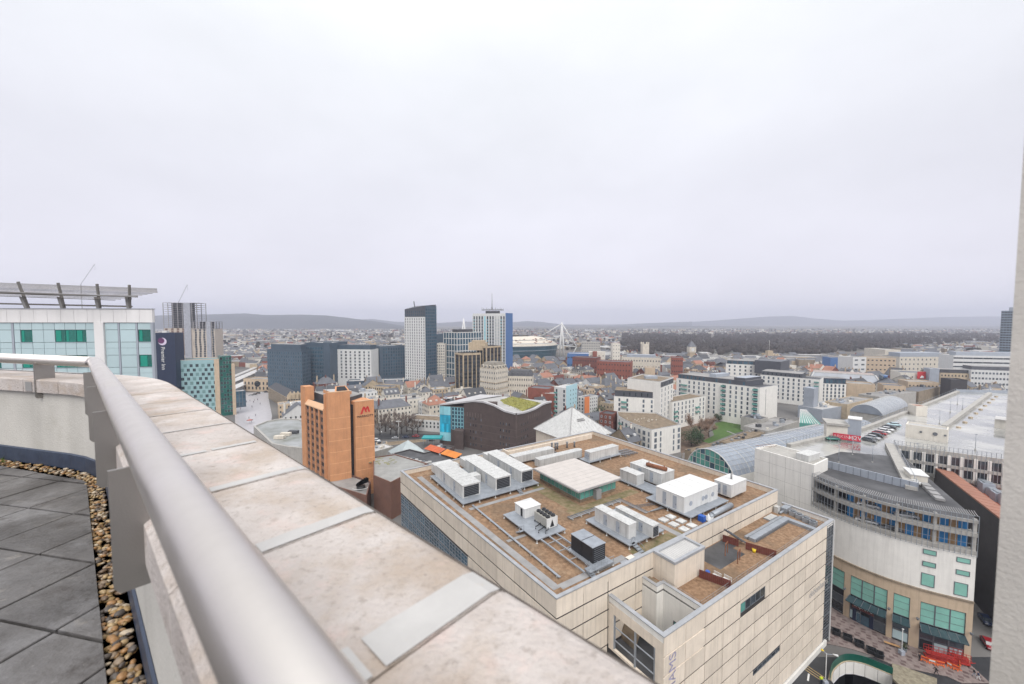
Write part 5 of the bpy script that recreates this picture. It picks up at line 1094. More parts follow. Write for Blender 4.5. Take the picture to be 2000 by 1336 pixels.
# ------------------------------------------------------------------ lane, paving, sunken slip road at the foot of the shop block
def lane():
 S = lambda *l: [at(u, v, 0) for u, v in l]
 void = S((1624, 1330), (1628, 1312), (1640, 1299), (1652, 1293), (1668, 1293), (1690, 1298), (1715, 1308), (1744, 1320)) + [Vector((70.5, 66)), Vector((62, 60))]
 outer = [Vector(p) for p in ((46, 34), (104, 34), (104, 82), (46, 82))]
 tri = tessellate_polygon([[Vector((*p, 0)) for p in outer], [Vector((*p, 0)) for p in void]]); allp = outer + void
 b = MB(); b.add([(*p, 0) for p in allp], [t if (allp[t[1]] - allp[t[0]]).cross(allp[t[2]] - allp[t[0]]) > 0 else tuple(reversed(t)) for t in tri]); struct(b.build('road', M['asphalt']))
 # patterned paving of reddish and brown setts
 pv = mat('pink_paving', (.20,.155,.145), .6, .2, 1.2, col2=(.27,.22,.205)); pd = mat('dark_paving', (.115,.08,.075), .6, .25, 1.2)
 pe = [on(s)[0] for s in [CL[-1]*i/16 for i in range(17)]] + S((1935, 1336), (1880, 1336), (1850, 1322), (1760, 1304), (1742, 1299), (1702, 1281), (1662, 1268), (1621, 1259), (1601, 1259), (1589, 1263)) + [D(70.9, -10.6), D(72, 2)]
 pe = [p for p in pe]; tri = tessellate_polygon([[Vector((*p, 0)) for p in pe]])
 b = MB(); b.add([(*p, .12) for p in pe], [t if (pe[t[1]] - pe[t[0]]).cross(pe[t[2]] - pe[t[0]]) > 0 else tuple(reversed(t)) for t in tri])
 n = len(pe)
 for i in range(n): a, c = pe[i], pe[(i + 1) % n]; b.face([(*a, 0), (*c, 0), (*c, .12), (*a, .12)]); b.face([(*c, 0), (*a, 0), (*a, .12), (*c, .12)])
 pav = struct(b.build('pavement', pv))
 def inside(p):
  c = False
  for i in range(n):
   a, q = pe[i], pe[i - 1]
   if (a.y > p.y) != (q.y > p.y) and p.x < (q.x - a.x)*(p.y - a.y)/(q.y - a.y) + a.x: c = not c
  return c
 f = Fr((78, 80), math.radians(-32)); b = MB(); b.box(-.42, .42, -.3, .3, 0, .012); me = b.mesh('dark_sett', pd); k = 0
 for i in range(-26, 26):
  for j in range(-16, 16):
   p = f(i*2.0 + (j % 3)*.67 + .3*math.sin(i*7 + j*3), j*1.05 + .2*math.sin(i*5 + j))
   if all(inside(p + Vector(q)) for q in ((.5, .5), (-.5, .5), (.5, -.5), (-.5, -.5))) and k < 290:
    k += 1; o = bpy.data.objects.new('dark_sett', me); sc.collection.objects.link(o); o.parent = pav; o.location = (p.x, p.y, .124); o.rotation_euler = (0, 0, f.ang)
 # sunken road wall and green balustrade
 t = thing('retaining_wall', 'curved white panelled retaining wall over the dark underpass mouth', 'retaining wall', (*void[4], 0)); vv = smooth(void[:8], 4)
 b = MB()
 for a, c in zip(vv, vv[1:]): b.face([(*c, 0), (*a, 0), (*a, -2.7), (*c, -2.7)][::-1])
 b.build('wall', M['render'], t)
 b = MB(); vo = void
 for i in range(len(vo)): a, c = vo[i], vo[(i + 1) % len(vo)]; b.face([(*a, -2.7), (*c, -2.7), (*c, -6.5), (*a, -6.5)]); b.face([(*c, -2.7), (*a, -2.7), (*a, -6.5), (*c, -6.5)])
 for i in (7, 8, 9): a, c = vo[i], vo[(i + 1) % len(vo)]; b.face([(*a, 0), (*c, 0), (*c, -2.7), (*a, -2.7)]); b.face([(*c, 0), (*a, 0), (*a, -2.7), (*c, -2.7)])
 b.face([(*p, -6.5) for p in vo][::-1]); b.face([(*p, -6.45) for p in vo]); b.build('underpass_lining', M['black'], t)  # black colour stands in for the shade inside the underpass
 acc = 0
 for a, c in zip(vv[::4], vv[4::4]): p = c; d = (c - a).normalized(); b = MB(); f2 = Fr(p, math.atan2(d.y, d.x)); b.box(-.03, .03, -.03, .03, -2.65, -.02, f2); b.build('panel_joint', M['pathg'], t)
 t = thing('balustrade', 'dark green curved panel balustrade round the sunken slip road', 'balustrade', (*void[4], 0)); green = mat('dark_green_panel', (.008,.085,.06), .35, .15)
 def outs(i): a, c = vv[max(0, i - 1)], vv[min(len(vv) - 1, i + 1)]; d = (c - a).normalized(); return Vector((-d.y, d.x))
 for i, (a, c) in enumerate(zip(vv, vv[1:])):
  o0, o1 = outs(i), outs(i + 1); b = MB(); p0, p1, q0, q1 = a + o0*.15, c + o1*.15, a + o0*.7, c + o1*.7
  b.add([(*p0, .1), (*p1, .1), (*(p1 + o1*.1), 1.5), (*(p0 + o0*.1), 1.5), (*(p0 + o0*.06), .1), (*(p1 + o1*.06), .1), (*(p1 + o1*.16), 1.5), (*(p0 + o0*.16), 1.5)], [(0, 1, 2, 3), (7, 6, 5, 4), (3, 2, 6, 7), (0, 3, 7, 4), (1, 5, 6, 2)]); b.build('panel', green, t)
 b = MB()
 for i, (a, c) in enumerate(zip(vv, vv[1:])): b.prism([a - outs(i)*.05, c - outs(i + 1)*.05, c + outs(i + 1)*.5, a + outs(i)*.5], .004, .1)
 b.build('kerb', M['stone'], t)
 # yellow lines
 for k in range(3):
  a, c = at(1570, 1296 + 5*k, 0), at(1611, 1324 + 5*k, 0); b = MB(); d = (c - a).normalized(); nn = Vector((-d.y, d.x))*.07; b.face([(*p, .006) for p in (a - nn, c - nn, c + nn, a + nn)]); o = b.build('road_marking', mat('faded_yellow_line', (.50,.36,.14), .7, .2)); struct(o)
 a = at(1578, 1330, 0); b = MB(); b.beam((*a, .012), (*(a + Vector((1.4, 1.6))), .012), .3, .01); struct(b.build('road_marking', M['white']))
 b = MB(); q = S((1742, 1300), (1760, 1305), (1830, 1330), (1830, 1345), (1760, 1345), (1744, 1330)); b.prism(q, 0.004, .5); o = b.build('planting_bed', mat('dry_planting', (.22,.185,.13), .95, .3, 1.5, col2=(.30,.27,.2)), None, None, (*q[0], 0)); tag(o, 'dry brown planting bed behind the curved retaining wall', 'planting bed')
lane()
# ------------------------------------------------------------------ orange brick hotel tower
def orange_hotel():
 root = thing('brick_hotel_tower', 'tall orange brick hotel tower with rows of dark windows and a red logo', 'hotel', (-78, 182, 0)); TOP = 39.4; PT = 44.0
 C0 = at(641, 790, TOP); e1 = U; e2 = Vector((-.74, .672)).normalized(); n1 = Vector((e1.y, -e1.x)); n2 = Vector((-e2.y, e2.x)) if Vector((-e2.y, e2.x)).y < 0 else Vector((e2.y, -e2.x))
 # plan: chamfered near corner, front right face with a dark slot, left window face between brick piers
 F = Fr(C0, x=e1)
 Aa = C0 + e1*2.2 + n1*.6; B1 = C0 + e1*8.0 + n1*.6; S0 = B1 + e1*.2 - n1*1.4; S1 = S0 + e1*1.6; G0 = S1 + n1*1.6; G1 = G0 + e1*7.5
 pl = C0 + n2*.6 - e1*.4; WL0 = C0 + e2*3.2; WL1 = WL0 + e2*18.6; PL1 = WL1 + e2*5.0
 occupy([C0 - e1*4, G1, G1 + e2*22, PL1 - e1*2], 5)
 b = MB(); b.prism([C0 + e2*.5, Aa + e2*.4, S0, S1, G0 + e2*2, G1 + e2*2, G1 + e2*24, PL1 + e1*1.0, WL0 + e1*.6], 0, 38.0); b.build('core', M['void'], root)
 m = M['orange']
 b = MB(); b.prism([C0, Aa, B1, B1 + e2*1.8, Aa + e2*1.8 - e1*.5, C0 + e2*2.2 + e1*.6, C0 + e2*2.2 - n2*.0], 0, PT); b.build('brick_pier', m, root)
 b = MB(); b.prism([G0, G1, G1 + e2*9, G0 + e2*9], 0, TOP); b.build('brick_pier', m, root)
 b = MB(); b.prism([PL1 - e2*4.6 + n2*.3, PL1 + n2*.3 - e2*4.6 + Vector((.02, 0)), PL1 + e1*3, PL1 - e1*.2 + n2*.3][::1] if False else [WL1 + n2*.5, WL1 + e1*3, PL1 + e1*3, PL1 + n2*.5], 0, PT); b.build('brick_pier', m, root)
 b = MB(); q0 = C0 + e2*2.3; b.prism([q0 + n2*.5, q0 - n2*2, WL0 - n2*2, WL0 + n2*.5], 0, PT - .8); b.build('brick_pier', m, root)
 b = MB(); b.prism([S0, S1, S1 + e2*1, S0 + e2*1], 0, TOP - 1.5); b.build('dark_slot', M['brownd'], root)
 b = MB(); b.prism([G0 + e2*9, G1 + e2*9, G1 + e2*24, PL1 + e1*6 + e2*2], 0, 34.0); b.build('wall', m, root)
 # courses that stand out on the big faces
 for z in [TOP - 5.8 - 4.55*i for i in range(8)]:
  for a, c in ((G0, G1), (C0, Aa), (Aa, B1)):
   b = MB(); d = (c - a).normalized(); nn = Vector((d.y, -d.x))*.03; b.prism([a, c, c + nn, a + nn][::-1], z, z + .16, 0, None, True); b.build('brick_course', M['orangeb'], root)
 # left face: ribs between four columns of windows and brick spandrels
 rows = 11; d = (WL0 - WL1).normalized(); rz = math.atan2(d.y, d.x); Lw = (WL0 - WL1).length; z1 = 36.4; hh = 3.05
 for c in range(4):
  for r in range(rows + 1):
   p = WL1 + d*(Lw*(c + .5)/4); z = z1 - hh*(r + .5); put(win_mesh(Lw/4 - .7, 1.45, M['brownd'], M['glassd'], 1, .06), 'window', root, p.x + n2.x*.1, p.y + n2.y*.1, z + .5, rz)
   f = Fr(p, rz); k = ('spandrel', round(Lw, 2))
   if k not in WM: b = MB(); b.box(-Lw/8 + .35, Lw/8 - .35, -.32, .0, -.55, .55); WM[k] = b.mesh('spandrel', mat('brown_spandrel', (.30,.155,.095), .85, .15, .4))
   put(WM[k], 'spandrel', root, p.x, p.y, z - 1.0, rz)
 for c in range(5): b = MB(); p = WL1 + d*(Lw*c/4); f = Fr(p, rz); b.box(-.32, .32, -.75, .02, 0, z1 + .4, f); b.build('brick_rib', m, root)
 b = MB(); f = Fr(WL1, rz); b.add([(*f(0, -.8), z1 + .4), (*f(Lw, -.8), z1 + .4), (*f(Lw, .6), z1 + 2.2), (*f(0, .6), z1 + 2.2)], [(0, 1, 2, 3)]); b.add([(*f(0, -.8), z1), (*f(Lw, -.8), z1), (*f(Lw, -.8), z1 + .4), (*f(0, -.8), z1 + .4)], [(0, 1, 2, 3)]); b.build('eaves_slope', M['orangel'], root)
 # roof: dark mansard, upstands, box with open hatch
 c = (C0 + G1 + PL1 + G1 + e2*24)/4; b = MB(); q = [WL0 - n2*3, G0 + e2*3, G1 + e2*9.2, G1 + e2*23, PL1 + e1*4]; b.prism([c + (p - c)*.96 for p in q], 34.0, 41.0, 0, 1); b.build('roof', [M['slated'], M['flat']], root)
 b = MB(); q = [c + (p - c)*.55 for p in q]; b.prism(q, 41.0, 42.4, 0, 1); b.build('roof', [M['orange'], M['flatl']], root)
 trim = M['orangel']
 for a, c2 in ((C0, Aa), (Aa, B1), (G0, G1)): b = MB(); d_ = (c2 - a).normalized(); nn = Vector((-d_.y, d_.x)); z = PT if a is not G0 else TOP; b.prism([a - nn*.1, c2 - nn*.1, c2 + nn*.5, a + nn*.5], z + .003, z + .3); b.build('coping', trim, root)
 b = MB(); f = Fr(Aa, x=e1); b.box(.8, 5.2, .6, 1.7, PT + .01, PT + .2, f); b.build('hatch_opening', M['void'], root)
 b = MB(); b.add([(*f(.2, .3), PT + .1), (*f(5.8, .3), PT + .1), (*f(5.0, 4), PT + 1.8), (*f(1.0, 4), PT + 1.8)], [(0, 1, 2, 3)]); b.add([(*f(.9, .6), PT + .4), (*f(5.1, .6), PT + .4), (*f(4.5, 3.4), PT + 1.72), (*f(1.5, 3.4), PT + 1.72)], [(0, 1, 2, 3)], 1); b.build('roof_cowl', [m, M['void']], root)
 b = MB(); p = C0 + e2*9 + e1*3; b.cyl(p.x, p.y, 42, 46.5, .07, 6); b.build('aerial', M['pathg'], root)
 rz = F.ang; pc = G0 + e1*3.8 + n1*.06
 # red monogram: three slanted strokes and a tail
 b = MB(); f = Fr(pc, rz); k = .56
 def stroke(pts): b.face([(*f((x - 3.2)*k, 0), TOP - 5.1 + y*k) for x, y in pts]); b.face([(*f((x - 3.2)*k, -.12), TOP - 5.1 + y*k) for x, y in pts])
 stroke([(.2, .3), (1.5, .6), (3.2, 4.9), (2.2, 5.2), (1.6, 4.2)]); stroke([(2.2, 5.2), (3.2, 4.9), (4.7, .9), (3.6, .9)]); stroke([(3.7, 3.4), (4.8, 5.2), (5.6, 5.0), (4.2, 2.0)]); stroke([(4.8, 5.2), (5.6, 5.0), (6.9, .9), (5.7, .9)]); stroke([(.2, .3), (-.3, -.1), (.6, -.3), (1.9, .4), (1.5, .6)])
 b.build('logo', M['redpaint'], root)
 lettering(root, 'MARRIOTT', 1.3, pc + e1*.1 + n1*.02, TOP - 6.2, rz, M['black'], ext=.05)
 # brick plinth buildings beside it
 low = thing('brick_annexe', 'low brown brick annexe with a grey roof between hotel tower and department store', 'annexe', (-50, 160, 0))
 q = [at(640, 945, 9), at(716, 968, 9), at(724, 940, 9), at(650, 915, 9)]; block('', '', '', q, 9.0, mat('annexe_brick', (.16,.08,.057), .85, .15, .3), M['flat'], root=low, par=.6, occ=False)
 q = [at(729, 928, 14), at(763, 942, 14), at(835, 905, 14), at(772, 887, 14), at(729, 893, 14)]; lw = thing('hotel_podium', 'flat felt roofed brick podium with a green stain beside the orange tower', 'podium', (*q[0], 0)); block('', '', '', q, 14, mat('annexe_brick', (.24,.115,.075)), mat('stained_felt', (.26,.26,.245), .7, .2, .15, col2=(.34,.34,.33)), root=lw, par=.35, occ=True)
 b = MB(); p = at(748, 902, 13.7); rr = random.Random(2);
 for i in range(30): x, y = rr.gauss(p.x, 2.2), rr.gauss(p.y, 2.6); r_ = rr.uniform(.3, .9); b.face([(x + r_*math.cos(a), y + r_*math.sin(a), 13.665 + i*.0008) for a in (0, 1.2, 2.3, 3.5, 4.4, 5.5)])
 b.build('moss_stain', mat('roof_stain', (.22,.215,.12), .9, .2), lw, 'stuff')
 # steam over a dark flue
 st = thing('roof_flue', 'dark roof flue with curved guard rail at the foot of the hotel tower', 'flue', (*at(705, 950, 9), 8.4)); p = at(705, 952, 9); b = MB(); b.cyl(p.x, p.y, 8.4, 9.6, 1.6, 12); b.build('flue_base', M['black'], st); b = MB(); b.tube([(p.x + 3*math.cos(a), p.y - 1 + 2*math.sin(a), 9.4) for a in (-2.6, -2, -1.4, -.8, -.2, .3)], .1, 6); b.build('guard_rail', M['white'], st)
 b = MB(); rr = random.Random(6)
 for i in range(6): b.tube([(p.x - 1.5 + i*.6, p.y + .2*i, 9.6 + .25*i), (p.x - 1.2 + i*.6, p.y + .2*i, 10.6 + .3*i)], [.5 + .1*i, .35 + .1*i], 10)
 sm_ = bpy.data.materials.new('steam'); sm_.use_nodes = True; tt = sm_.node_tree; tt.nodes.clear(); oo = tt.nodes.new('ShaderNodeOutputMaterial'); pv_ = tt.nodes.new('ShaderNodeVolumePrincipled'); pv_.inputs['Density'].default_value = .9; pv_.inputs['Color'].default_value = (.95,.95,.95,1); tt.links.new(pv_.outputs[0], oo.inputs['Volume'])
 b.build('steam', sm_, None, 'stuff')
orange_hotel()
# ------------------------------------------------------------------ brown brick block with a wavy roof
def wavy():
 root = thing('wavy_brick_block', 'dark brown brick block with wavy pale roof edge, cyan glass end and mossy roof', 'office block', (0, 225, 0))
 C = Vector((atY(1008, 207).x, 207.0)); Lp = Vector((atY(905, 226).x, 226)); Rp = Vector((atY(1077, 238).x, 238)); G = Vector((atY(858, 231).x, 231)); BK = Lp + Rp - C; BG = G + (BK - Lp)
 occupy([G, C, Rp, BK, BG], 4); TOP = 24.0
 def zt(p):                                    # roof edge height along the walls
  if p == 'x': return 0
 prof = []
 def line(a, c, hs, n=10):
  for i in range(n):
   t = i/n; k = t*(len(hs) - 1); j = int(k); prof.append((a.lerp(c, t), hs[j] + (hs[j+1] - hs[j])*(k - j)))
 line(Lp, C, [hz(905, 786, 226), hz(930, 784, 222), hz(950, 786, 217.5), hz(970, 793, 213.5), hz(990, 804, 210), hz(1008, 809, 207)]); line(C, Rp, [hz(1008, 809, 207), hz(1020, 808, 212), hz(1036, 801, 220), hz(1055, 790, 229), hz(1077, 785, 238)]); prof.append((Rp, hz(1077, 785, 238)))
 b = MB()
 for (a, za), (c, zc) in zip(prof, prof[1:]): b.face([(*a, 0), (*c, 0), (*c, zc), (*a, za)])
 b.face([(*Rp, 0), (*BK, 0), (*BK, 23), (*Rp, prof[-1][1])]); b.build('wall', M['brown'], root)
 b = MB()
 for (a, za), (c, zc) in zip(prof, prof[1:]):
  d = (c - a).normalized(); nn = Vector((d.y, -d.x)); i0 = Vector((-d.y, d.x))
  b.add([(*(a + nn*.5), za - .3), (*(c + nn*.5), zc - .3), (*(c + nn*.5), zc + .6), (*(a + nn*.5), za + .6), (*(a + i0*.9), za + .6), (*(c + i0*.9), zc + .6)], [(0, 1, 2, 3), (3, 2, 5, 4)])
 d = (Lp - G).normalized(); nn = Vector((d.y, -d.x)); b.add([(*(G + nn*.6), 23.0), (*(Lp + nn*.6), prof[0][1] - .3), (*(Lp + nn*.6), prof[0][1] + .5), (*(G + nn*.6), 23.8), (*(BG), 23.8), (*BK, 24)], [(0, 1, 2, 3), (3, 2, 5, 4)]); b.build('roof_edge', mat('grey_zinc_edge', (.46,.45,.46), .45, .1, .4), root)
 b = MB(); cc = (C + Rp + BK + Lp)/4
 for (a, za), (c, zc) in zip(prof, prof[1:]): b.face([(*a, za + .3), (*c, zc + .3), (*(c + (BK - c)*.98), 23.4 if zc > 0 else 0), (*(a + (BK - a)*.98), 23.4)])
 b.build('roof', M['flatl'], root)
 b = MB(); q = [C + (BK - C)*.06, C + (Rp - C)*.72 + (BK - C)*.05, Rp + (Lp - C)*.75 - (Rp - C)*.05, C + (Lp - C)*.62 + (BK - C)*.12]
 b.face([(*q[0], 22.6), (*q[1], 24.2), (*q[2], 24.6), (*q[3], 24.3)]); b.build('green_roof', M['moss'], root); b = MB(); rr = random.Random(9)
 for i in range(900):
  s, t = rr.random(), rr.random(); p = (q[0]*(1 - s) + q[1]*s)*(1 - t) + (q[3]*(1 - s) + q[2]*s)*t; z = (22.6*(1 - s) + 24.2*s)*(1 - t) + (24.3*(1 - s) + 24.6*s)*t; a = rr.uniform(0, 6.28); dd = Vector((math.cos(a), math.sin(a)))*.25
  b.face([(*(p - dd), z), (*(p + dd), z), (*p, z + rr.uniform(.15, .5))])
 b.build('sedum', M['moss'], root, 'stuff')
 b = MB(); p = Lp.lerp(C, .52) + Vector((1.5, 2.5)); f = Fr(p, 0); b.box(-2.6, 2.6, -1.6, 1.6, 22, 27.5, f); b.build('lift_tower', M['brown'], root)
 # end glazing: cyan fins and glass
 d = (Lp - G).normalized(); rz = math.atan2(d.y, d.x); Lg = (Lp - G).length; b = MB(); b.prism([G, Lp, BK, BG], 0, 23.2); b.build('end_wall', M['brown'], root)
 for i in range(5):
  for j in range(4):
   p = G + d*(Lg*.46*(i + .5)/5); k = (i*3 + j) % 3; put(win_mesh(Lg*.46/5 - .03, 5.0, M['glassc'] if k else M['glasscl'], M['glasscl'] if k == 0 else M['glassc'], 0, .1), 'cyan_panel', root, p.x, p.y, 20.2 - 5.1*j, rz)
 for i in range(4):
  for j in range(6):
   p = G + d*(Lg*(.5 + .5*(i + .5)/4)); put(win_mesh(Lg*.125 - .03, 2.0, M['glasscl'], M['glassb'], 0, .14, .16), 'window', root, p.x, p.y, 21.6 - 2.2*j, rz)
 q = [Lp - d*5.6 + Vector((.3, -.6)), Lp + Vector((.4, -.6)), Lp + Vector((.4, 3)), Lp - d*5.6 + Vector((.3, 3))]; b = MB(); b.prism([q[0] + Vector((0, -5)), q[1] + Vector((0, -5)), q[2], q[3]], 0, 10.5); b.build('low_wing', M['brown'], root)
 for A, B_, cols in ((Lp, C, (2, 3, 4, 6, 13, 14, 15, 16)), (C, Rp, (2, 3, 4, 5, 10))):
  d = (B_ - A); L = d.length; d.normalize(); rz = math.atan2(d.y, d.x)
  for r in range(5):
   for c in cols: p = A + d*(L*(c + .7)/19); put(win_mesh(.75, 1.5, M['brownd'], M['glassm'] if (c + r) % 3 == 0 else M['glassd'], 0, .03), 'window', root, p.x, p.y, 17.2 - 3.7*r - .6*(A is C), rz)
  for z in (3.5, 7.2, 10.9, 14.6): b = MB(); f = Fr(A, rz); b.box(.05, L - .05, -.05, .0, z, z + .14, f); b.build('brick_band', M['brownd'], root)
  for c in range(7): b = MB(); f = Fr(A + d*(L*(c*.055 + .02 + (.0 if A is Lp else .3))), rz); b.box(-.28, .28, -.14, .0, 18.2, 20.4 + .04*c, f); b.build('brick_fin', M['brownd'], root)
 for p in (C,): b = MB(); b.cyl(p.x, p.y, 0, hz(1008, 807, 207) - .4, .12, 6); b.build('corner_bead', M['brownd'], root)
wavy()
def pyramid():
 root = thing('white_pyramid_roof', 'white sheeted pyramid roof rising behind the gravel store roof', 'roof hall', (30, 192, 0)); f = Fr((29, 190), D.ang); s = 13.4; occupy([f(-s, -s), f(s, -s), f(s, s), f(-s, s)])
 b = MB(); b.box(-s + 1, s - 1, -s + 1, s - 1, 0, 19.2, f); b.build('wall', M['cream'], root); e = [f(-s, -s), f(s, -s), f(s, s), f(-s, s)]; ap = f(0, 0); Z = 31.0
 b = MB()
 for k in range(4): b.face([(*e[k], 19.3), (*e[(k + 1) % 4], 19.3), (*ap, Z)])
 b.build('roof_sheet', M['whitem'], root)
 for k in range(4):
  a, c = e[k], e[(k + 1) % 4]
  for i in range(1, 15): p = a.lerp(c, i/15); t = 1 - abs(2*i/15 - 1); q = p.lerp(a.lerp(c, .5).lerp(ap, 1), t) if False else p + (ap - a.lerp(c, .5))*t*.985; b = MB(); b.beam((*p, 19.36), (*q, 19.36 + (Z - 19.3)*t*.985), .09, .07); b.build('sheet_seam', M['whitem'], root)
  b = MB(); b.beam((*a, 19.45), (*ap, Z + .12), .35, .2); b.build('hip_cap', M['pathg'], root)
 n_ = f(0, -9); b = MB(); b.box(-2.2, 2.2, -6.6, -6.2, 25.4, 25.9, f); b.box(-2.0, 2.0, -5.9, -5.5, 26, 26.4, f); b.build('roof_vent', M['pathg'], root)
 # strip of gravel roof between pyramid and store
 b = thing('flat_roof_link', 'narrow gravel roofed link between store and pyramid roof', 'link building', (*D(56, 67), 0)); block('', '', '', [D(26, 62.6), D(68, 62.6), D(68, 72), D(26, 72)], 25, M['cream'], M['gravel'], root=b, par=.6)
pyramid()
# ------------------------------------------------------------------ white apartment blocks round the lawn
def apt(name, label, poly, z, faces, attic=None, roof='gravelg', wall='render', root=None):
 t = block(name, label, 'apartment block', poly, z, M[wall], M[roof], par=.5, cap=M['alu'], root=root)
 for (i, cols, rows, ww, hh, ml, mr_, z0, z1, skip) in faces:
  A, B_ = poly[i], poly[(i + 1) % len(poly)]; facade(t, A, B_, z0, z1, cols, rows, ww, hh, M['greyc'], M['glassm'], ml=ml, mr=mr_, skip=skip, bars=1 if ww > 1.6 else 0)
 return t
def balcony(t, A, B_, k, zs, wd=3.0):
 d = (B_ - A).normalized(); nn = Vector((d.y, -d.x)); p = A.lerp(B_, k); f = Fr(p, math.atan2(d.y, d.x))
 for z in zs:
  b = MB(); b.box(-wd/2, wd/2, -1.3, -.02, z, z + .18, f); o = b.build('balcony', M['steelp'], t); b = MB(); b.box(-wd/2, wd/2, -1.3, -1.24, z + .2, z + 1.2, f); b.box(-wd/2, -wd/2 + .06, -1.24, -.05, z + .2, z + 1.2, f); b.box(wd/2 - .06, wd/2, -1.24, -.05, z + .2, z + 1.2, f); b.build('glass_guard', M['glasst'], o)
def apartments():
 z = 15.4; q = [at(u, v, z) for u, v in ((1205, 803), (1207, 812), (1220, 820), (1236, 827), (1254, 834), (1273, 839.7), (1330, 829), (1309, 819), (1281, 806))]
 t = apt('apartment_block', 'white curved apartment block with a bare brown roof nearest the store', q, z, [])
 rr = random.Random(3)
 for i in (1, 2, 3, 4):
  A, B_ = q[i], q[i+1]
  for k in (.22, .72):
   for zz in (12.6, 9.4, 6.2, 3.0):
    d = (B_ - A).normalized(); p = A.lerp(B_, k); put(win_mesh(1.1 if (i + int(k*2)) % 2 else 1.9, 2.3, M['greyc'], M['glassm'], 1, .08), 'window', t, p.x, p.y, zz, math.atan2(d.y, d.x))
 balcony(t, q[1], q[2], .5, (11.2, 8.0, 4.8)); balcony(t, q[2], q[3], .5, (11.2, 8.0, 4.8), 2.4)
 A, B_ = q[5], q[6]; d = (B_ - A).normalized(); rz = math.atan2(d.y, d.x); L = (B_ - A).length
 for k, w_ in ((.13, 1.9), (.3, 1.1), (.75, 1.1), (.93, 1.8)):
  for zz in (12.6, 9.4, 6.2, 3.0): p = A.lerp(B_, k); put(win_mesh(w_, 2.4, M['greyc'], M['glassm'], 1, .08), 'window', t, p.x, p.y, zz, rz)
 for i in range(14): p = sum(q, Vector((0, 0)))/len(q) + Vector((rr.uniform(-8, 8), rr.uniform(-3, 6))); b = MB(); b.cyl(p.x, p.y, 14.9, 15.5, .22, 6); b.build('roof_vent', M['offw'], t)
 # stepped block behind
 A, B_ = Vector((atY(1200, 262).x, 262)), Vector((atY(1286, 253).x, 253)); pl = slab(A, B_, 16)
 t = apt('apartment_block', 'white apartment block with a slate blue attic floor behind the curved block', pl, 22.6, [(0, 5, 6, 1.2, 2.1, 1, 1, 3, 22, lambda c, r: c == 2)]); balcony(t, A, B_, .24, (18.6, 15.4), 3.6)
 b = MB(); b.prism(offset_in(pl, .5), 22.1, 26.6, 0, 1); b.build('attic_floor', [M['charcoal'], M['gravelg']], t); facade(t, offset_in(pl, .5)[0], offset_in(pl, .5)[1], 22.4, 26.4, 6, 1, 1.0, 2.6, M['steeld'], M['glassd'], ml=4)
 A2, B2, C2 = Vector((atY(1226, 268).x, 268)), Vector((atY(1290, 251).x, 251)), Vector((atY(1316, 272).x, 272)); pl = [A2, B2, C2, A2 + C2 - B2]
 t = apt('apartment_block', 'tall white stair tower block with a dark glazed top corner among apartments', pl, 33.8, [(1, 4, 8, 1.1, 2.2, .6, .6, 3, 29.5, None)]); p = B2.lerp(C2, .5); d = (C2 - B2).normalized(); f = Fr(B2, math.atan2(d.y, d.x)); b = MB(); b.box(1.2, (C2 - B2).length - .3, -.12, -.003, 30, 33.2, f); b.build('dark_band', M['charcoal'], t)
 facade(t, B2 + Vector((d.y, -d.x))*.12, C2 + Vector((d.y, -d.x))*.12, 30.1, 33.1, 5, 1, 1.4, 2.4, M['steeld'], M['glassd'], ml=1.6, mr=.6); b = MB(); c = (A2 + C2)/2; b.box(c.x - 4, c.x + 4, c.y - 2, c.y + 2, 33.3, 35.0); b.build('roof_plant', M['greyc'], t)
 A, B_ = Vector((atY(1315, 262).x, 262)), Vector((atY(1380, 284).x, 284)); pl = slab(A, B_, 13)
 t = apt('apartment_block', 'low white apartment wing with brown roof joining tower block and long block', pl, 18.6, [(0, 9, 5, 1.3, 2.2, .5, .5, 2.6, 18, lambda c, r: c == 6)]); balcony(t, A, B_, .72, (11.2, 8), 3.4); balcony(t, A, B_, .08, (11.2, 8, 5), 3)
 # long block with a charcoal attic
 A, B_, C_ = Vector((atY(1322, 312).x, 312)), Vector((atY(1486, 266).x, 266)), Vector((atY(1521, 277).x, 277)); pl = [A, B_, C_, A + C_ - B_]
 t = apt('apartment_block', 'long white apartment block with stacked balconies and charcoal attic above the lawn', pl, 27.6, [(0, 14, 7, 1.25, 2.3, 1.0, 5.5, 4.2, 27, lambda c, r: c in (1, 8) or (r == 0 and c < 4))], roof='slated')
 balcony(t, A, B_, .11, [6 + 3.25*i for i in range(6)], 4.6); balcony(t, A, B_, .60, [5.6 + 3.25*i for i in range(7)], 2.6); balcony(t, A, B_, .955, [5.6 + 3.25*i for i in range(7)], 3.0)
 facade(t, A, B_, 4.2, 27, 1, 7, 2.0, 2.4, M['steeld'], M['glassb'], ml=34.5, mr=22); d = (B_ - A).normalized(); p0 = A + d*((B_ - A).length - 4.4); facade(t, p0, B_, 4.2, 27, 1, 7, 2.6, 2.6, M['steeld'], M['glassb'], ml=.2, mr=1)
 d2 = (C_ - B_).normalized(); f = Fr(B_, math.atan2(d2.y, d2.x)); b = MB(); b.box(7.2, 7.6, -.04, .0, 8, 26, f); b.build('slot_window', M['steeld'], t)
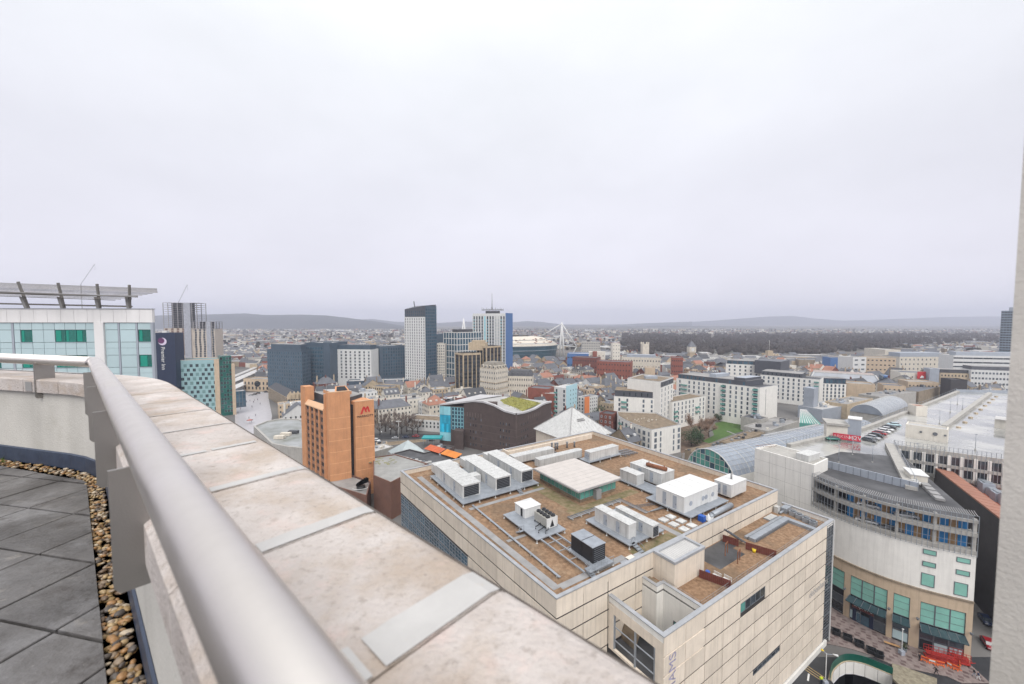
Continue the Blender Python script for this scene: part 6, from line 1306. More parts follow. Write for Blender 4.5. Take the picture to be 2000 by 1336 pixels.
 q = offset_in(pl, .8); q[1] = q[0].lerp(q[1], .86); q[2] = q[3].lerp(q[2], .86); b = MB(); b.prism(q, 27.1, 30.9, 0, 1); b.build('attic_floor', [M['charcoal'], M['flat']], t); facade(t, q[0], q[1], 27.3, 30.6, 16, 1, 1.5, 2.5, M['steeld'], M['glassb'], skip=lambda c, r: c > 6 and c % 3); q2 = [q[0].lerp(q[1], .42), q[0].lerp(q[1], .6), q[3].lerp(q[2], .6), q[3].lerp(q[2], .42)]; b = MB(); b.prism(offset_in(q2, 2), 30.9, 33.2); b.build('roof_plant', M['greyc'], t); q2 = [q[0].lerp(q[1], .82), q[0].lerp(q[1], .99), q[3].lerp(q[2], .99), q[3].lerp(q[2], .82)]; b = MB(); b.prism(offset_in(q2, .5), 30.9, 32.8, 0, 1); b.build('roof_plant', [M['charcoal'], M['greyc']], t)
 # blocks behind
 A, B_, C_ = Vector((atY(1486, 362).x, 362)), Vector((atY(1603, 330).x, 330)), Vector((atY(1610, 345).x, 345)); pl = [A, B_, C_, A + C_ - B_]
 t = apt('apartment_block', 'white apartment block with charcoal attic standing behind the long block', pl, 23.6, [(0, 10, 6, 1.4, 2.3, 1, 5, 3, 23, None)], roof='slated'); balcony(t, A, B_, .95, [4.5 + 3.2*i for i in range(6)], 3.2); q = offset_in(pl, .7); q[1] = q[0].lerp(q[1], .72); q[2] = q[3].lerp(q[2], .72); b = MB(); b.prism(q, 23.1, 27.0, 0, 1); b.build('attic_floor', [M['charcoal'], M['flat']], t); facade(t, q[0], q[1], 23.3, 26.8, 9, 1, 1.5, 2.3, M['steeld'], M['glassd'])
 A, B_ = Vector((atY(1605, 349).x, 349)), Vector((atY(1655, 345).x, 345)); pl = slab(A, B_, 14); t = apt('apartment_block', 'small white apartment block with navy top floor beside the grey tower', pl, 17.5, [(0, 6, 5, 1.5, 2.4, .6, .6, 2, 17.3, None)]); b = MB(); b.prism(offset_in(pl, .3), 17, 22.2, 0, 1); b.build('attic_floor', [M['navy'], M['flat']], t); facade(t, offset_in(pl, .3)[0], offset_in(pl, .3)[1], 17.4, 21.8, 6, 1, 2.4, 3.4, M['steeld'], M['glassb'])
 A, B_ = Vector((atY(1418, 420).x, 420)), Vector((atY(1508, 400).x, 400)); pl = slab(A, B_, 25); t = apt('apartment_block', 'white topped block with dark glazed penthouse and slate blue rear wing', pl, 27.5, [(0, 8, 6, 1.6, 2.2, 1, 1, 4, 27, None)], roof='slated'); q = offset_in(pl, 1); b = MB(); b.prism(q, 27, 31.2, 0, 1); b.build('attic_floor', [M['charcoal'], M['flat']], t); facade(t, q[0], q[1], 27.2, 31, 8, 1, 3.6, 3.0, M['steeld'], M['glassb']); A, B_ = Vector((atY(1474, 402).x, 402)), Vector((atY(1525, 385).x, 385)); b = MB(); b.prism(slab(A, B_, 30), 20, 33.0, 0, 1); b.build('rear_wing', [M['charcoal'], M['slate']], t)
 # plain grey tower and green glass canopy
 A, B_, C_ = Vector((atY(1572, 297).x, 297)), Vector((atY(1592, 291).x, 291)), Vector((atY(1601, 296).x, 296)); t = thing('grey_tower', 'plain pale grey sheeted tower between two white apartment blocks', 'tower', (*B_, 0)); block('', '', '', [A, B_, C_, A + C_ - B_], hz(1592, 759, 291), M['greyc'], M['greyc'], root=t, par=.3)
 A, B_ = at(1562, 826, 14), at(1604, 829, 14); t = thing('glass_canopy', 'sloping green glass canopy with pale bars at the foot of the grey tower', 'canopy', (*A, 0)); b = MB(); n_ = 8; top0, top1 = A + Vector((6, 8)), B_ + Vector((-1, 10))
 for i in range(n_): p, q, r_, s_ = A.lerp(B_, i/n_), A.lerp(B_, (i + 1)/n_), top0.lerp(top1, (i + 1)/n_), top0.lerp(top1, i/n_); bb = MB(); bb.face([(*p, 14), (*q, 14), (*r_, 20), (*s_, 20)]); bb.face([(*p, 0), (*q, 0), (*q, 14), (*p, 14)]); bb.build('pane', M['glasst'], t); bb = MB(); bb.beam((*p, 14.05), (*s_, 20.05), .35); bb.build('bar', M['whitem'], t)
apartments()
def lawn():
 q = [at(u, v, 0) for u, v in ((1372, 862), (1395, 850), (1390, 838), (1398, 826), (1432, 818), (1468, 824), (1484, 832), (1432, 848), (1385, 866))]
 b = MB(); tri = tessellate_polygon([[Vector((*p, 0)) for p in q]]); b.add([(*p, .03) for p in q], [t if (q[t[1]] - q[t[0]]).cross(q[t[2]] - q[t[0]]) > 0 else tuple(reversed(t)) for t in tri]); struct(b.build('lawn', M['grass'])); occupy(q, 6)
 q = [at(u, v, 0) for u, v in ((1330, 886), (1388, 868), (1384, 838), (1395, 826), (1370, 812), (1330, 830))]; b = MB(); b.face([(*p, .015) for p in q]); struct(b.build('soil_bed', mat('brown_soil', (.13,.09,.065), .95, .3, .4))); occupy(q, 4)
 p, r_ = at(1420, 842, 0), at(1440, 850, 0); b = MB(); b.beam((*p, .06), (*r_, .06), 1.2, .02); struct(b.build('garden_path', M['pathg']))
 t = thing('garden_fence', 'weathered grey vertical board fence along the edge of the lawn', 'fence', (*at(1400, 866, 0), 0)); A, B_ = at(1332, 898, 0), at(1500, 836, 0); d = B_ - A; n_ = 70; rz = math.atan2(d.y, d.x); L = d.length; b = MB(); b.box(-L/n_/2 + .06, L/n_/2 - .06, -.05, .05, 0, 3.0); me = b.mesh('fence_board', mat('weathered_boards', (.30,.285,.28), .9, .2, .6, rnd=.2))
 for i in range(n_): p = A + d*((i + .5)/n_); put(me, 'fence_board', t, p.x, p.y, 0, rz)
 for i in range(18): p = A + d*(i/17); b = MB(); b.beam((*p, 0), (*p, 3.2), .25); b.build('post', M['stoned'], t)
 for x0, x1, y0, y1, zz, lab in ((1362, 1430, 885, 868, 5, 'low dark cluttered roof between lawn fence and glass arcade'), (1430, 1500, 868, 842, 6, 'mossy flat roof beside the lawn fence')):
  q = [at(x0, y0, zz), at(x1, y1, zz), at(x1, y1, zz) + V*7, at(x0, y0, zz) + V*7]; t = thing('low_roof', lab, 'outbuilding', (*q[0], 0)); block('', '', '', q, zz, M['stoned'], M['gravelg'], root=t, par=.3); rr = random.Random(int(x0))
  for i in range(9): p = q[0].lerp(q[1], rr.random()) + V*rr.uniform(1, 6); b = MB(); f = Fr(p, D.ang); b.box(-.8, .8, -.5, .5, zz - .3, zz + rr.uniform(.3, 1.1), f); b.build('roof_box', M[rr.choice(('steeld', 'pathg', 'slated'))], t)
lawn()
# ------------------------------------------------------------------ teal glass hotel beside the terrace
def pt(u, Y): return Vector((atY(u, Y).x, Y))
def teal_hotel():
 Y = 42.0; A, B_ = pt(-140, 41.0), pt(303, 43.0); d = (B_ - A).normalized(); L = (B_ - A).length; rz = math.atan2(d.y, d.x); f = Fr(A, rz); D2 = 16
 root = thing('teal_glass_hotel', 'pale teal glazed hotel with emerald windows, white fascia and rooftop louvre', 'hotel', (*((A + B_)/2), 0)); occupy([f(0, 0), f(L, 0), f(L, D2), f(0, D2)], 6)
 zt = 73.3; zf = 71.9
 bk = Vector((-.80, .60))*20; pl = [f(0, .2), f(L, .2), f(L, .2) + bk, f(0, .2) + bk]; b = MB(); b.prism(pl, 0, zf - .02); b.build('core', M['void'], root); b = MB(); b.prism([f(.02, .25), f(L - .02, .25), f(L - .02, .25) + bk, f(.02, .25) + bk], zf, zt - .1); b.build('roof', M['flatl'], root)
 wp = mat('white_fascia', (.72,.705,.70), .6, .04, .3, streak=.1, rnd=.03)
 n = 17
 for i in range(n): b = MB(); b.box(L*i/n + .012, L*(i + 1)/n - .012, -.12, .22, zf, zt, f); b.build('fascia_panel', wp, root)
 b = MB(); b.box(-.1, L + .02, -.16, .3, zt + .003, zt + .1, f); b.build('capping', M['alu'], root)
 ux = lambda u: ((u - 1000)/FPX*1.004*A.y - A.x)/(d.x - (u - 1000)/FPX*1.004*d.y)
 cols = [ux(u) for u in (190, 207)]; b = MB(); b.box(cols[0], cols[1] + .05, -.2, .2, 0, zf - .004, f); b.build('white_pier', wp, root)
 b = MB(); b.box(L - .25, L, -.1, .2, 0, zf - .004, f); b.build('corner_trim', M['greyc'], root)
 # panel grid: storey bands, thin joints, emerald windows
 edges = [ux(u) for u in (-140, -110, -80, -50, -22, 2, 26, 31, 43, 66, 88, 110, 130, 151, 171, 189.5)]; edges2 = [ux(u) for u in (208, 233, 237, 268, 272, 298)]
 def win_here(u, j): return u in (43, 110, 130, 151, 272, -50, -22)
 us = [-140, -110, -80, -50, -22, 2, 26, 31, 43, 66, 88, 110, 130, 151, 171]; us2 = [208, 233, 237, 268, 272]
 H_ = 2.72
 for e, uu in ((edges, us), (edges2, us2)):
  for k, u in enumerate(uu):
   x0, x1 = e[k] + .02, e[k+1] - .02
   thin = x1 - x0 < .5
   for s in range(26):
    z1 = zf - .03 - H_*s - (.0 if s == 0 else 0); zw1 = z1 - .75; zw0 = zw1 - 1.32; z0 = z1 - H_
    if s > 5:
     if s > 6: continue
     b = MB(); b.box(x0, x1, .0, .19, 0, z1 - .02, f); b.build('glass_panel', M['glassp'], root); continue
    if thin: b = MB(); b.box(x0, x1, -.03, .19, z0 + .02, z1, f); b.build('mullion_panel', M['greyc'], root); continue
    for (a, c, w_) in ((zw1 + .02, z1, 0), (zw0 + .02, zw1 - .02, 1), (z0 + .02, zw0 - .02, 0)):
     iswin = w_ and win_here(u, s)
     b = MB(); b.box(x0, x1, .0 if not iswin else .05, .19, a, c, f); o = b.build('window' if iswin else 'glass_panel', M['curtain'] if iswin else M['glassp'], root)
     if iswin:
      b = MB(); w2 = x1 - x0; b.box(x0 + w2*.08, x0 + w2*(.3 + .3*((k + s) % 2)), .03, .045, a + .08, c - .05, f); b.build('curtain', mat('drawn_curtain', (.01,.25,.185), .5, .2, 12), o)
      b = MB(); b.box(x0 - .03, x1 + .03, -.04, .06, a - .05, a - .001, f); b.build('sill', M['greyc'], o)
 for s in range(1, 6): b = MB(); b.box(.02, L - .3, .03, .1, zf - H_*s - .02, zf - H_*s + .0, f); b.build('joint_strip', M['steelp'], root)
 # rooftop sun louvre: raking posts, brackets, long blades
 t = thing('roof_louvre', 'grey steel sun louvre of long blades on raking posts above the teal hotel', 'louvre canopy', (*f(L/2, 1), zt))
 wst = mat('weathered_steel', (.17,.16,.15), .6, .2, 2)
 for u, ln in ((-95, -.6), (-22, -.5), (55, -.38), (128, -.03), (200, .25), (260, .45)):
  x = ux(u); b = MB(); b.beam((*f(x - ln*.5, .2), zt - .05), (*f(x + ln*.5, -.3), zt + 2.9 - max(0, u)*.0012), .15, .2); b.build('post', wst, t)
  b = MB(); q = [(*f(x - ln*.4 - .25, .1), zt + .05), (*f(x - ln*.4 - .05, .1), zt + .05), (*f(x + .1, .1), zt + 1.2), (*f(x - .55, .1), zt + 1.35)]; b.face(q); b.face([(p[0], p[1] - .06, p[2]) for p in q][::-1]); b.build('bracket', M['pathg'], t)
 for k in range(13):
  y = -1.6 + k*.34; z = zt + 1.0 + .125*k; xe = ux(297) - abs(k - 8)*.26; b = MB()
  b.beam((*f(-2, y), z + .62), (*f(xe, y), z - .1), .13, .06); b.build('louvre_blade', mat('louvre_metal', (.17,.155,.14), .55, .25, 1.5, rnd=.6), t)
 b = MB(); b.beam((*f(-2, .3), zt + .75), (*f(ux(258), .3), zt + .32), .16); b.build('rail', mat('weathered_steel', (.17,.16,.15)), t)
 b = MB(); b.beam((*f(-2, -.4), zt + 1.9), (*f(ux(280), -.4), zt + 1.35), .2); b.build('rail', M['pathg'], t)
teal_hotel()
def inn():
 root = thing('chequered_inn_block', 'hotel with chequered pale teal cladding and green glass corner behind the coping', 'hotel', (*pt(400, 300), 0));
 A, B_ = pt(338, 292), pt(428, 300); pl = slab(A, B_, 18); zt = hz(384, 703, 296); block('', '', '', pl, zt, M['glassp'] if False else mat('pale_teal_cladding', (.27,.42,.44), .4, .08, .3, rnd=.05), M['flat'], root=root, par=.8, cap=M['orangel'])
 d = (B_ - A).normalized(); rz = math.atan2(d.y, d.x); L = (B_ - A).length
 for c in range(14):
  for r in range(11):
   if (c + r) % 2 == 0: continue
   p = A + d*(L*.9*(c + .5)/14 + .8); put(win_mesh(2.0, 2.3, M['teal'], M['glassd'] if (c*7 + r) % 3 else M['teal'], 1, .06), 'window', root, p.x, p.y, zt - 4.2 - 3.3*r, rz)
 b = MB(); f = Fr(B_, rz); b.box(-3.2, -.05, -.5, .5, 0, zt + .5, f); b.build('stone_fin', M['beige'], root)
 C_ = pt(452, 305); A2 = B_ + d*.3; d2 = (C_ - A2).normalized(); pl = slab(A2, C_, 12); block('', '', '', pl, zt + 2.4, mat('green_glass_wall', (.012,.10,.085), .2, .3, .2, spec=.6), M['flat'], root=root, par=.4, occ=False)
 facade(root, A2, C_, 2, zt + 2, 4, 14, 1.8, 2.2, M['glasst'], M['glassd'], skip=lambda c, r: (c*3 + r*5) % 4 == 0)
 b = MB(); f = Fr(C_, math.atan2(d2.y, d2.x)); b.box(-.2, 1.9, -.6, 6, 0, zt - 4, f); b.build('stone_fin', M['beige'], root)
 E_ = C_ + d2*2; pl = slab(E_, E_ + d2*6.5, 10); z2 = hz(470, 765, 306); block('', '', '', pl, z2, M['blued'], M['flatl'], root=root, par=.4, occ=False, z0=5); facade(root, pl[0], pl[1], 6, z2, 3, 4, 1.8, 3, M['steeld'], M['glassb'])
 occupy(slab(A, E_ + d2*7, 20), 3)
 A, B_ = pt(305.5, 286), pt(343, 288); t = thing('sign_tower', 'navy sign tower with vertical white hotel name and moon emblem', 'sign tower', (*A, 0)); pl = slab(A, B_, 10); zt = hz(320, 650, 287); block('', '', '', pl, zt, M['navy'], M['navy'], root=t, par=.3); d = (B_ - A).normalized(); rz = math.atan2(d.y, d.x); L = (B_ - A).length; nn = Vector((d.y, -d.x))*.12
 lettering(t, 'Premier Inn', 3.5, A + d*(L*.36) + nn, hz(318, 700, 287), rz, M['white'], roll=-math.pi/2, ext=.1)
 b = MB(); c = A + d*(L*.36) + nn; zc = hz(318, 667, 287); r_ = 2.7
 def disc(bb, cx, cz, r, off, m): bb.face([(*(A + d*(L*.36 + cx + r*math.cos(q)) + nn*off), zc + cz + r*math.sin(q)) for q in [i*math.pi/10 for i in range(20)]], m)
 disc(b, 0, 0, r_, 1.0, 0); disc(b, -.75, .55, 2.1, 1.6, 1); b.build('moon_emblem', [mat('pale_lilac', (.62,.55,.68), .5, .05), mat('purple_night', (.10,.02,.09), .5, .3, .8)], t)
 b = MB(); f = Fr(A, rz); b.box(3, 6, 2, 5, zt, zt + 1.4, f); b.build('roof_box', M['white'], t)
inn()
def site_tower(u0, u1, v0, v1, Y, zclad, label, stripes):
 A, B_ = pt(u0, Y), pt(u1, Y + 6); pl = slab(A, B_, 24); zt = hz((u0 + u1)/2, v0, Y); root = thing('unfinished_tower', label, 'tower under construction', (*A, 0)); occupy(pl, 3); d = (B_ - A).normalized(); L = (B_ - A).length; rz = math.atan2(d.y, d.x); f = Fr(A, rz); fl = 3.3; n = int(zt/fl)
 zc = hz(u0, zclad, Y); gc = mat('raw_concrete_frame', (.33,.32,.33), .9, .1, .3)
 for i in range(n + 1):
  z = zt - fl*i
  if z < zc - 1: break
  b = MB(); b.box(0, L, 0, 24, z - .35, z, f); b.build('floor_slab', gc, root)
 for k in range(8):
  for y in (.5, 23): b = MB(); x = .4 + (L - .8)*k/7; b.box(x - .35, x + .35, y - .35, y + .35, zc - 2, zt, f); b.build('column', gc, root)
 b = MB(); b.box(L*.18, L*.72, 6, 18, 0, zt - .5, f); b.build('core', mat('site_core', (.15,.155,.175), .9, .25, .3), root)
 b = MB(); b.box(L*.62, L*.82, -1.2, .6, 0, zt, f); b.build('hoist_mast', mat('hoist_grey', (.33,.34,.38), .8, .35, .9), root)
 b = MB(); b.box(.2, L - .2, .2, 23.8, 0, zc, f); b.build('clad_wall', mat('beige_cladding', (.47,.41,.35), .8, .08, .3), root)
 for i in range(stripes):
  for j in range(int(zc/3.4)):
   x = L*(i + .5 + .05*math.sin(j*.9 + i))/stripes; b = MB(); w_ = L/stripes*.22; b.box(x - w_, x + w_, .08, .19, zc - 3.4*j - 3.1, zc - 3.4*j - .2, f)
   if zc - 3.4*j - 3 > 20: b.build('window', M['glassd'] if stripes == 5 else mat('umber_panel', (.16,.10,.075), .6, .2), root)
 return root
site_tower(322, 388, 591, 700, 600, 641, 'tall unfinished concrete tower, bare frame above and brown striped cladding below', 6)
site_tower(380, 422, 628, 700, 575, 643, 'shorter unfinished tower with cream cladding and dark window columns', 5)
for u, v, u2, v2, Y, lab in ((166, 555, 195, 516, 700, 'faint tower crane jib rising above the roof louvre'), (352, 593, 372, 556, 640, 'faint tower crane jib above the unfinished tower')):
 t = thing('tower_crane', lab, 'crane', (*pt(u, Y), 0)); p, q = pt(u, Y), pt(u2, Y); m = mat('pale_crane_steel', (.45,.46,.5), .6, .1); b = MB(); b.beam((*p, 0), (*p, hz(u, v, Y)), 1.1); b.build('mast', m, t); b = MB(); b.beam((*p, hz(u, v, Y)), (*q, hz(u2, v2, Y)), .55); b.build('jib', m, t); b = MB(); b.beam((*q, hz(u2, v2, Y)), (*q, hz(u2, v2 + 11, Y)), .3); b.build('hook_rope', m, t)
# ------------------------------------------------------------------ office quarter by the station
def tower(name, label, cat, pts, vtop, wall, roof, zt=None, par=.8, cap=None, group=None, depth=None):
 """pts: (photo column, distance) of the visible ground corners from left to right; the last two or three make the block"""
 P_ = [pt(u, Y) for u, Y in pts]
 if len(P_) == 2: pl = slab(P_[0], P_[1], depth or 18)
 else: pl = [P_[0], P_[1], P_[2], P_[0] + P_[2] - P_[1]]
 k = 1 if len(P_) == 3 else 0; z = zt or hz(pts[k][0], vtop, pts[k][1])
 return block(name, label, cat, pl, z, M[wall] if isinstance(wall, str) else wall, M[roof], par=par, cap=cap, group=group), pl, z
def offices():
 t, pl, z = tower('blue_office_block', 'dark blue grey office block with close rows of windows left of the white grid block', 'office block', ((522, 402), (590, 388), (607, 408)), 684, 'blued', 'slate')
 facade(t, pl[0], pl[1], 6, z - 1.5, 15, 10, 1.35, 2.9, M['blueg'], M['glassb']); facade(t, pl[1], pl[2], 6, z - 1.5, 6, 10, 1.6, 2.9, M['blueg'], M['glassb'])
 b = MB(); q = offset_in(pl, 3); b.prism(q, z - .8, z + 5.2, 0, 1); b.build('plant_floor', [M['blued'], M['flat']], t)
 t, pl, z = tower('blue_office_block', 'taller dark blue office block with greenish glass joined behind the first', 'office block', ((596, 418), (645, 412)), 669, 'blued', 'flatl', depth=30); facade(t, pl[0], pl[1], 6, z - 4, 12, 10, 1.7, 2.9, M['blueg'], M['glassb'], mr=7); b = MB(); f = Fr(pl[1], 0); b.box(-7, .05, -.4, 4, 0, z + .6, f); b.build('blank_fin', M['blued'], t)
 t, pl, z = tower('white_grid_block', 'white gridded apartment block with paired dark windows behind the orange tower', 'apartment block', ((645, 425), (725, 418)), 682, 'white', 'flatl', depth=16); zb = 11
 for c in range(9):
  for r in range(9): d = (pl[1] - pl[0]); p = pl[0] + d*((c + .5)/9); put(win_mesh(2.0 if c % 3 else 2.4, 2.4, M['white'], M['glassd'] if (c + 2*r) % 3 else M['glassm'], 1, .08), 'window', t, p.x, p.y, zb + 1.9 + (z - zb - 1.5)*(r)/9, math.atan2(d.y, d.x))
 b = MB(); b.prism(offset_in(pl, 2), z - .5, z + 4.5, 0, 1); b.build('plant_floor', [M['blued'], M['slated']], t)
 t, pl, z = tower('slate_blue_block', 'wide slate blue office block between white grid block and white tower', 'office block', ((722, 450), (742, 436), (791, 452)), 676, 'blued', 'flatl'); facade(t, pl[1], pl[2], 12, z - 2, 9, 9, 1.6, 2.6, M['charcoal'], M['glassb'], ml=3)
 t, pl, z = tower('long_podium', 'long low dark podium with a pale roof edge under the office blocks', 'podium', ((676, 404), (798, 418)), 745, 'blued', 'flatl', depth=14, cap=M['alu'])
 # white and blue tower with sloping top
 A, B_, C_ = pt(791, 424), pt(831, 410), pt(853, 424); pl = [A, B_, C_, A + C_ - B_]; zw = hz(831, 619, 410); t = block('white_blue_tower', 'tall slim tower with white gridded face, blue glass side and sloping dark top', 'tower', pl, zw, M['white'], M['slated'], par=.3)
 zA, zB, zC = hz(793, 604, 424), hz(831, 597, 410), hz(853, 595, 424); b = MB(); q = offset_in(pl, .25); zz = (zA, zB, zC, zC - 1)
 for k in range(4): j = (k + 1) % 4; b.face([(*q[k], zw - .3), (*q[j], zw - .3), (*q[j], zz[j]), (*q[k], zz[k])])
 b.face([(*q[k], zz[k]) for k in range(4)]); b.build('sloping_crown', M['charcoal'], t)
 facade(t, A, B_, 4, zw - .8, 9, 25, 1.15, 2.1, M['white'], M['glassd']); facade(t, q[0], q[1], zw + .6, zw + 7, 10, 2, 1.0, 2.6, M['charcoal'], M['glassb'])
 d = (C_ - B_).normalized(); nn = Vector((d.y, -d.x)); b = MB(); b.prism([B_ + nn*.3 + d*.3, C_ + nn*.3, C_ + nn*.02, B_ + nn*.02 + d*.3], 0, zC - 1.5, 0, None, True); b.build('blue_side', M['blued'], t); facade(t, B_ + nn*.3 + d*.3, C_ + nn*.3, 4, zC - 4, 6, 25, 1.9, 2.3, M['blued'], M['glassb'])
 b = MB(); p = A.lerp(B_, .5) + Vector((0, 2)); b.beam((*p, zB - 2), (*(p + Vector((-1, 0))), zB + 5), .9); b.build('roof_mast', M['steeld'], t)
 t, pl, z = tower('beige_block', 'narrow beige ribbed block squeezed beside the blue glass tower side', 'office block', ((853, 440), (869, 440)), 671, 'offw', 'flat', depth=20); facade(t, pl[0], pl[1], 4, z - 1, 4, 14, 1.2, 2.0, M['offw'], M['glassm'])
 t, pl, z = tower('blue_backdrop_block', 'blue grey block showing behind the beige block', 'office block', ((850, 480), (872, 480)), 653, 'blued', 'flat', depth=20)
 A, B_, C_ = pt(867, 452), pt(893, 440), pt(940, 462); pl = [A, B_, C_, A + C_ - B_]; z = hz(893, 650, 440); t = block('white_frame_block', 'round cornered office block with bold white grid frame and dark glass', 'office block', pl, z, M['glassb'], M['flatl'], par=.6)
 for (a, c, n_) in ((A, B_, 5), (B_, C_, 9)):
  d = (c - a).normalized(); L = (c - a).length; f = Fr(a, math.atan2(d.y, d.x))
  for i in range(n_ + 1): b = MB(); b.box(L*i/n_ - .3, L*i/n_ + .3, -.35, .05, 2, z + .3, f); b.build('frame_post', M['white'], t)
  for j in range(9): zz = 5 + (z - 4.8)*j/8; b = MB(); b.box(.31, L - .31, -.30, .04, zz - .4, zz + .4, f); b.build('frame_beam', M['white'], t)
 b = MB(); q = offset_in(pl, 6); b.prism(q, z - .6, z + 3.6); b.build('roof_plant', M['slated'], t)
 # tall civic tower with aerials
 A, B_, C_ = pt(924, 512), pt(987, 500), pt(1001, 520); pl = [A, B_, C_, A + C_ - B_]; z = hz(987, 612, 500); t = block('aerial_tower', 'tall white ribbed office tower with bright blue side and aerial platform', 'tower', pl, z, M['white'], M['flat'], par=1.0)
 d = (B_ - A).normalized(); L = (B_ - A).length; f = Fr(A, math.atan2(d.y, d.x)); nW = 12
 for i in range(nW):
  if i in (4, 8, 9): m_ = M['glasscl'] if i == 4 else M['whitem']
  else: m_ = M['glassd']
  x = L*(i + .5)/nW; b = MB(); b.box(x - L/nW*.24, x + L/nW*.24, -.08, .02, 8, z - 3.5, f); o = b.build('glazing_strip', m_, t)
  for j in range(18): zz = 9 + (z - 14)*j/18; b = MB(); b.box(x - L/nW*.24, x + L/nW*.24, -.16, -.081, zz, zz + 1.1, f); b.build('spandrel', M['glasscl'] if i in (0, 4, 5, 10) else M['greyc'], o)
 for i in range(nW + 1): x = L*i/nW; b = MB(); b.box(x - .35, x + .35, -.6, .02, 4, z - 2, f); b.build('white_rib', M['white'], t)
 d2 = (C_ - B_).normalized(); n2 = Vector((d2.y, -d2.x)); b = MB(); b.prism([B_ + n2*.3 + d2*.6, C_ + n2*.3, C_ + n2*.02, B_ + n2*.02 + d2*.6], 0, z + .5, 0, None, True); b.build('blue_side', M['bluel'], t)
 c = (A + C_)/2; b = MB(); b.box(c.x - 9, c.x + 9, c.y - 6, c.y + 6, z - 1, z + 3.2); b.build('roof_house', M['slated'], t); b = MB(); b.box(c.x - 14, c.x + 14, c.y - 7, c.y + 7, z + 4.4, z + 5.0); b.build('aerial_platform', M['steeld'], t)
 for i in range(15): b = MB(); x = c.x - 13.5 + i*1.93; b.beam((x, c.y - 7.2, z + 3.6), (x, c.y - 7.2, z + 7.6 - (i % 3)*.6), .45); b.build('aerial', M['pathg'], t)
 b = MB(); b.tube([(c.x - 1, c.y, z + 5), (c.x - 1, c.y, hz(963, 572, 507))], [.6, .2], 6); b.build('mast', M['pathg'], t)
 # brown finned block
 A, B_, C_ = pt(890, 388), pt(905, 374), pt(938, 384); pl = [A, B_, C_, A + C_ - B_]; z = hz(905, 691, 374); t = block('finned_brown_block', 'brown glazed office block with pale vertical fins below the aerial tower', 'office block', pl, z, M['plumd'], M['stoned'], par=1.0, cap=M['stoned']);
 def fins(t, a, c, n_, z):
  d = (c - a).normalized(); L = (c - a).length; f = Fr(a, math.atan2(d.y, d.x))
  for i in range(n_ + 1): b = MB(); b.box(L*i/n_ - .35, L*i/n_ + .35, -.7, .02, 0, z - 1.6, f); b.build('fin', M['stone'], t)
  for i in range(n_):
   for j in range(10): b = MB(); zz = 4 + (z - 7)*j/10; b.box(L*i/n_ + .5, L*(i + 1)/n_ - .5, -.1, .02, zz, zz + 1.9, f); b.build('window', M['glassd'], t)
  b = MB(); b.box(-.3, L + .3, -.75, .05, z - 1.6, z, f); b.build('cornice', M['stone'], t)
 fins(t, B_, C_, 4, z); fins(t, A, B_, 2, z)
 A, B_, C_ = pt(932, 402), pt(950, 392), pt(978, 410); pl = [A, B_, C_, A + C_ - B_]; z = hz(950, 677, 392); t = block('finned_brown_block', 'higher rear part of the brown finned block with bulky stone plant rooms', 'office block', pl, z, M['plumd'], M['stoned'], par=1.0); fins(t, B_, C_, 4, z); fins(t, A, B_, 3, z)
 q = [pt(915, 398), pt(948, 395)]; b = MB(); b.prism(slab(q[0], q[1], 10), z - 4, z + 3.6, 0); b.prism(slab(q[0].lerp(q[1], .2), q[0].lerp(q[1], .9), 8), z + 3.603, z + 6); b.build('plant_room', M['stone'], t)
 # ornate cream hotel with mansard tower, and its lower wing
 A, B_, C_ = pt(937, 352), pt(968, 338), pt(992, 352); pl = [A, B_, C_, A + C_ - B_]; z = hz(968, 722, 338); t = block('ornate_cream_hotel', 'ornate cream corner hotel with rows of arched windows and a weathered mansard', 'hotel', pl, z, M['stonew'], M['slate'], par=.8, cap=M['stone'])
 facade(t, A, B_, 3, z - 1, 7, 6, 1.2, 2.0, M['stonew'], M['glassm']); facade(t, B_, C_, 3, z - 1, 6, 6, 1.2, 2.0, M['stonew'], M['glassm'])
 for k in (8, 13.5, 19): b = MB(); ring(b, offset_in(pl, -.35), .36, k, k + .45); b.build('string_course', M['stone'], t)
 b = MB(); q0 = offset_in(pl, .6); q1 = offset_in(pl, 3.2)
 for k in range(4): j = (k + 1) % 4; b.face([(*q0[k], z), (*q0[j], z), (*q1[j], z + 5.4), (*q1[k], z + 5.4)])
 b.face([(*p, z + 5.4) for p in q1]); b.build('mansard_roof', mat('weathered_mansard', (.22,.20,.17), .8, .35, .5), t)
 for a, c in ((q0[0], q0[1]), (q0[1], q0[2])):
  for i in range(4): p = a.lerp(c, (i + .5)/4); f = Fr(p, math.atan2((c - a).y, (c - a).x)); b = MB(); b.box(-1.1, 1.1, -.2, 1.6, z + .2, z + 3.0, f); o = b.build('dormer', M['stonew'], t); b = MB(); b.box(-.6, .6, -.26, -.201, z + .7, z + 2.5, f); b.build('window', M['glassd'], o)
 A, B_ = pt(991, 355), pt(1040, 352); pl = slab(A, B_, 14); z = hz(1015, 735, 353); t = block('ornate_cream_hotel', 'lower cream wing with slate mansard and dormers beside the ornate corner hotel', 'hotel', pl, z, M['stonew'], M['slate'], par=.4); facade(t, A, B_, 2, z - .5, 11, 4, 1.0, 2.0, M['stonew'], M['glassd'])
 b = MB(); q1 = offset_in(pl, 2.4)
 for k in range(4): j = (k + 1) % 4; b.face([(*pl[k], z), (*pl[j], z), (*q1[j], z + 5), (*q1[k], z + 5)])
 b.face([(*p, z + 5) for p in q1]); b.build('mansard_roof', M['slated'], t)
 for i in range(6): p = A.lerp(B_, (i + .5)/6); b = MB(); b.box(p.x - .9, p.x + .9, p.y + .2, p.y + 2, z + .3, z + 3.0); b.build('dormer', M['slate'], t)
offices()
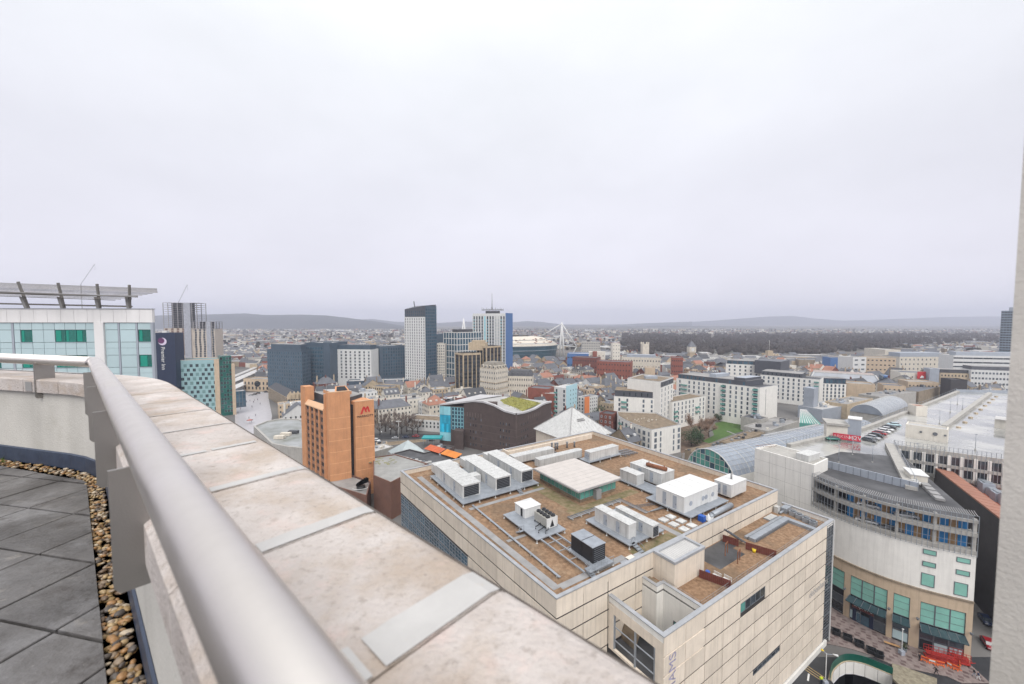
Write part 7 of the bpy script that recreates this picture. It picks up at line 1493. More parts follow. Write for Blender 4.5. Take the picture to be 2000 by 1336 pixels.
def victorian():
 A, B_, C_ = pt(522, 372), pt(560, 318), pt(590, 322); pl = [A, B_, C_, A + C_ - B_]; z = hz(560, 778, 318); t = block('stone_office_block', 'sooty stone commercial block with gabled dormers facing the plaza', 'building', pl, z, M['stoned'], M['slate'], par=.6, cap=M['stone'])
 facade(t, A, B_, 1, z - 1, 16, 5, 1.5, 2.2, M['stone'], M['glassd']); facade(t, B_, C_, 1, z - 1, 6, 5, 1.5, 2.2, M['stone'], M['glassd'])
 for i in range(4): p = B_.lerp(C_, (i + .5)/4); d = (C_ - B_).normalized(); f = Fr(p, math.atan2(d.y, d.x)); b = MB(); b.add([(*f(-2, -.1), z - 1), (*f(2, -.1), z - 1), (*f(2, -.1), z + 2), (*f(0, -.1), z + 5), (*f(-2, -.1), z + 2), (*f(2, 4), z + 2), (*f(0, 4), z + 5), (*f(-2, 4), z + 2)], [(0, 1, 2, 3, 4), (2, 5, 6, 3), (4, 3, 6, 7)]); b.build('gable', M['stone'], t)
 b = MB(); q1 = offset_in(pl, 5)
 for k in range(4): j = (k + 1) % 4; b.face([(*pl[k], z), (*pl[j], z), (*q1[j], z + 5), (*q1[k], z + 5)])
 b.face([(*p, z + 5) for p in q1]); b.build('roof_slope', M['slated'], t)
 # plaza in front of the station, and station front
 q = [pt(455, 255), pt(520, 250), pt(528, 300), pt(522, 376), pt(522, 400), pt(478, 402), pt(455, 330)]; b = MB(); b.face([(*p, .02) for p in q]); struct(b.build('plaza_paving', mat('pale_plaza_paving', (.40,.385,.40), .3, .1, .3))); occupy(q, 3)
 A, B_ = pt(474, 410), pt(524, 405); pl = slab(A, B_, 14); t = block('station_front', 'low cream station front with a round arched entrance beyond the plaza', 'station', pl, 13, M['beige'], M['flat'], par=.8, cap=M['stone']); facade(t, A, B_, 1, 11, 7, 2, 2.0, 3.0, M['stone'], M['glassd']); p = A.lerp(B_, .55); b = MB(); b.tube([(p.x, p.y - .5, 8), (p.x, p.y + .1, 8)], 3, 16); b.build('arched_window', M['glassd'], t)
 for i, (v0, v1, dv) in enumerate(((748, 716, 10), (762, 730, 9), (738, 708, 6))):
  a, c = at(455, v0, 7), at(526, v1, 7); dd = (c - a).normalized(); nn = Vector((-dd.y, dd.x))*(9 if i < 2 else 6); t = thing('platform_canopy', ['long pale station platform canopy nearest the plaza', 'long pale station platform canopy, middle of three', 'narrow pale station platform canopy farthest along the tracks'][i], 'canopy', (*a, 0)); a = a - dd*30; c = c + dd*60
  b = MB(); b.prism([a, c, c + nn, a + nn], 6.6, 7.2, 0, None, True); b.build('roof', M['flatl'] if i != 1 else M['whitem'], t)
  for k in range(8): p = a.lerp(c, (k + .5)/8) + nn*.5; b = MB(); b.cyl(p.x, p.y, 0, 6.6, .3, 6); b.build('column', M['steelp'], t)
 # round edged leisure roof
 q = [at(u, v, 12) for u, v in ((495, 832), (520, 822), (548, 817), (585, 818), (640, 840), (640, 880), (560, 872), (530, 866))]; t = block('round_edged_roof', 'puddled greenish flat roof with a curved pale edge below the plaza', 'building', q[::-1] if (q[1]-q[0]).cross(q[2]-q[1]) > 0 and False else q, 12, M['concrete'], mat('puddled_roof', (.20,.21,.17), .35, .3, .1, col2=(.36,.37,.38)), par=.0, occ=True) if False else None
 c = sum(q, Vector((0, 0)))/len(q); q.sort(key=lambda p: math.atan2(p.y - c.y, p.x - c.x)); t = block('round_edged_roof', 'puddled greenish flat roof with a curved pale edge below the plaza', 'building', q, 12, M['concrete'], mat('puddled_roof', (.20,.21,.17), .35, .3, .1, col2=(.36,.37,.38)), par=.6, pw=1.0)
 for u, v in ((560, 850), (575, 846), (548, 856)): p = at(u, v, 11.6); b = MB(); b.box(p.x - 3, p.x + 2, p.y - 1.2, p.y + 1.2, 11.5, 13); b.build('roof_box', M['stonew'] if u != 575 else M['slated'], t)
victorian()
def stadium():
 Y = 800; c = pt(985, 840); t = thing('stadium', 'stadium with a pale shell roof, teal stands and white cable masts', 'stadium', (*c, 0)); occupy([c + Vector((-150, -60)), c + Vector((150, -60)), c + Vector((150, 90)), c + Vector((-150, 90))])
 RX, RY = 112, 78; b = MB(); n = 48
 ringp = lambda s, z: [(c.x + RX*s*math.cos(2*math.pi*i/n), c.y + RY*s*math.sin(2*math.pi*i/n), z) for i in range(n)]
 zr = hz(1040, 675, 765); rs = [(1, zr - 2), (.97, zr + 2), (.72, zr + 13), (.5, zr + 16)]; vs_ = [p for s, z in rs for p in ringp(s, z)]
 b.add(vs_, [(k*n + i, k*n + (i + 1) % n, (k + 1)*n + (i + 1) % n, (k + 1)*n + i) for k in range(3) for i in range(n)], 0, True); b.build('shell_roof', M['stonew'], t)
 b = MB(); vs_ = ringp(.97, 0) + ringp(1, zr - 2.2); b.add(vs_, [(i, (i + 1) % n, n + (i + 1) % n, n + i) for i in range(n)]); b.build('teal_wall', mat('teal_glazing', (.03,.085,.115), .3, .3, .05), t)
 for k in range(5): b = MB(); b.tube([(c.x + RX*1.005*math.cos(a), c.y + RY*1.005*math.sin(a), 8 + k*7) for a in [math.pi + i*math.pi/30 for i in range(31)]], .5, 4); b.build('tier_band', M['greyc'] if k % 2 else M['blued'], t)
 b = MB(); rr = random.Random(4)
 for i in range(60): a = rr.uniform(3.3, 6.1); s = rr.uniform(.74, .95); z = zr + 2 + (13 - 2)*(1 - (s - .72)/.25)*.98; x, y = c.x + RX*s*math.cos(a), c.y + RY*s*math.sin(a); b.box(x - 1.8, x + 1.8, y - 1, y + 1, z, z + 1.0)
 b.build('roof_plant', M['copper'], t, 'stuff')
 w_ = M['white']
 for uu, vt, legs in ((1097, 629, ((1093, 690), (1101, 690))), (906, 622, ((900, 660), (913, 660)))):
  p = pt(uu, 790); zt = hz(uu, vt, 790); m = MB()
  for lu, lv in legs: q = pt(lu, 790); m.tube([(*q, 0), (q.x*.6 + p.x*.4, 790, zt*.5), (*p, zt)], [1.7, 1.9, .8], 8)
  m.build('mast', w_, t)
 p = pt(1097, 790); z0 = hz(1097, 632, 790)
 for u, v, r_ in ((1056, 657, .9), (1126, 677, 1.2)): q = pt(u, 790); m = MB(); m.tube([(*p, z0), (*q, hz(u, v, 790))], r_, 6); m.build('mast_stay', w_, t)
 q = pt(1126, 790); m = MB(); m.tube([(*q, hz(1126, 677, 790)), (*pt(1094, 790), hz(1094, 675, 790))], .9, 6); m.build('mast_strut', w_, t); m = MB(); m.tube([(*q, hz(1126, 677, 790)), (*pt(1117, 790), 4)], .8, 6); m.build('mast_strut', w_, t)
stadium()
# ------------------------------------------------------------------ named buildings farther right and in the town
def simple(name, label, cat, u0, Y0, u1, Y1, vtop, depth, wall, roof, cols=0, rows=0, ww=1.4, hh=1.6, glass='glassd', frame=None, attic=None, par=.7, plant=None, vbase=None):
 A, B_ = pt(u0, Y0), pt(u1, Y1); pl = slab(A, B_, depth); z = hz(u0, vtop, Y0); t = block(name, label, cat, pl, z, M[wall], M[roof], par=par)
 if cols: facade(t, A, B_, 2.0, z - .6, cols, rows, ww, hh, M[frame or wall], M[glass])
 if attic: b = MB(); b.prism(offset_in(pl, 1.0), z - par, z + attic[0], 0, 1); b.build('attic_floor', [M[attic[1]], M['flat']], t)
 if plant: b = MB(); q = offset_in(pl, min(depth, (B_ - A).length)*.28); b.prism(q, z - par, z + plant); b.build('roof_plant', M['greyc'], t)
 return t
simple('dark_glass_tower', 'dark glass office tower rising beside the concrete pier', 'tower', 1950, 700, 2004, 677, 607, 30, 'blueg', 'flatd', 9, 20, 3.0, 2.5, 'glassd', 'charcoal', par=1.5, plant=6)
simple('white_office_block', 'long white office block with ribbon windows on a step of terraces', 'office block', 1862, 500, 2020, 480, 694, 24, 'white', 'flatl', 8, 5, 10, 2.0, 'glassd', plant=4)
simple('white_office_block', 'white terrace with triple windows and a slate mansard below the ribbon block', 'terrace', 1898, 400, 2010, 385, 722, 16, 'white', 'slated', 16, 4, 1.8, 2.2, 'glassm', attic=(3.5, 'slate'))
simple('stone_terrace', 'cream and pink stone terrace with slate roof beside the white terrace', 'terrace', 1838, 410, 1899, 402, 728, 16, 'stone', 'slate', 9, 4, 1.4, 2.0, 'glassd', attic=(3.5, 'slated'))
simple('brown_screen_block', 'dark brown blank plant screen at the end of the car park deck', 'plant screen', 1860, 345, 1892, 342, 741, 12, 'plumd', 'flatd')
simple('logo_hall', 'white gabled hall with a big red square sign on its side', 'hall', 1760, 420, 1818, 410, 727, 25, 'offw', 'slate', 6, 2, 1.2, 1.8)
p = pt(1802, 411); t = [o for o in bpy.data.objects if o.name == 'logo_hall'][0]; b = MB(); q0, q1 = pt(1793, 412.8), pt(1810, 410.2); b.face([(q0.x, q0.y, hz(1793, 740, 412)), (q1.x, q1.y, hz(1810, 740, 410)), (q1.x, q1.y, hz(1810, 726, 410)), (q0.x, q0.y, hz(1793, 726, 412))]); b.build('red_sign', M['redpaint'], t)
b = MB(); q0, q1 = pt(1798, 411.6), pt(1806, 410.4); z0 = hz(1800, 738.5, 411); b.face([(q0.x, q0.y - .1, z0), (q1.x, q1.y - .1, z0), (q1.x, q1.y - .1, z0 + 1.5), (q0.x + 2, q0.y - .1, z0 + 3)]); b.build('sign_mark', M['white'], t)
simple('grey_fin_block', 'narrow blue grey fin like block beside the red sign hall', 'office block', 1817, 405, 1836, 402, 720, 12, 'greyc', 'flatl')
simple('pale_stone_hall', 'broad pale stone civic hall under haze beyond the shops', 'civic building', 1757, 560, 1870, 560, 697, 40, 'stonew', 'slate', 14, 3, 2.0, 2.6, 'glassm', plant=5)
simple('blank_stone_hall', 'blank pale stone hall standing taller than the civic hall', 'civic building', 1728, 600, 1758, 598, 683, 40, 'stonew', 'flatl')
simple('brick_office_block', 'brown and buff brick office block with small square windows', 'office block', 1692, 510, 1750, 500, 698, 20, 'beige', 'flat', 7, 4, 2.2, 1.8, 'glassd')
simple('white_panel_block', 'small white panelled block with wide windows beside the brick offices', 'office block', 1666, 505, 1692, 508, 698, 20, 'white', 'flat', 2, 4, 5, 2.2, 'glassm')
simple('blue_roof_shed', 'low blue shed in front of the park trees', 'shed', 1622, 560, 1664, 555, 699, 20, 'bluel', 'slate')
simple('red_brick_office', 'long red brick office terrace near the middle of the old town', 'terrace', 1166, 455, 1232, 440, 705, 18, 'red', 'slate', 12, 4, 1.3, 1.8)
simple('red_brick_office', 'dark red brick block with pale window bands by the stadium masts', 'terrace', 1118, 520, 1166, 505, 697, 18, 'redd', 'slate', 10, 3, 1.6, 1.6)
simple('blue_front_block', 'low block with a bright blue glazed front under the stadium masts', 'building', 1108, 590, 1152, 580, 690, 20, 'bluel', 'flatl', 8, 2, 3, 2.4, 'glassb')
simple('brick_chimney_block', 'pale block carrying a square red brick panel beside the blue front', 'building', 1150, 540, 1182, 535, 687, 15, 'offw', 'flatl', 4, 3, 1.6, 1.4); A, B_ = pt(1158, 533), pt(1166, 532.4); b = MB(); b.prism(slab(A, B_, 6), 8, hz(1158, 686.5, 533)); b.build('brick_panel', M['red'], [o for o in bpy.data.objects if o.name == 'brick_chimney_block'][0])
simple('cream_market_hall', 'long cream classical facade under a low slate roof in mid town', 'hall', 1215, 520, 1290, 505, 697, 20, 'stonew', 'slate', 14, 3, 1.5, 2.2, 'glassm', plant=3)
simple('brown_concrete_block', 'brown concrete slab block with a mesh of windows behind the masts', 'office block', 1136, 780, 1172, 775, 668, 20, 'concrete', 'flat', 8, 6, 2.4, 1.6)
simple('cream_tower_block', 'small cream square tower on the skyline of the old town', 'tower', 1196, 640, 1211, 640, 671, 12, 'offw', 'flat', 3, 6, 1.4, 1.6)
simple('tan_block', 'small tan square stair tower among grey roofs', 'building', 1261, 380, 1280, 378, 718, 10, 'beige', 'flat')
simple('red_brick_block', 'red brick warehouse block with many small windows below the clock tower', 'building', 1312, 480, 1334, 476, 698, 18, 'red', 'slate', 6, 4, 1.2, 1.8)
simple('white_corner_shop', 'white flat fronted corner building with two rows of small windows beyond the plaza trees', 'building', 793, 262, 858, 256, 818, 14, 'white', 'gravelg', 9, 2, 1.3, 1.7, 'glassd')
simple('cream_hotel_terrace', 'cream terrace with regular windows behind the orange tower', 'terrace', 722, 352, 764, 346, 754, 14, 'stone', 'slate', 10, 4, 1.2, 1.9)
simple('red_town_block', 'dark red brick flat roofed block behind the wavy brick block', 'building', 1031, 320, 1072, 313, 757, 14, 'red', 'slate', 0)
simple('red_town_block', 'bright red brick lower block joined to the flat roofed red block', 'building', 1059, 308, 1084, 304, 768, 12, 'red', 'flat', 0)
simple('small_red_house', 'narrow dark red brick house between the curved apartments and the pyramid roof', 'house', 1172, 248, 1197, 243, 806, 10, 'redd', 'slated', 3, 4, 1.1, 1.6, 'glassm', 'white')
simple('stone_mall_wall', 'blank tan stone mall wall with a copper coloured door below the grey hall roof', 'mall', 1656, 352, 1712, 342, 748, 18, 'beige', 'flat', 0)
simple('tan_shop_block', 'tan stone shop block with a small white gabled glass porch', 'shop building', 1728, 352, 1772, 345, 752, 16, 'beige', 'slate', 5, 2, 1.4, 1.8)
simple('tan_shop_block', 'tan stone shop block with an uneven parapet near the deck end', 'shop building', 1776, 372, 1836, 365, 745, 16, 'beige', 'flat', 8, 2, 1.4, 1.8)
A, B_ = pt(1084, 282), pt(1106, 276); C_ = pt(1127, 288); t = thing('pastel_apartments', 'narrow apartment tower, half white with balconies and half pale blue', 'apartment block', (*B_, 0)); z = hz(1106, 758, 276)
block('', '', '', [A, B_, C_, A + C_ - B_], z, M['white'], M['flatl'], root=t, par=.4); facade(t, A, B_, 3, z - 1, 3, 7, 1.4, 2.2, M['greyc'], M['glassd'], skip=lambda c, r: c == 1); d = (C_ - B_).normalized(); n_ = Vector((d.y, -d.x)); b = MB(); b.prism([B_ + n_*.3, C_ + n_*.3, C_ + n_*.02, B_ + n_*.02], 0, z + 1.5, 0, None, True); b.build('blue_face', M['lilac'], t); facade(t, B_ + n_*.3, C_ + n_*.3, 3, z - 1, 4, 7, .9, 1.3, M['lilac'], M['glassm'], skip=lambda c, r: c == 0)
for zz in range(6): balcony(t, A, B_, .12, (4.5 + 3.3*zz,), 2.2)
A, B_ = pt(1130, 296), pt(1147, 292); C_ = pt(1168, 299); t = thing('pastel_apartments', 'small apartment block, orange on one bay and white on the next', 'apartment block', (*B_, 0)); z = hz(1147, 776, 292); block('', '', '', [A, B_, C_, A + C_ - B_], z, M['white'], M['slate'], root=t, par=.4); facade(t, B_, C_, 3, z - .5, 4, 5, .9, 1.3, M['white'], M['glassd'], ml=3); d = (C_ - B_).normalized(); n_ = Vector((d.y, -d.x)); b = MB(); b.prism([B_ + n_*.25 - d*2.5, B_ + n_*.25 + d*2.6, B_ + n_*.02 + d*2.6, B_ + n_*.02 - d*2.5], 0, z + .4, 0, None, True); b.build('orange_bay', M['orangep'], t)
facade(t, A, B_, 3, z - .5, 3, 5, 1.2, 1.6, M['greyc'], M['glassm'])
# grey metal mall roof
def mall():
 A, B_ = pt(1582, 440), pt(1722, 405); f = Fr(A, x=B_ - A); L = (B_ - A).length; z = hz(1600, 745, 430); t = thing('grey_mall_roof', 'big grey metal roofed mall hall with a pinkish flat top and pale ridge edges', 'mall', (*A, 0)); occupy([f(0, -14), f(L, -14), f(L, 40), f(0, 40)])
 b = MB(); b.box(0, L, -12, 38, 0, z, f); b.build('wall', M['beige'], t); z2 = z + 9
 b = MB(); b.add([(*f(0, -13), z), (*f(L, -13), z), (*f(L - 4, 2), z2), (*f(4, 2), z2), (*f(L, 39), z), (*f(L - 4, 28), z2), (*f(0, 39), z), (*f(4, 28), z2)], [(0, 1, 2, 3), (1, 4, 5, 2), (4, 6, 7, 5), (6, 0, 3, 7)]); b.build('roof_slope', mat('grey_sheet_roof', (.30,.315,.345), .45, .12, .15), t)
 b = MB(); b.face([(*f(4, 2), z2 + .02), (*f(L - 4, 2), z2 + .02), (*f(L - 4, 28), z2 + .02), (*f(4, 28), z2 + .02)]); b.build('flat_roof', mat('pinkish_flat_roof', (.33,.27,.25), .8, .12, .1), t)
 b = MB(); b.beam((*f(4, 2), z2 + .2), (*f(L - 4, 2), z2 + .2), .9); b.beam((*f(L - 4, 2), z2 + .2), (*f(L + .5, -13), z + .2), 1.0); b.beam((*f(4, 2), z2 + .2), (*f(0, -13), z + .2), 1.0); b.build('ridge_edge', M['whitem'], t)
 b = MB(); b.box(L, L + 5, -14, 14, 0, z2 + 1, f); b.build('blue_end', M['blued'], t); b = MB(); b.box(L + 1, L + 5.1, -14.1, -6, 8, 18, f); b.build('blue_glass_end', M['bluel'], t)
 b = MB(); b.box(L*.42, L*.72, -17, -12, 0, z + 1, f); b.build('wall', M['beige'], t)
mall()
# castle: keep on a mound, clock tower
def castle():
 c = pt(1504, 730); t = thing('castle_keep', 'ruined stone keep with a flag pole on a grassy mound before the park', 'castle', (*c, 0)); occupy([c + Vector((-40, -40)), c + Vector((40, -40)), c + Vector((40, 40)), c + Vector((-40, 40))]); zb = hz(1504, 708, 730); b = MB(); b.tube([(*c, 0), (*c, zb*.5), (*c, zb)], [34, 27, 20], 20, smooth=True); b.build('mound', mat('winter_grass_mound', (.17,.14,.075), .95, .3, .08), t)
 b = MB(); b.prism([c + Vector((13*math.cos(a), 13*math.sin(a))) for a in [i*math.pi/6 for i in range(12)]], zb - 1, hz(1504, 692, 730)); b.build('shell_wall', M['stone'], t); b = MB(); b.box(c.x - 13, c.x - 4, c.y - 14, c.y - 6, zb - 1, hz(1500, 684, 730)); b.build('gate_tower', M['stone'], t)
 for i in range(12): a = i*math.pi/6; p = c + Vector((12.4*math.cos(a), 12.4*math.sin(a))); b = MB(); b.box(p.x - 1.3, p.x + 1.3, p.y - .7, p.y + .7, hz(1504, 692, 730), hz(1504, 692, 730) + 1.5); b.build('merlon', M['stone'], t)
 b = MB(); b.cyl(c.x - 8, c.y - 9, hz(1500, 684, 730), hz(1500, 664, 730), .25, 5); b.build('flag_pole', M['white'], t)
 p = pt(1350, 690); t = thing('clock_tower', 'square stone clock tower with a pointed slate cap before the woods', 'clock tower', (*p, 0)); z1 = hz(1350, 688, 690); z2 = hz(1350, 677, 690); s = 4.6
 b = MB(); b.box(p.x - s, p.x + s, p.y - s, p.y + s, 0, z1); b.build('shaft', M['stone'], t); b = MB(); b.box(p.x - s*1.2, p.x + s*1.2, p.y - s*1.2, p.y + s*1.2, z1, z2); b.build('clock_stage', M['stonew'], t)
 b = MB(); q = [(p.x + x*s*1.3, p.y + y*s*1.3, z2) for x, y in ((-1, -1), (1, -1), (1, 1), (-1, 1))]; ap = (p.x, p.y, hz(1350, 665, 690))
 for k in range(4): b.face([q[k], q[(k + 1) % 4], ap])
 b.build('spire_cap', M['slate'], t); b = MB(); b.tube([(p.x, p.y - s*1.21, (z1 + z2)/2), (p.x, p.y - s*1.25, (z1 + z2)/2)], 2.6, 14); b.build('clock_face', M['white'], t)
 p = pt(1259, 600); t = thing('church_tower', 'pale square church tower standing over cream roofs in the old town', 'church', (*p, 0)); z1 = hz(1259, 672, 600); b = MB(); b.box(p.x - 4.8, p.x + 4.8, p.y - 4.8, p.y + 4.8, 0, z1); b.build('tower_shaft', M['stonew'], t)
 for x in (-1, 1):
  for y in (-1, 1): b = MB(); b.box(p.x + x*4.2 - .8, p.x + x*4.2 + .8, p.y + y*4.2 - .8, p.y + y*4.2 + .8, z1, z1 + 3); b.build('pinnacle', M['stonew'], t)
 b = MB(); a0 = Vector((p.x - 4, p.y + 6)); b.add([(p.x - 14, p.y - 9, 0), (p.x - 5, p.y - 9, 0), (p.x - 5, p.y - 9, 14), (p.x - 9.5, p.y - 9, 20), (p.x - 14, p.y - 9, 14), (p.x - 14, p.y + 20, 14), (p.x - 9.5, p.y + 20, 20), (p.x - 5, p.y + 20, 14), (p.x - 14, p.y + 20, 0), (p.x - 5, p.y + 20, 0)], [(0, 1, 2, 3, 4), (4, 3, 6, 5), (3, 2, 7, 6), (1, 9, 7, 2), (8, 0, 4, 5)]); b.build('nave', M['slate'], t)
castle()
# ------------------------------------------------------------------ the old town: low buildings one by one
MARKS = [('orange hotel tower', pt(655, 185)), ('wavy brick block', pt(965, 222)), ('white pyramid roof', pt(1118, 195)), ('round edged roof', pt(560, 270)), ('white corner building', pt(825, 262)), ('cream corner hotel', pt(965, 348)), ('finned brown block', pt(905, 385)), ('white slim tower', pt(820, 420)), ('aerial tower', pt(960, 510)), ('flat roofed red block', pt(1050, 318)), ('pale blue apartments', pt(1105, 280)), ('orange and white apartments', pt(1150, 296)), ('stepped white apartments', pt(1250, 262)), ('long white apartments', pt(1400, 292)), ('red brick terrace', pt(1200, 448)), ('cream market hall', pt(1250, 512)), ('church tower', pt(1259, 600)), ('clock tower', pt(1350, 690)), ('castle mound', pt(1504, 730)), ('grey mall hall', pt(1650, 430)), ('red sign hall', pt(1790, 415)), ('brick offices', pt(1720, 505)), ('civic hall', pt(1810, 560)), ('long podium', pt(735, 410)), ('stadium', pt(1040, 790)), ('glass arcade', pt(1640, 250)), ('tan square tower', pt(1270, 380)), ('cream hotel terrace', pt(745, 350))]
def free(poly):
 xs = [p.x for p in poly]; ys = [p.y for p in poly]
 for x0, x1, y0, y1, q, pad in OCC:
  if min(xs) > x1 or max(xs) < x0 or min(ys) > y1 or max(ys) < y0: continue
  # separating axis on both outlines
  sep = False
  for A_, B_ in ((poly, q), (q, poly)):
   c = sum(A_, Vector((0, 0)))/len(A_)
   for k in range(len(A_)):
    e = A_[(k + 1) % len(A_)] - A_[k]
    if e.length < 1e-6: continue
    n = Vector((e.y, -e.x)).normalized()
    if n.dot(c - A_[k]) > 0: n = -n
    if min((p - A_[k]).dot(n) for p in B_) > pad*.5: sep = True; break
   if sep: break
  if not sep: return False
 return True
SEEN = {}
def town():
 rr = random.Random(77); plots = []
 for row in range(0, 60):
  y = 60 + row*15.5 + (row//2)*6.5; x = -560 + rr.uniform(0, 10)
  while x < 640:
   L = rr.choice((9, 12, 14, 18, 24)); p = U*x + V*y; x += L + rr.choice((.6, .6, .6, .6, 6, 9))
   uu = 1000 + FPX*p.x/max(1, p.y)
   if not (192 < p.y < 660 and 480 < uu < 1960): continue
   D_ = rr.uniform(10, 14.5); f = Fr(p, x=U) if p.x < 200 else Fr(p, x=Vector((.93, .36))); poly = [f(0, 0), f(L, 0), f(L, D_), f(0, D_)]
   if p.y < 330 and p.x > 85: continue
   if not free(poly): continue
   plots.append((p.y, L, D_, f, poly))
 plots.sort(key=lambda t: t[0]); rest = MB()
 walls = ['stonew', 'stone', 'offw', 'offw', 'white', 'red', 'redd', 'concrete', 'stoned', 'beige', 'render']; wn = dict(stonew='pale stone', stone='honey stone', offw='cream', white='white', red='red brick', redd='dark brick', concrete='grey', stoned='sooty stone', beige='buff', render='off white')
 roofs = ['slate', 'slate', 'slate', 'slate', 'slated', 'slated', 'flat', 'flat', 'flatl', 'slate', 'slate', 'slate', 'flat', 'copper']; order = walls + roofs; um = list(dict.fromkeys(order)); widx = {k: i for i, k in enumerate(um)}
 for i, (Yp, L, D_, f, poly) in enumerate(plots):
  wl, rf = rr.choice(walls), rr.choice(roofs); h = rr.uniform(7.5, 13.5) if L < 20 else rr.uniform(6.5, 10.5)
  if wl == 'red' and rr.random() < .5: wl = 'stone'
  flat = rf.startswith('flat'); hip = (not flat) and rr.random() < .3; turn = (not flat) and not hip and rr.random() < .3; t = h + D_*rr.uniform(.32, .45); kind = 'flat' if flat else 'hip' if hip else 'gable'
  def shape(bw, br, mw, mr_):
   P0, P1, P2, P3 = poly
   if flat:
    for a, c in zip(poly, poly[1:] + poly[:1]): bw.face([(*a, 0), (*c, 0), (*c, h), (*a, h)], mw)
    ring(bw, poly, .3, h, h + .6, mw); br.face([(*p, h) for p in poly], mr_); return
   ins = D_*.5 if hip else 0
   if turn: a0, a1 = f(L/2, ins*0), f(L/2, D_)
   else: a0, a1 = f(ins, D_/2), f(L - ins, D_/2)
   e = .35; E_ = [f(-e, -e), f(L + e, -e), f(L + e, D_ + e), f(-e, D_ + e)]
   tt = t if not turn else h + L*.38
   for k, (a, c) in enumerate(zip(poly, poly[1:] + poly[:1])):
    q = [(*a, 0), (*c, 0), (*c, h), (*a, h)]
    if not hip and ((not turn and k in (1, 3)) or (turn and k in (0, 2))): q.insert(3, (*((a + c)/2), tt))
    bw.face(q, mw)
   if turn: br.face([(*E_[0], h - .1), (*f(L/2, -e), tt), (*f(L/2, D_ + e), tt), (*E_[3], h - .1)][::-1], mr_); br.face([(*E_[1], h - .1), (*E_[2], h - .1), (*f(L/2, D_ + e), tt), (*f(L/2, -e), tt)], mr_)
   elif hip:
    br.face([(*E_[0], h - .1), (*E_[1], h - .1), (*a1, tt), (*a0, tt)], mr_); br.face([(*E_[1], h - .1), (*E_[2], h - .1), (*a1, tt)], mr_); br.face([(*E_[2], h - .1), (*E_[3], h - .1), (*a0, tt), (*a1, tt)], mr_); br.face([(*E_[3], h - .1), (*E_[0], h - .1), (*a0, tt)], mr_)
   else: a0, a1 = f(-e, D_/2), f(L + e, D_/2); br.face([(*E_[0], h - .1), (*E_[1], h - .1), (*a1, tt + .06), (*a0, tt + .06)], mr_); br.face([(*E_[2], h - .1), (*E_[3], h - .1), (*a0, tt + .06), (*a1, tt + .06)], mr_)
  if i >= 285: shape(rest, rest, widx[wl], widx[rf]); continue
  c = sum(poly, Vector((0, 0)))/4; best = sorted(MARKS, key=lambda m_: (m_[1] - c).length)[0]; dv = c - best[1]; ang = (1000 + FPX*c.x/c.y) - (1000 + FPX*best[1].x/best[1].y); dY = c.y - best[1].y
  rel = ('behind' if dY > 0 else 'in front of') if abs(dY) > abs(ang)*.45 else ('just right of' if ang > 0 else 'just left of')
  size = 'wide' if L >= 18 else 'narrow' if L <= 9 else 'low' if h < 9 else 'tall' if h > 12 else 'small'
  rn = {'slate': 'slate', 'slated': 'dark', 'flat': 'grey', 'flatl': 'pale', 'copper': 'rusty'}[rf]
  nch = 0 if flat else rr.choice((1, 1, 2, 2, 3)); lab = f"{size} {wn[wl]} building with {rn} {kind} roof {rel} the {best[0]}"
  if lab in SEEN: lab = f"{size} {wn[wl]} building with {rn} {kind} roof, {['no','one','two','three'][nch] + (' chimneys' if nch != 1 else ' chimney')}, {rel} the {best[0]}"
  if lab in SEEN: lab = lab.replace('building', 'block' if h > 10.5 else 'house' if L < 13 else 'row')
  if len(lab.split()) > 16: lab = lab.replace('orange and white', 'orange').replace('building with', 'house,')
  SEEN[lab] = 1
  r_ = thing('town_house' if L < 16 else 'town_block', lab, 'building', (*c, 0), 'low buildings of the old town'); bw, br = MB(), MB(); shape(bw, br, 0, 0); bw.build('wall', M[wl], r_); br.build('roof', M[rf], r_)
  for k in range(nch):
   x = L*(.08 + .84*k/max(1, nch - 1)) if nch > 1 else L*.85; p = f(x, D_/2 + rr.uniform(-1, 1)); b = MB(); b.box(p.x - .45, p.x + .45, p.y - .6, p.y + .6, h, (t if not turn else h + L*.38) + 1.3); o = b.build('chimney', M[rr.choice(('redd', 'stone', 'stoned', 'offw'))], r_)
   b = MB(); b.cyl(p.x, p.y, (t if not turn else h + L*.38) + 1.3, (t if not turn else h + L*.38) + 1.9, .25, 6); b.build('chimney_pot', M['copper'], o)
  if flat:
   for k in range(rr.randint(1, 4)): p = f(rr.uniform(1.5, L - 1.5), rr.uniform(1.5, D_ - 1.5)); s = rr.uniform(.5, 1.6); b = MB(); b.box(p.x - s, p.x + s, p.y - s*.7, p.y + s*.7, h, h + rr.uniform(.7, 2.2)); b.build('roof_box', M[rr.choice(('greyc', 'steelp', 'offw', 'slated'))], r_)
  elif rr.random() < .45:
   for k in range(rr.randint(1, 3)): p = f(L*(k + .6)/3.4, D_*.2); z = h + D_*.14; b = MB(); q = Fr(p, f.ang); b.box(-.7, .7, -.6, 1.4, z - .8, z + 1.0, q); b.build('dormer', M[rr.choice(('slate', 'white', 'offw'))], r_)
  mb = MB(); gm = rr.choice(('glassd', 'glassm', 'glassm'))
  for a, q in ((f(0, 0), f(L, 0)), (f(0, D_), f(0, 0)), (f(L, 0), f(L, D_))):
   d = q - a; Lf = d.length; d.normalize(); n = Vector((d.y, -d.x))*.05; nc = max(2, int(Lf/2.6)); nr = max(2, int(h/3.1))
   for cc in range(nc):
    for rw in range(nr):
     if rr.random() < .08: continue
     p = a + d*(Lf*(cc + .5)/nc) + n; z = h*(rw + .5)/nr; x = d*.5; mb.face([(*(p - x), z - .75), (*(p + x), z - .75), (*(p + x), z + .75), (*(p - x), z + .75)])
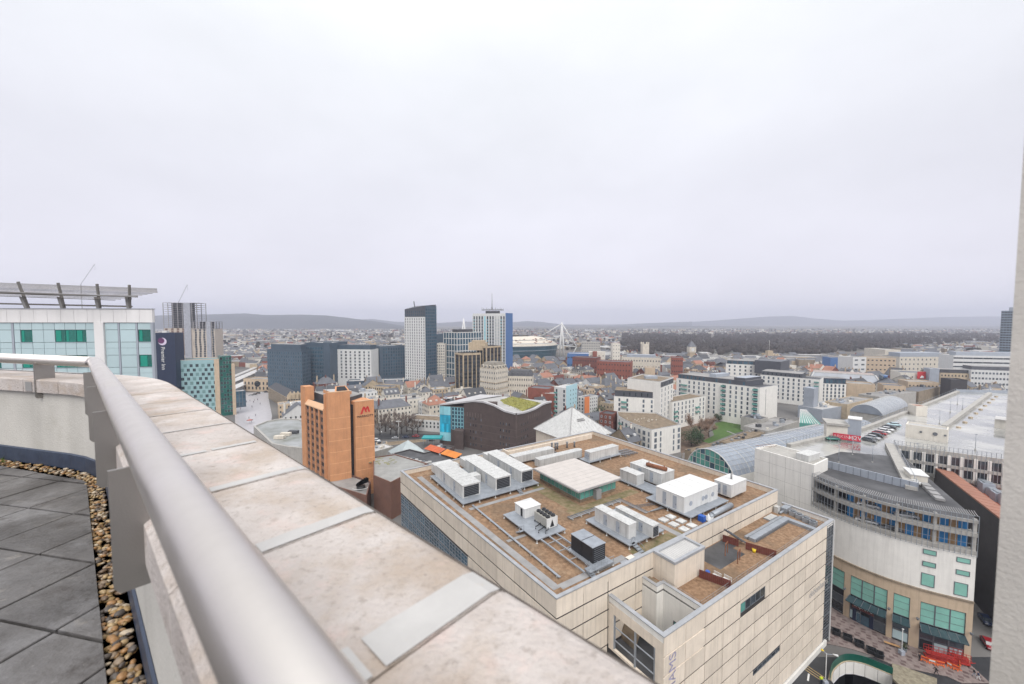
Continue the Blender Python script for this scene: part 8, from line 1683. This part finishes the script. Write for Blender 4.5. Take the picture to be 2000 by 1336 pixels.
  mb.build('window', M[gm], r_, 'stuff')
 rest.build('distant_town_roofs', [M[k] for k in um], None, 'stuff')
# ------------------------------------------------------------------ low roofs, tent and street in front of the white corner building
def yard():
 q = [at(u, v, 11) for u, v in ((765, 886), (800, 877), (828, 884), (845, 880), (905, 893), (862, 914), (838, 906))]; c = sum(q, Vector((0, 0)))/len(q); q.sort(key=lambda p: math.atan2(p.y - c.y, p.x - c.x)); occupy(q, 1)
 t = block('dark_flat_roofed_hall', 'low hall with a dark puddled flat roof and rows of vents below the wavy block', 'hall', q, 11, M['plumd'], M['flatd'], par=.5, cap=M['pathg']); rr = random.Random(5)
 for i in range(14): p = at(768 + i*6.5, 890 + i*1.4 + rr.uniform(-2, 2), 10.6); b = MB(); b.box(p.x - .7, p.x + .7, p.y - .5, p.y + .5, 10.5, 11.3); b.build('roof_vent', M['whitem'] if i % 3 else M['steeld'], t)
 for i in range(2):
  p0, p1 = at(828 + i*32, 874 + i*9.5, 12), at(858 + i*32, 883 + i*10, 12); d = (p1 - p0).normalized(); nn = Vector((-d.y, d.x)); t = thing('market_canopy', ['red orange canopy roof over the yard beside the wavy brick block', 'bright orange canopy roof nearest the store parapet'][i], 'canopy', (*p0, 0), 'orange canopies over the yard')
  n_ = 5
  for k in range(n_): a, c2 = p0.lerp(p1, k/n_), p0.lerp(p1, (k + .96)/n_); b = MB(); b.add([(*a, 11.4), (*c2, 11.4), (*(c2 + nn*4), 12.5), (*(a + nn*4), 12.5), (*a, 11.3), (*c2, 11.3), (*(c2 + nn*4), 12.4), (*(a + nn*4), 12.4)], [(0, 1, 2, 3), (7, 6, 5, 4), (4, 5, 1, 0), (5, 6, 2, 1), (6, 7, 3, 2), (7, 4, 0, 3)]); b.build('canopy_panel', mat(['red_orange_sheet', 'orange_sheet'][i], [(.50,.10,.03), (.60,.19,.025)][i], .6, .15, .8, rnd=.1), t)
  for p in (p0, p1, p0 + nn*4, p1 + nn*4): b = MB(); b.cyl(p.x, p.y, 0, 11.4, .15, 6); b.build('post', M['steelp'], t)
 c = at(797, 884, 8); t = thing('pyramid_tent', 'pale grey pyramid tent roof beside the dark flat roofed hall', 'tent', (*c, 0)); f = Fr(c, D.ang); s = 7.5; e = [f(-s, -s), f(s, -s), f(s, s), f(-s, s)]; b = MB()
 for k in range(4): b.face([(*e[k], 8), (*e[(k + 1) % 4], 8), (*c, 14.2)])
 b.build('canopy', mat('pale_green_grey_sheet', (.40,.45,.46), .5, .08), t)
 for p in e: b = MB(); b.cyl(p.x, p.y, 0, 8, .15, 6); b.build('pole', M['steelp'], t)
 a, c = at(823, 858, 5), at(862, 858, 5); t = thing('turquoise_canopy', 'turquoise street canopy in front of the white corner building', 'canopy', (*a, 0)); b = MB(); b.prism(slab(a, c, 6), 5.0, 5.6, 0, None, True); b.build('roof', mat('turquoise_sheet', (.01,.30,.32), .4, .1), t)
 for k in range(4): p = a.lerp(c, (k + .3)/4); b = MB(); b.cyl(p.x, p.y + 1, 0, 5, .12, 6); b.build('post', M['steelp'], t)
 q = [pt(640, 240), pt(900, 240), pt(880, 252), pt(640, 254)]; b = MB(); b.face([(*p, .012) for p in q]); struct(b.build('street', M['asphalt'])); occupy([pt(600, 215), pt(900, 215), pt(880, 255), pt(600, 255)], 1)
 for (u0, v0, u1, v1, z, dp, wl, rf, lab) in ((733, 882, 768, 872, 6, 9, 'concrete', 'flatl', 'low pale roofed shed between orange tower and pyramid tent'), (838, 872, 868, 880, 8, 7, 'brown', 'flatd', 'low dark brick porch at the foot of the cyan glazing'), (735, 868, 756, 866, 3, 4, 'beige', 'gravelg', 'tiny stone kiosk in the street garden')):
  pl = slab(at(u0, v0, z), at(u1, v1, z), dp); t = block('low_roof', lab, 'outbuilding', pl, z, M[wl], M[rf], par=.3); rr = random.Random(int(u0))
  for i in range(4): p = pl[0].lerp(pl[1], rr.uniform(.1, .9)).lerp(pl[3].lerp(pl[2], rr.uniform(.1, .9)), rr.uniform(.2, .7)); b = MB(); b.box(p.x - .7, p.x + .7, p.y - .5, p.y + .5, z - .3, z + rr.uniform(.3, 1.2)); b.build('roof_box', M[rr.choice(('steelp', 'slated', 'offw'))], t)
 q = [at(u, v, 0) for u, v in ((738, 866), (830, 858), (832, 862), (740, 872))]; b = MB(); b.prism(q, .004, .35, 0, 1); o = b.build('street_garden', [M['stone'], M['gravelg']], None, None, (*q[0], 0)); tag(o, 'long raised garden bed with pale stone kerb along the dark street', 'garden bed')
 t = thing('blue_tarpaulin', 'bright blue tarpaulin on the ground at the foot of the brick podium', 'tarpaulin', (*at(752, 976, 2), 0)); p = at(752, 976, 2); b = MB(); rr = random.Random(3); g_ = [[(p.x - 3 + i*1.2, p.y - 2 + j*1.2, rr.uniform(1.2, 2.6) if 0 < i < 5 and 0 < j < 3 else 0) for j in range(4)] for i in range(6)]
 for i in range(5):
  for j in range(3): b.face([g_[i][j], g_[i+1][j], g_[i+1][j+1], g_[i][j+1]])
 b.build('sheet', M['blueb'], t)
yard()
# ------------------------------------------------------------------ trees and bushes
def tree(name, label, x, y, h, wid, tw, seed, group=None, evergreen=False, n=520):
 rr = random.Random(seed); t = thing(name, label, 'bush' if 'bush' in name else 'tree', (x, y, 0), group); b = MB(); zt = h*(.3 if not evergreen else .12)
 b.tube([(x, y, 0), (x + .1, y, zt), (x + rr.uniform(-.3, .3), y, h*.62)], [h*.028 + .06, h*.02 + .04, .03], 7); limbs = []
 for k in range(7 if not evergreen else 3):
  a = k*.9 + rr.uniform(0, .6); z0 = zt*rr.uniform(.8, 1.5); p0 = Vector((x, y, z0)); p2 = Vector((x + wid*.55*math.cos(a), y + wid*.55*math.sin(a), h*rr.uniform(.6, .95))); pm_ = (p0 + p2)/2 + Vector((wid*.12*math.cos(a), wid*.12*math.sin(a), 0)); b.tube([p0, pm_, p2], [h*.012 + .03, h*.007 + .02, .015], 5); limbs.append((pm_, p2))
 b.build('trunk', M['bark'], t); b = MB()
 lob = [(rr.uniform(-.45, .45)*wid, rr.uniform(-.45, .45)*wid, h*rr.uniform(.45, .85), rr.uniform(.22, .42)*wid) for _ in range(9)]
 for k in range(n):
  if evergreen:
   lx, ly, lz, lr = rr.choice(lob); v = Vector((rr.gauss(0, 1), rr.gauss(0, 1), rr.gauss(0, 1))).normalized()*lr*rr.uniform(.6, 1.05); c = Vector((x + lx, y + ly, max(.2, lz*.95))) + v; s = rr.uniform(.14, .34)*(1 + wid*.03); a = rr.uniform(0, 6.28); d = Vector((math.cos(a), math.sin(a), rr.uniform(-.5, .5)))*s; e = Vector((-math.sin(a), math.cos(a), rr.uniform(-.8, .8)))*s*.7; b.face([c - d, c + e, c + d, c - e])
  else:                                                    # twig: a thin sliver leaving a limb
   pm_, p2 = rr.choice(limbs); p = pm_.lerp(p2, rr.uniform(.1, 1.1)); v = Vector((rr.gauss(0, 1), rr.gauss(0, 1), abs(rr.gauss(.4, .9)))).normalized()*rr.uniform(.2, .42)*wid; q = p + v; w_ = Vector((-v.y, v.x, 0)); w_ = (w_.normalized() if w_.length > .01 else Vector((1, 0, 0)))*rr.uniform(.03, .07)*(h/8); b.face([p - w_, p + w_, q]);
   r2 = p.lerp(q, .5); v2 = Vector((rr.gauss(0, 1), rr.gauss(0, 1), rr.gauss(.5, .6))).normalized()*wid*.16; b.face([r2 - w_*.7, r2 + w_*.7, r2 + v2])
 b.build('crown', tw, t)
rr = random.Random(15); where = ['by the orange tower', 'second along from the orange tower', 'third along from the orange tower', 'midway along the street', 'beside the white corner building', 'before the white corner building', 'near the turquoise canopy', 'beyond the turquoise canopy', 'in the second line behind the street', 'at the back of the street garden', 'beside the buff house', 'by the street lamps']
for i in range(12): p = at(742 + i*10.5 if i < 8 else 745 + (i - 8)*18, (846 if i < 8 else 833) + rr.uniform(-4, 4), 0); tree('bare_tree', 'dark bare street tree ' + where[i], p.x, p.y, rr.uniform(9, 12), rr.uniform(6, 8), M['twig'], 100 + i, 'bare trees along the street')
for i in range(9): p = pt(996 + i*13, 470 + rr.uniform(-25, 15)); tree('bare_tree', 'tall grey bare tree before the stadium, ' + ['first', 'second', 'third', 'fourth', 'fifth', 'sixth', 'seventh', 'eighth', 'last'][i] + ' counted from the aerial tower', p.x, p.y, rr.uniform(14, 18), rr.uniform(9, 12), M['twig'], 200 + i, 'bare trees before the stadium', n=300)
p = at(1368, 858, 0); tree('russet_bush', 'large russet leafless bush on the brown bed beside the lawn', p.x, p.y, 13, 13, M['twigr'], 301, n=1500)
p = at(1384, 853, 0); tree('russet_bush', 'smaller russet leafless bush at the lawn corner', p.x, p.y, 8, 8, M['twigr'], 302, n=900)
p = at(1350, 872, 0); tree('evergreen_bush', 'dense dark evergreen bush beside the curved apartments', p.x, p.y, 9.0, 10, M['leaf'], 303, evergreen=True, n=2600)
p = at(1404, 823, 0); tree('evergreen_bush', 'small round evergreen bush at the far lawn edge', p.x, p.y, 5, 5, M['leaf'], 304, evergreen=True, n=900)
p = at(1168, 822, 0); tree('evergreen_tree', 'dark evergreen tree beside the orange and white apartments', p.x, p.y, 11, 7, M['leaf'], 305, evergreen=True, n=1600)
p = at(1765, 1272, 0);
# ------------------------------------------------------------------ cars
def car_meshes():
 L, W_ = 4.2, 1.76; sect = [(-2.1, .45, .62, .78), (-1.95, .3, .82, .84), (-1.2, .28, .92, .88), (-.2, .28, .95, .88), (.7, .28, .95, .88), (1.6, .28, .93, .86), (2.02, .3, .82, .82), (2.1, .45, .6, .74)]
 b = MB(); vs_ = []
 for x, z0, z1, hw in sect: vs_ += [(x, -hw, z0), (x, -hw, z1*.8), (x, -hw*.93, z1), (x, hw*.93, z1), (x, hw, z1*.8), (x, hw, z0)]
 n = len(sect); b.add(vs_, [(i*6 + j, (i + 1)*6 + j, (i + 1)*6 + (j + 1) % 6, i*6 + (j + 1) % 6) for i in range(n - 1) for j in range(6)], 0, True); b.face(vs_[:6][::-1]); b.face(vs_[-6:])
 b.add([(-.75, -.72, 1.42), (1.1, -.7, 1.40), (1.1, .7, 1.40), (-.75, .72, 1.42)], [(0, 1, 2, 3)]); body = b.mesh('body', M['white'])
 b = MB(); lo = [(-1.25, -.80, .93), (1.75, -.78, .93), (1.75, .78, .93), (-1.25, .80, .93)]; hi = [(-.75, -.70, 1.415), (1.1, -.68, 1.395), (1.1, .68, 1.395), (-.75, .70, 1.415)]
 for k in range(4): j = (k + 1) % 4; b.face([lo[k], lo[j], hi[j], hi[k]])
 glass = b.mesh('windows', M['glassd']); b = MB(); b.tube([(0, -.1, 0), (0, .1, 0)], .31, 14); tyre = b.mesh('tyre', M['rubber']); b = MB(); b.tube([(0, -.106, 0), (0, .106, 0)], .18, 10); rim = b.mesh('rim', M['steelp'])
 b = MB(); b.box(-.04, .04, -.2, .2, -.07, .07); lamp = b.mesh('headlight', M['whitem']); b = MB(); b.box(-.04, .04, -.16, .16, -.07, .07); tail = b.mesh('tail_light', M['redplas']); return body, glass, tyre, rim, lamp, tail
CARM = car_meshes()
def car(label, x, y, z, rz, col, group=None, s=1.0):
 t = thing('parked_car', label, 'car', (x, y, z), group); t.rotation_euler = (0, 0, rz); t.scale = (s, s, s); body, glass, tyre, rim, lamp, tail = CARM; m = mat('car_paint_' + col[0], col[1], .3, .03, metal=.15, clear=.6)
 def p(me, name, parent, q):
  o = bpy.data.objects.new(name, me); sc.collection.objects.link(o); o.parent = parent; o.location = q; return o
 o = p(body, 'body', t, (0, 0, 0)); o.material_slots[0].link = 'OBJECT'; o.material_slots[0].material = m; p(glass, 'windows', t, (0, 0, 0))
 for wx in (-1.35, 1.3):
  for wy in (-.78, .78): w_ = p(tyre, 'wheel', t, (wx, wy, .31)); p(rim, 'rim', w_, (0, 0, 0))
 for wy in (-.55, .55): p(lamp, 'headlight', t, (-2.08, wy, .66)); p(tail, 'tail_light', t, (2.08, wy, .72))
PAINT = dict(silver=(.42,.43,.45), grey=(.10,.105,.115), black=(.012,.012,.014), red=(.30,.012,.02), white=(.72,.72,.72), green=(.02,.17,.13), paleblue=(.42,.58,.64), navy=(.015,.03,.08))
cols = ['grey', 'silver', 'black', 'red', 'white', 'white', 'black']; ords = ['nearest the banner', 'next to the one nearest the banner', 'before the red car', 'in the middle of the row', 'just past the red car', 'one before the end', 'at the far end']
a, c = at(1697, 862, DZ), at(1738, 837, DZ)
for i in range(7): p = a.lerp(c, i/6); car(cols[i] + ' car parked in the deck row, ' + ords[i], p.x, p.y, DZ, D.ang + math.radians(83), (cols[i], PAINT[cols[i]]), 'cars parked in a row on the deck')
p = at(1627, 860, DZ); car('dark green hatchback parked alone before the red banner', p.x, p.y, DZ, math.radians(-10), ('green', PAINT['green'])); p = at(1746, 832, DZ); car('pale blue car parked beyond the row at the deck edge', p.x, p.y, DZ, math.radians(-25), ('paleblue', PAINT['paleblue']))
for s, z, col, lab in ((12.5, 27.82, 'white', 'white car parked on the upper open storey of the shop block'), (12.3, 23.92, 'white', 'white car parked on the lower open storey below another white car'), (19.6, 27.82, 'silver', 'silver car parked by the striped mural on the upper storey'), (17, 23.92, 'grey', 'grey car parked by the mural on the lower open storey')): q, h = on(s, -2.4); car(lab, q.x, q.y, z, h + .3, (col, PAINT[col]))
for i, (u, v, col) in enumerate(((497, 771, 'black'), (504, 769, 'black'), (511, 767.5, 'white'), (518, 766, 'black'), (490, 773, 'silver'))): p = at(u, v, 0); car(['black taxi queuing at the plaza edge, first of the rank', 'black taxi second in the plaza rank', 'white taxi in the plaza rank before the station', 'black taxi nearest the stone office block', 'silver taxi at the back of the plaza rank'][i], p.x, p.y, .02, .3, (col, PAINT[col]), 'taxis on the plaza rank')
for i, (u, v, c_) in enumerate(((772, 857, 'silver'), (792, 855, 'navy'), (812, 853.5, 'red'), (842, 861, 'grey'))): p = at(u, v, 0); car(c_ + [' car passing along the street before the bare trees', ' car parked by the long garden bed', ' car parked near the tall twin headed lamp', ' car under the edge of the turquoise canopy'][i], p.x, p.y, .02, .05, (c_, PAINT[c_]))
p = at(735, 862, 0); car('white van like car turning beside the orange tower', p.x, p.y, .02, 2.6, ('white', PAINT['white']), None, 1.25); p = at(1931, 1262, 0); car('red car half hidden in the dark lane', p.x, p.y, .02, 1.0, ('red', PAINT['red'])); p = at(1925, 1215, 0); car('navy car farther up the dark lane', p.x, p.y, .02, 1.0, ('navy', PAINT['navy']))
# ------------------------------------------------------------------ people
def person_mesh(pose):
 st, arm, lean = pose; J = dict(pel=(0, 0, .95), ch=(lean*.35, 0, 1.35), nk=(lean*.45, 0, 1.50), hd=(lean*.5, 0, 1.66), lk=(st*.35, .1, .5), lf=(st*.55 - .05, .1, .06), lt=(st*.55 + .12, .1, .03), rk=(-st*.15, -.1, .5), rf=(-st*.6, -.1, .08), rt=(-st*.6 + .15, -.1, .03), ls=(lean*.4, .2, 1.42), le=(lean*.4 - arm*.2, .26, 1.13), lh=(lean*.4 - arm*.05 + .08, .24, .88), rs=(lean*.4, -.2, 1.42), re=(lean*.4 + arm*.2, -.26, 1.14), rh=(lean*.4 + arm*.4 + .05, -.22, .92)); K = list(J)
 Rr = dict(pel=.15, ch=.165, nk=.06, hd=.11, lk=.075, lf=.05, lt=.045, rk=.075, rf=.05, rt=.045, ls=.08, le=.05, lh=.04, rs=.08, re=.05, rh=.04); E_ = [('pel', 'ch'), ('ch', 'nk'), ('nk', 'hd'), ('pel', 'lk'), ('lk', 'lf'), ('lf', 'lt'), ('pel', 'rk'), ('rk', 'rf'), ('rf', 'rt'), ('ch', 'ls'), ('ls', 'le'), ('le', 'lh'), ('ch', 'rs'), ('rs', 're'), ('re', 'rh')]
 me = bpy.data.meshes.new('figure'); me.from_pydata([J[k] for k in K], [(K.index(a), K.index(c)) for a, c in E_], []); o = bpy.data.objects.new('figure', me); sc.collection.objects.link(o); md = o.modifiers.new('skin', 'SKIN')
 sv = me.skin_vertices[0].data
 for i, k in enumerate(K): sv[i].radius = (Rr[k], Rr[k]*(1.15 if k in ('ch', 'pel') else 1)); sv[i].use_root = k == 'pel'
 s = o.modifiers.new('smooth', 'SUBSURF'); s.levels = 1; s.render_levels = 1; bpy.context.view_layer.update(); out = bpy.data.meshes.new_from_object(o.evaluated_get(bpy.context.evaluated_depsgraph_get())); bpy.data.objects.remove(o)
 for q in ('skin', 'black', 'navy', 'skin', 'slated'): out.materials.append(M[q])
 for f_ in out.polygons: z = f_.center.z; f_.material_index = 4 if z > 1.72 else 0 if z > 1.53 else 1 if z > .95 and not (z < 1.0 and abs(f_.center.y) > .2) else 3 if z > .84 and abs(f_.center.y) > .2 else 2 if z > .1 else 4; f_.use_smooth = True
 return out
POSE = [person_mesh(p) for p in ((.45, .6, .1), (.05, .1, 0), (.75, 1.0, .25))]
def person(label, x, y, z, rz, pose, coat, legs, group=None, s=1.0):
 o = bpy.data.objects.new('person', POSE[pose]); sc.collection.objects.link(o); o.location = (x, y, z); o.rotation_euler = (0, 0, rz); o.scale = (s, s, s); tag(o, label, 'person', group)
 for i, m in ((1, coat), (2, legs)): o.material_slots[i].link = 'OBJECT'; o.material_slots[i].material = m
PZ = .125
for (u, v, lab, pose, coat, legs, rz) in ((1796, 1291, 'person in black coat and white shoes standing by the red machine', 1, 'black', 'black', 1.5), (1829, 1318, 'person in black striding away from the orange barriers', 2, 'black', 'black', 2.6), (1903, 1322, 'person in dark coat walking at the lane mouth with pale trousers', 0, 'black', 'greyc', 2.0), (1911, 1328, 'second person in dark coat walking close beside the first', 0, 'navy', 'white', 2.0)): p = at(u, v, PZ); person(lab, p.x, p.y, PZ, rz, pose, M[coat], M[legs])
p = at(1604, 1336, 0); person('person in yellow high visibility jacket on the road below', p.x, p.y, .006, 1.0, 1, mat('hi_vis', (.62,.75,.03), .6, .05), M['navy'])
rr = random.Random(12); spots = ['by the taxi rank', 'near the white taxi', 'beside the stone office block', 'alone in the middle of the plaza', 'close to the coping edge of the view', 'next to the red parasol', 'walking towards the station', 'walking away from the station', 'near the dark canopy', 'among the group by the rank', 'behind the group by the rank', 'beside the blue glass corner']
for i, (u, v) in enumerate(((481, 786), (488, 784), (497, 783), (499, 813), (486, 818), (491, 824), (508, 790), (492, 796), (470, 800), (495, 787), (503, 782), (465, 808))): p = at(u, v, 0); person('small distant person in dark clothes ' + spots[i], p.x, p.y, .025, rr.uniform(0, 6), rr.choice((0, 1)), M[rr.choice(('black', 'navy', 'redpaint', 'charcoal'))], M[rr.choice(('black', 'navy'))], 'people on the plaza', 1.05)
p = at(488, 827, 0); t = thing('parasol', 'red parasol with bent rim standing on the pale plaza', 'parasol', (*p, 0)); b = MB(); b.cyl(p.x, p.y, 0, 2.6, .06, 6); b.build('pole', M['steelp'], t); b = MB(); b.cyl(p.x, p.y, 2.3, 3.2, 2.2, 10, r2=.1); b.build('canopy', mat('faded_red_cloth', (.42,.16,.14), .8, .1), t)
# ------------------------------------------------------------------ street furniture at the foot of the shop block
def street():
 for i, (u, v) in enumerate(((1633, 1238), (1655.5, 1249), (1678, 1261), (1702, 1275), (1716, 1282))):
  p = at(u, v, PZ); t = thing('planter', 'black square planter box on the paving, ' + ['nearest the store corner', 'second from the store corner', 'third, midway along the row', 'fourth, touching the last', 'last of the row by the balustrade'][i], 'planter', (*p, PZ), 'black planters along the paving'); f = Fr(p, math.radians(-34)); s = .85
  b = MB(); b.prism([f(-s*.85, -s*.8), f(s*.85, -s*.8), f(s*.85, s*.8), f(-s*.85, s*.8)], PZ, PZ + .75); ring(b, [f(-s, -s*.95), f(s, -s*.95), f(s, s*.95), f(-s, s*.95)], .18, PZ + .752, PZ + .9); b.build('box', M['black'], t); b = MB(); r2 = random.Random(i)
  for k in range(60): q = f(r2.uniform(-.6, .6), r2.uniform(-.55, .55)); a = r2.uniform(0, 6.28); d = Vector((math.cos(a), math.sin(a)))*.12; b.face([(*(q - d), PZ + .76), (*(q + d), PZ + .76), (*(q + d*.3), PZ + r2.uniform(.9, 1.15))])
  b.build('soil_plants', M['leaf'] if False else M['black'], t, 'stuff')
 def lamp(u, v, h, label, arm, head, z=PZ):
  p = at(u, v, z); t = thing('street_lamp', label, 'street lamp', (*p, z)); b = MB(); b.tube([(*p, z), (*p, z + h*.2), (*p, z + h)], [.13, .1, .06], 8); b.build('post', M['whitem'], t); b = MB(); b.box(p.x - .4, p.x + .4, p.y - .4, p.y + .4, z, z + .9); b.build('base', M['greyc'], t)
  for dx, dy, col in head: b = MB(); b.beam((*p, z + h - .2), (p.x + dx, p.y + dy, z + h + .1), .07); o = b.build('arm', M['greyc'], t); b = MB(); b.tube([(p.x + dx*.8, p.y + dy*.8, z + h + .12), (p.x + dx*1.5, p.y + dy*1.5, z + h + .05)], [.10, .22], 8); b.build('lamp_head', M[col], o)
 lamp(1761, 1278, 5.6, 'white column lamp on the paving before the narrow shop window', 0, ((.02, 0, 'white'),)); lamp(1612, 1338, 6.6, 'tall street lamp with a pale head and a yellow head beside the balustrade', 0, ((1.1, -.5, 'white'), (-.3, .5, 'yellow')), .01)
 p = at(1742, 1262, PZ); t = thing('wooden_bench', 'curved pale timber bench on the paving by the stone pier', 'bench', (*p, PZ)); f = Fr(p, math.radians(-35));
 for k in range(4): b = MB(); b.box(-1.3, 1.3, -.3 + k*.16, -.17 + k*.16, PZ + .42, PZ + .48, f); b.build('slat', mat('warm_timber', (.45,.26,.12), .6, .15, 2), t)
 for x in (-1.0, 1.0): b = MB(); b.box(x - .06, x + .06, -.25, .3, PZ, PZ + .42, f); b.build('leg', M['steeld'], t)
 p = at(1766, 1272, PZ); t = thing('potted_shrub', 'small dark green shrub in a round tub beside the lamp column', 'potted plant', (*p, PZ)); b = MB(); b.cyl(p.x, p.y, PZ, PZ + .6, .4, 10, r2=.5); b.build('tub', M['steeld'], t); b = MB(); r2 = random.Random(1)
 for k in range(160): v = Vector((r2.gauss(0, .32), r2.gauss(0, .32), r2.uniform(.6, 1.8))); a = r2.uniform(0, 6.28); d = Vector((math.cos(a), math.sin(a), .3))*.12; q = Vector((*p, PZ)) + v; b.face([q - d, q + Vector((0, 0, .12)), q + d])
 b.build('foliage', M['leaf'], t)
 # orange plastic barriers
 k = 0; labs = ['first from the black coated person', 'second, beside the first', 'third, in front of the red machine', 'fourth, near the gap', 'fifth, at the lane corner', 'turned end piece by the shop door']
 for (u0, v0, u1, v1) in ((1797, 1288, 1812, 1294), (1813, 1294.5, 1828, 1299), (1829, 1299, 1845, 1303), (1849, 1300, 1860, 1306), (1861, 1306, 1873, 1311), (1875, 1310, 1874, 1298)):
  a, c = at(u0, v0, PZ), at(u1, v1, PZ); d = (c - a).normalized(); L = (c - a).length; f = Fr(a, math.atan2(d.y, d.x)); t = thing('safety_barrier', 'orange plastic safety barrier, ' + labs[k], 'barrier', (*a, PZ), 'orange barriers round the red machines'); k += 1
  b = MB(); b.box(0, L, -.04, .04, PZ + .85, PZ + 1.0, f); b.box(0, L, -.04, .04, PZ + .12, PZ + .26, f)
  for i in range(6): x = L*i/5; b.box(max(0, x - .04), min(L, x + .04), -.035, .035, PZ + .1, PZ + .86, f)
  b.build('barrier_frame', M['orangeplas'], t); b = MB(); b.box(L*.1, L*.9, -.06, -.041, PZ + .55, PZ + .82, f); b.build('reflective_board', M['redplas'] if k % 2 else M['white'], t)
  for x in (.15, L - .15): b = MB(); b.box(x - .07, x + .07, -.3, .3, PZ, PZ + .09, f); b.build('foot', M['orangeplas'], t)
 for i, (u, v, nx) in enumerate(((1806, 1283, 3), (1856, 1290, 2))):
  p = at(u, v, PZ); t = thing('lift_machine', ['long red scissor lift stack folded before the wide window', 'shorter red lift machine folded by the shop door'][i], 'lift', (*p, PZ)); f = Fr(p, math.radians(-26)); L = [4.8, 2.8][i]
  b = MB(); b.box(0, L, -.7, .7, PZ + .25, PZ + .65, f); b.build('chassis', M['redplas'], t)
  for k2 in range(nx*3): b = MB(); x = L*(k2 + .2)/(nx*3); b.beam((*f(x, -.6), PZ + .7), (*f(x + 1.1, -.6), PZ + 1.25), .09); b.beam((*f(x + 1.1, .6), PZ + .7), (*f(x, .6), PZ + 1.25), .09); b.build('scissor_arm', M['redplas'], t)
  b = MB(); b.box(.1, L - .1, -.65, .65, PZ + 1.3, PZ + 1.42, f); b.build('platform', M['redplas'], t)
  for x in [j*L/(nx*2) for j in range(nx*2 + 1)]:
   for y in (-.62, .62): b = MB(); b.beam((*f(x, y), PZ + 1.42), (*f(x, y), PZ + 2.5), .07); b.build('guard_post', M['redplas'], t)
  b = MB()
  for y in (-.62, .62):
   for z in (1.95, 2.5): b.beam((*f(0, y), PZ + z), (*f(L, y), PZ + z), .07)
  b.build('guard_rail', M['redplas'], t)
  for x in (.3, L - .3):
   for y in (-.6, .6): b = MB(); q = f(x, y); b.tube([(q.x - .06, q.y, PZ + .22), (q.x + .06, q.y, PZ + .22)], .2, 8); b.build('wheel', M['rubber'], t)
 p = at(1735, 1240, PZ);
 for i, (u, v) in enumerate(((745, 858), (762, 852), (781, 849), (800, 847), (818, 845))):
  p = at(u, v, 0); t = thing('globe_lamp', 'white globe street lamp ' + ['nearest the orange tower', 'second from the orange tower', 'third along the dark street', 'fourth along the dark street', 'nearest the turquoise canopy'][i], 'street lamp', (*p, 0), 'globe lamps along the dark street'); b = MB(); b.cyl(p.x, p.y, 0, 4.2, .08, 6); b.build('post', M['steeld'], t); b = MB(); b.tube([(p.x, p.y, 4.2), (p.x, p.y, 4.4), (p.x, p.y, 4.8), (p.x, p.y, 5.0)], [.2, .42, .42, .1], 8); b.build('globe', M['white'], t)
 p = at(779, 862, 0); t = thing('tall_lamp', 'tall twin headed lamp standing above the street garden', 'street lamp', (*p, 0)); b = MB(); b.cyl(p.x, p.y, 0, 12, .14, 6); b.build('post', M['whitem'], t); b = MB(); b.box(p.x - 1.6, p.x + 1.6, p.y - .3, p.y + .3, 12, 12.35); b.build('lamp_head', M['whitem'], t)
street()
# low service roofs beside and behind the barrel vault
for (u0, v0, u1, v1, z, dp, wl, rf, lab) in ((1500, 842, 1560, 822, 7, 14, 'concrete', 'flat', 'cluttered low roof between lawn fence and glass canopy'), (1606, 800, 1665, 790, 9, 16, 'greyc', 'flatl', 'low grey roof behind the green glass canopy'), (1655, 790, 1705, 778, 11, 14, 'stone', 'flat', 'low buff roof under the blank tan wall'), (1486, 820, 1500, 815, 9, 12, 'concrete', 'slate', 'tiny grey roofed kiosk at the end wall of the long apartments'), (1718, 775, 1790, 765, 12, 14, 'concrete', 'flat', 'long low grey roof beyond the end of the vault'), (1795, 765, 1850, 752, 12, 14, 'stoned', 'slate', 'low dark roofed row beside the deck parapet')):
 a, c = at(u0, v0, z), at(u1, v1, z); pl = slab(a, c, dp); t = block('service_roof', lab, 'low building', pl, z, M[wl], M[rf], par=.5); rr = random.Random(int(u0))
 for i in range(7): p = pl[0].lerp(pl[1], rr.random()).lerp(pl[3].lerp(pl[2], rr.random()), rr.uniform(.2, .8)); s = rr.uniform(.5, 1.5); b = MB(); b.box(p.x - s, p.x + s, p.y - s*.6, p.y + s*.6, z - .5, z + rr.uniform(.4, 1.6)); b.build('roof_box', M[rr.choice(('greyc', 'steelp', 'slated', 'offw'))], t)
town()
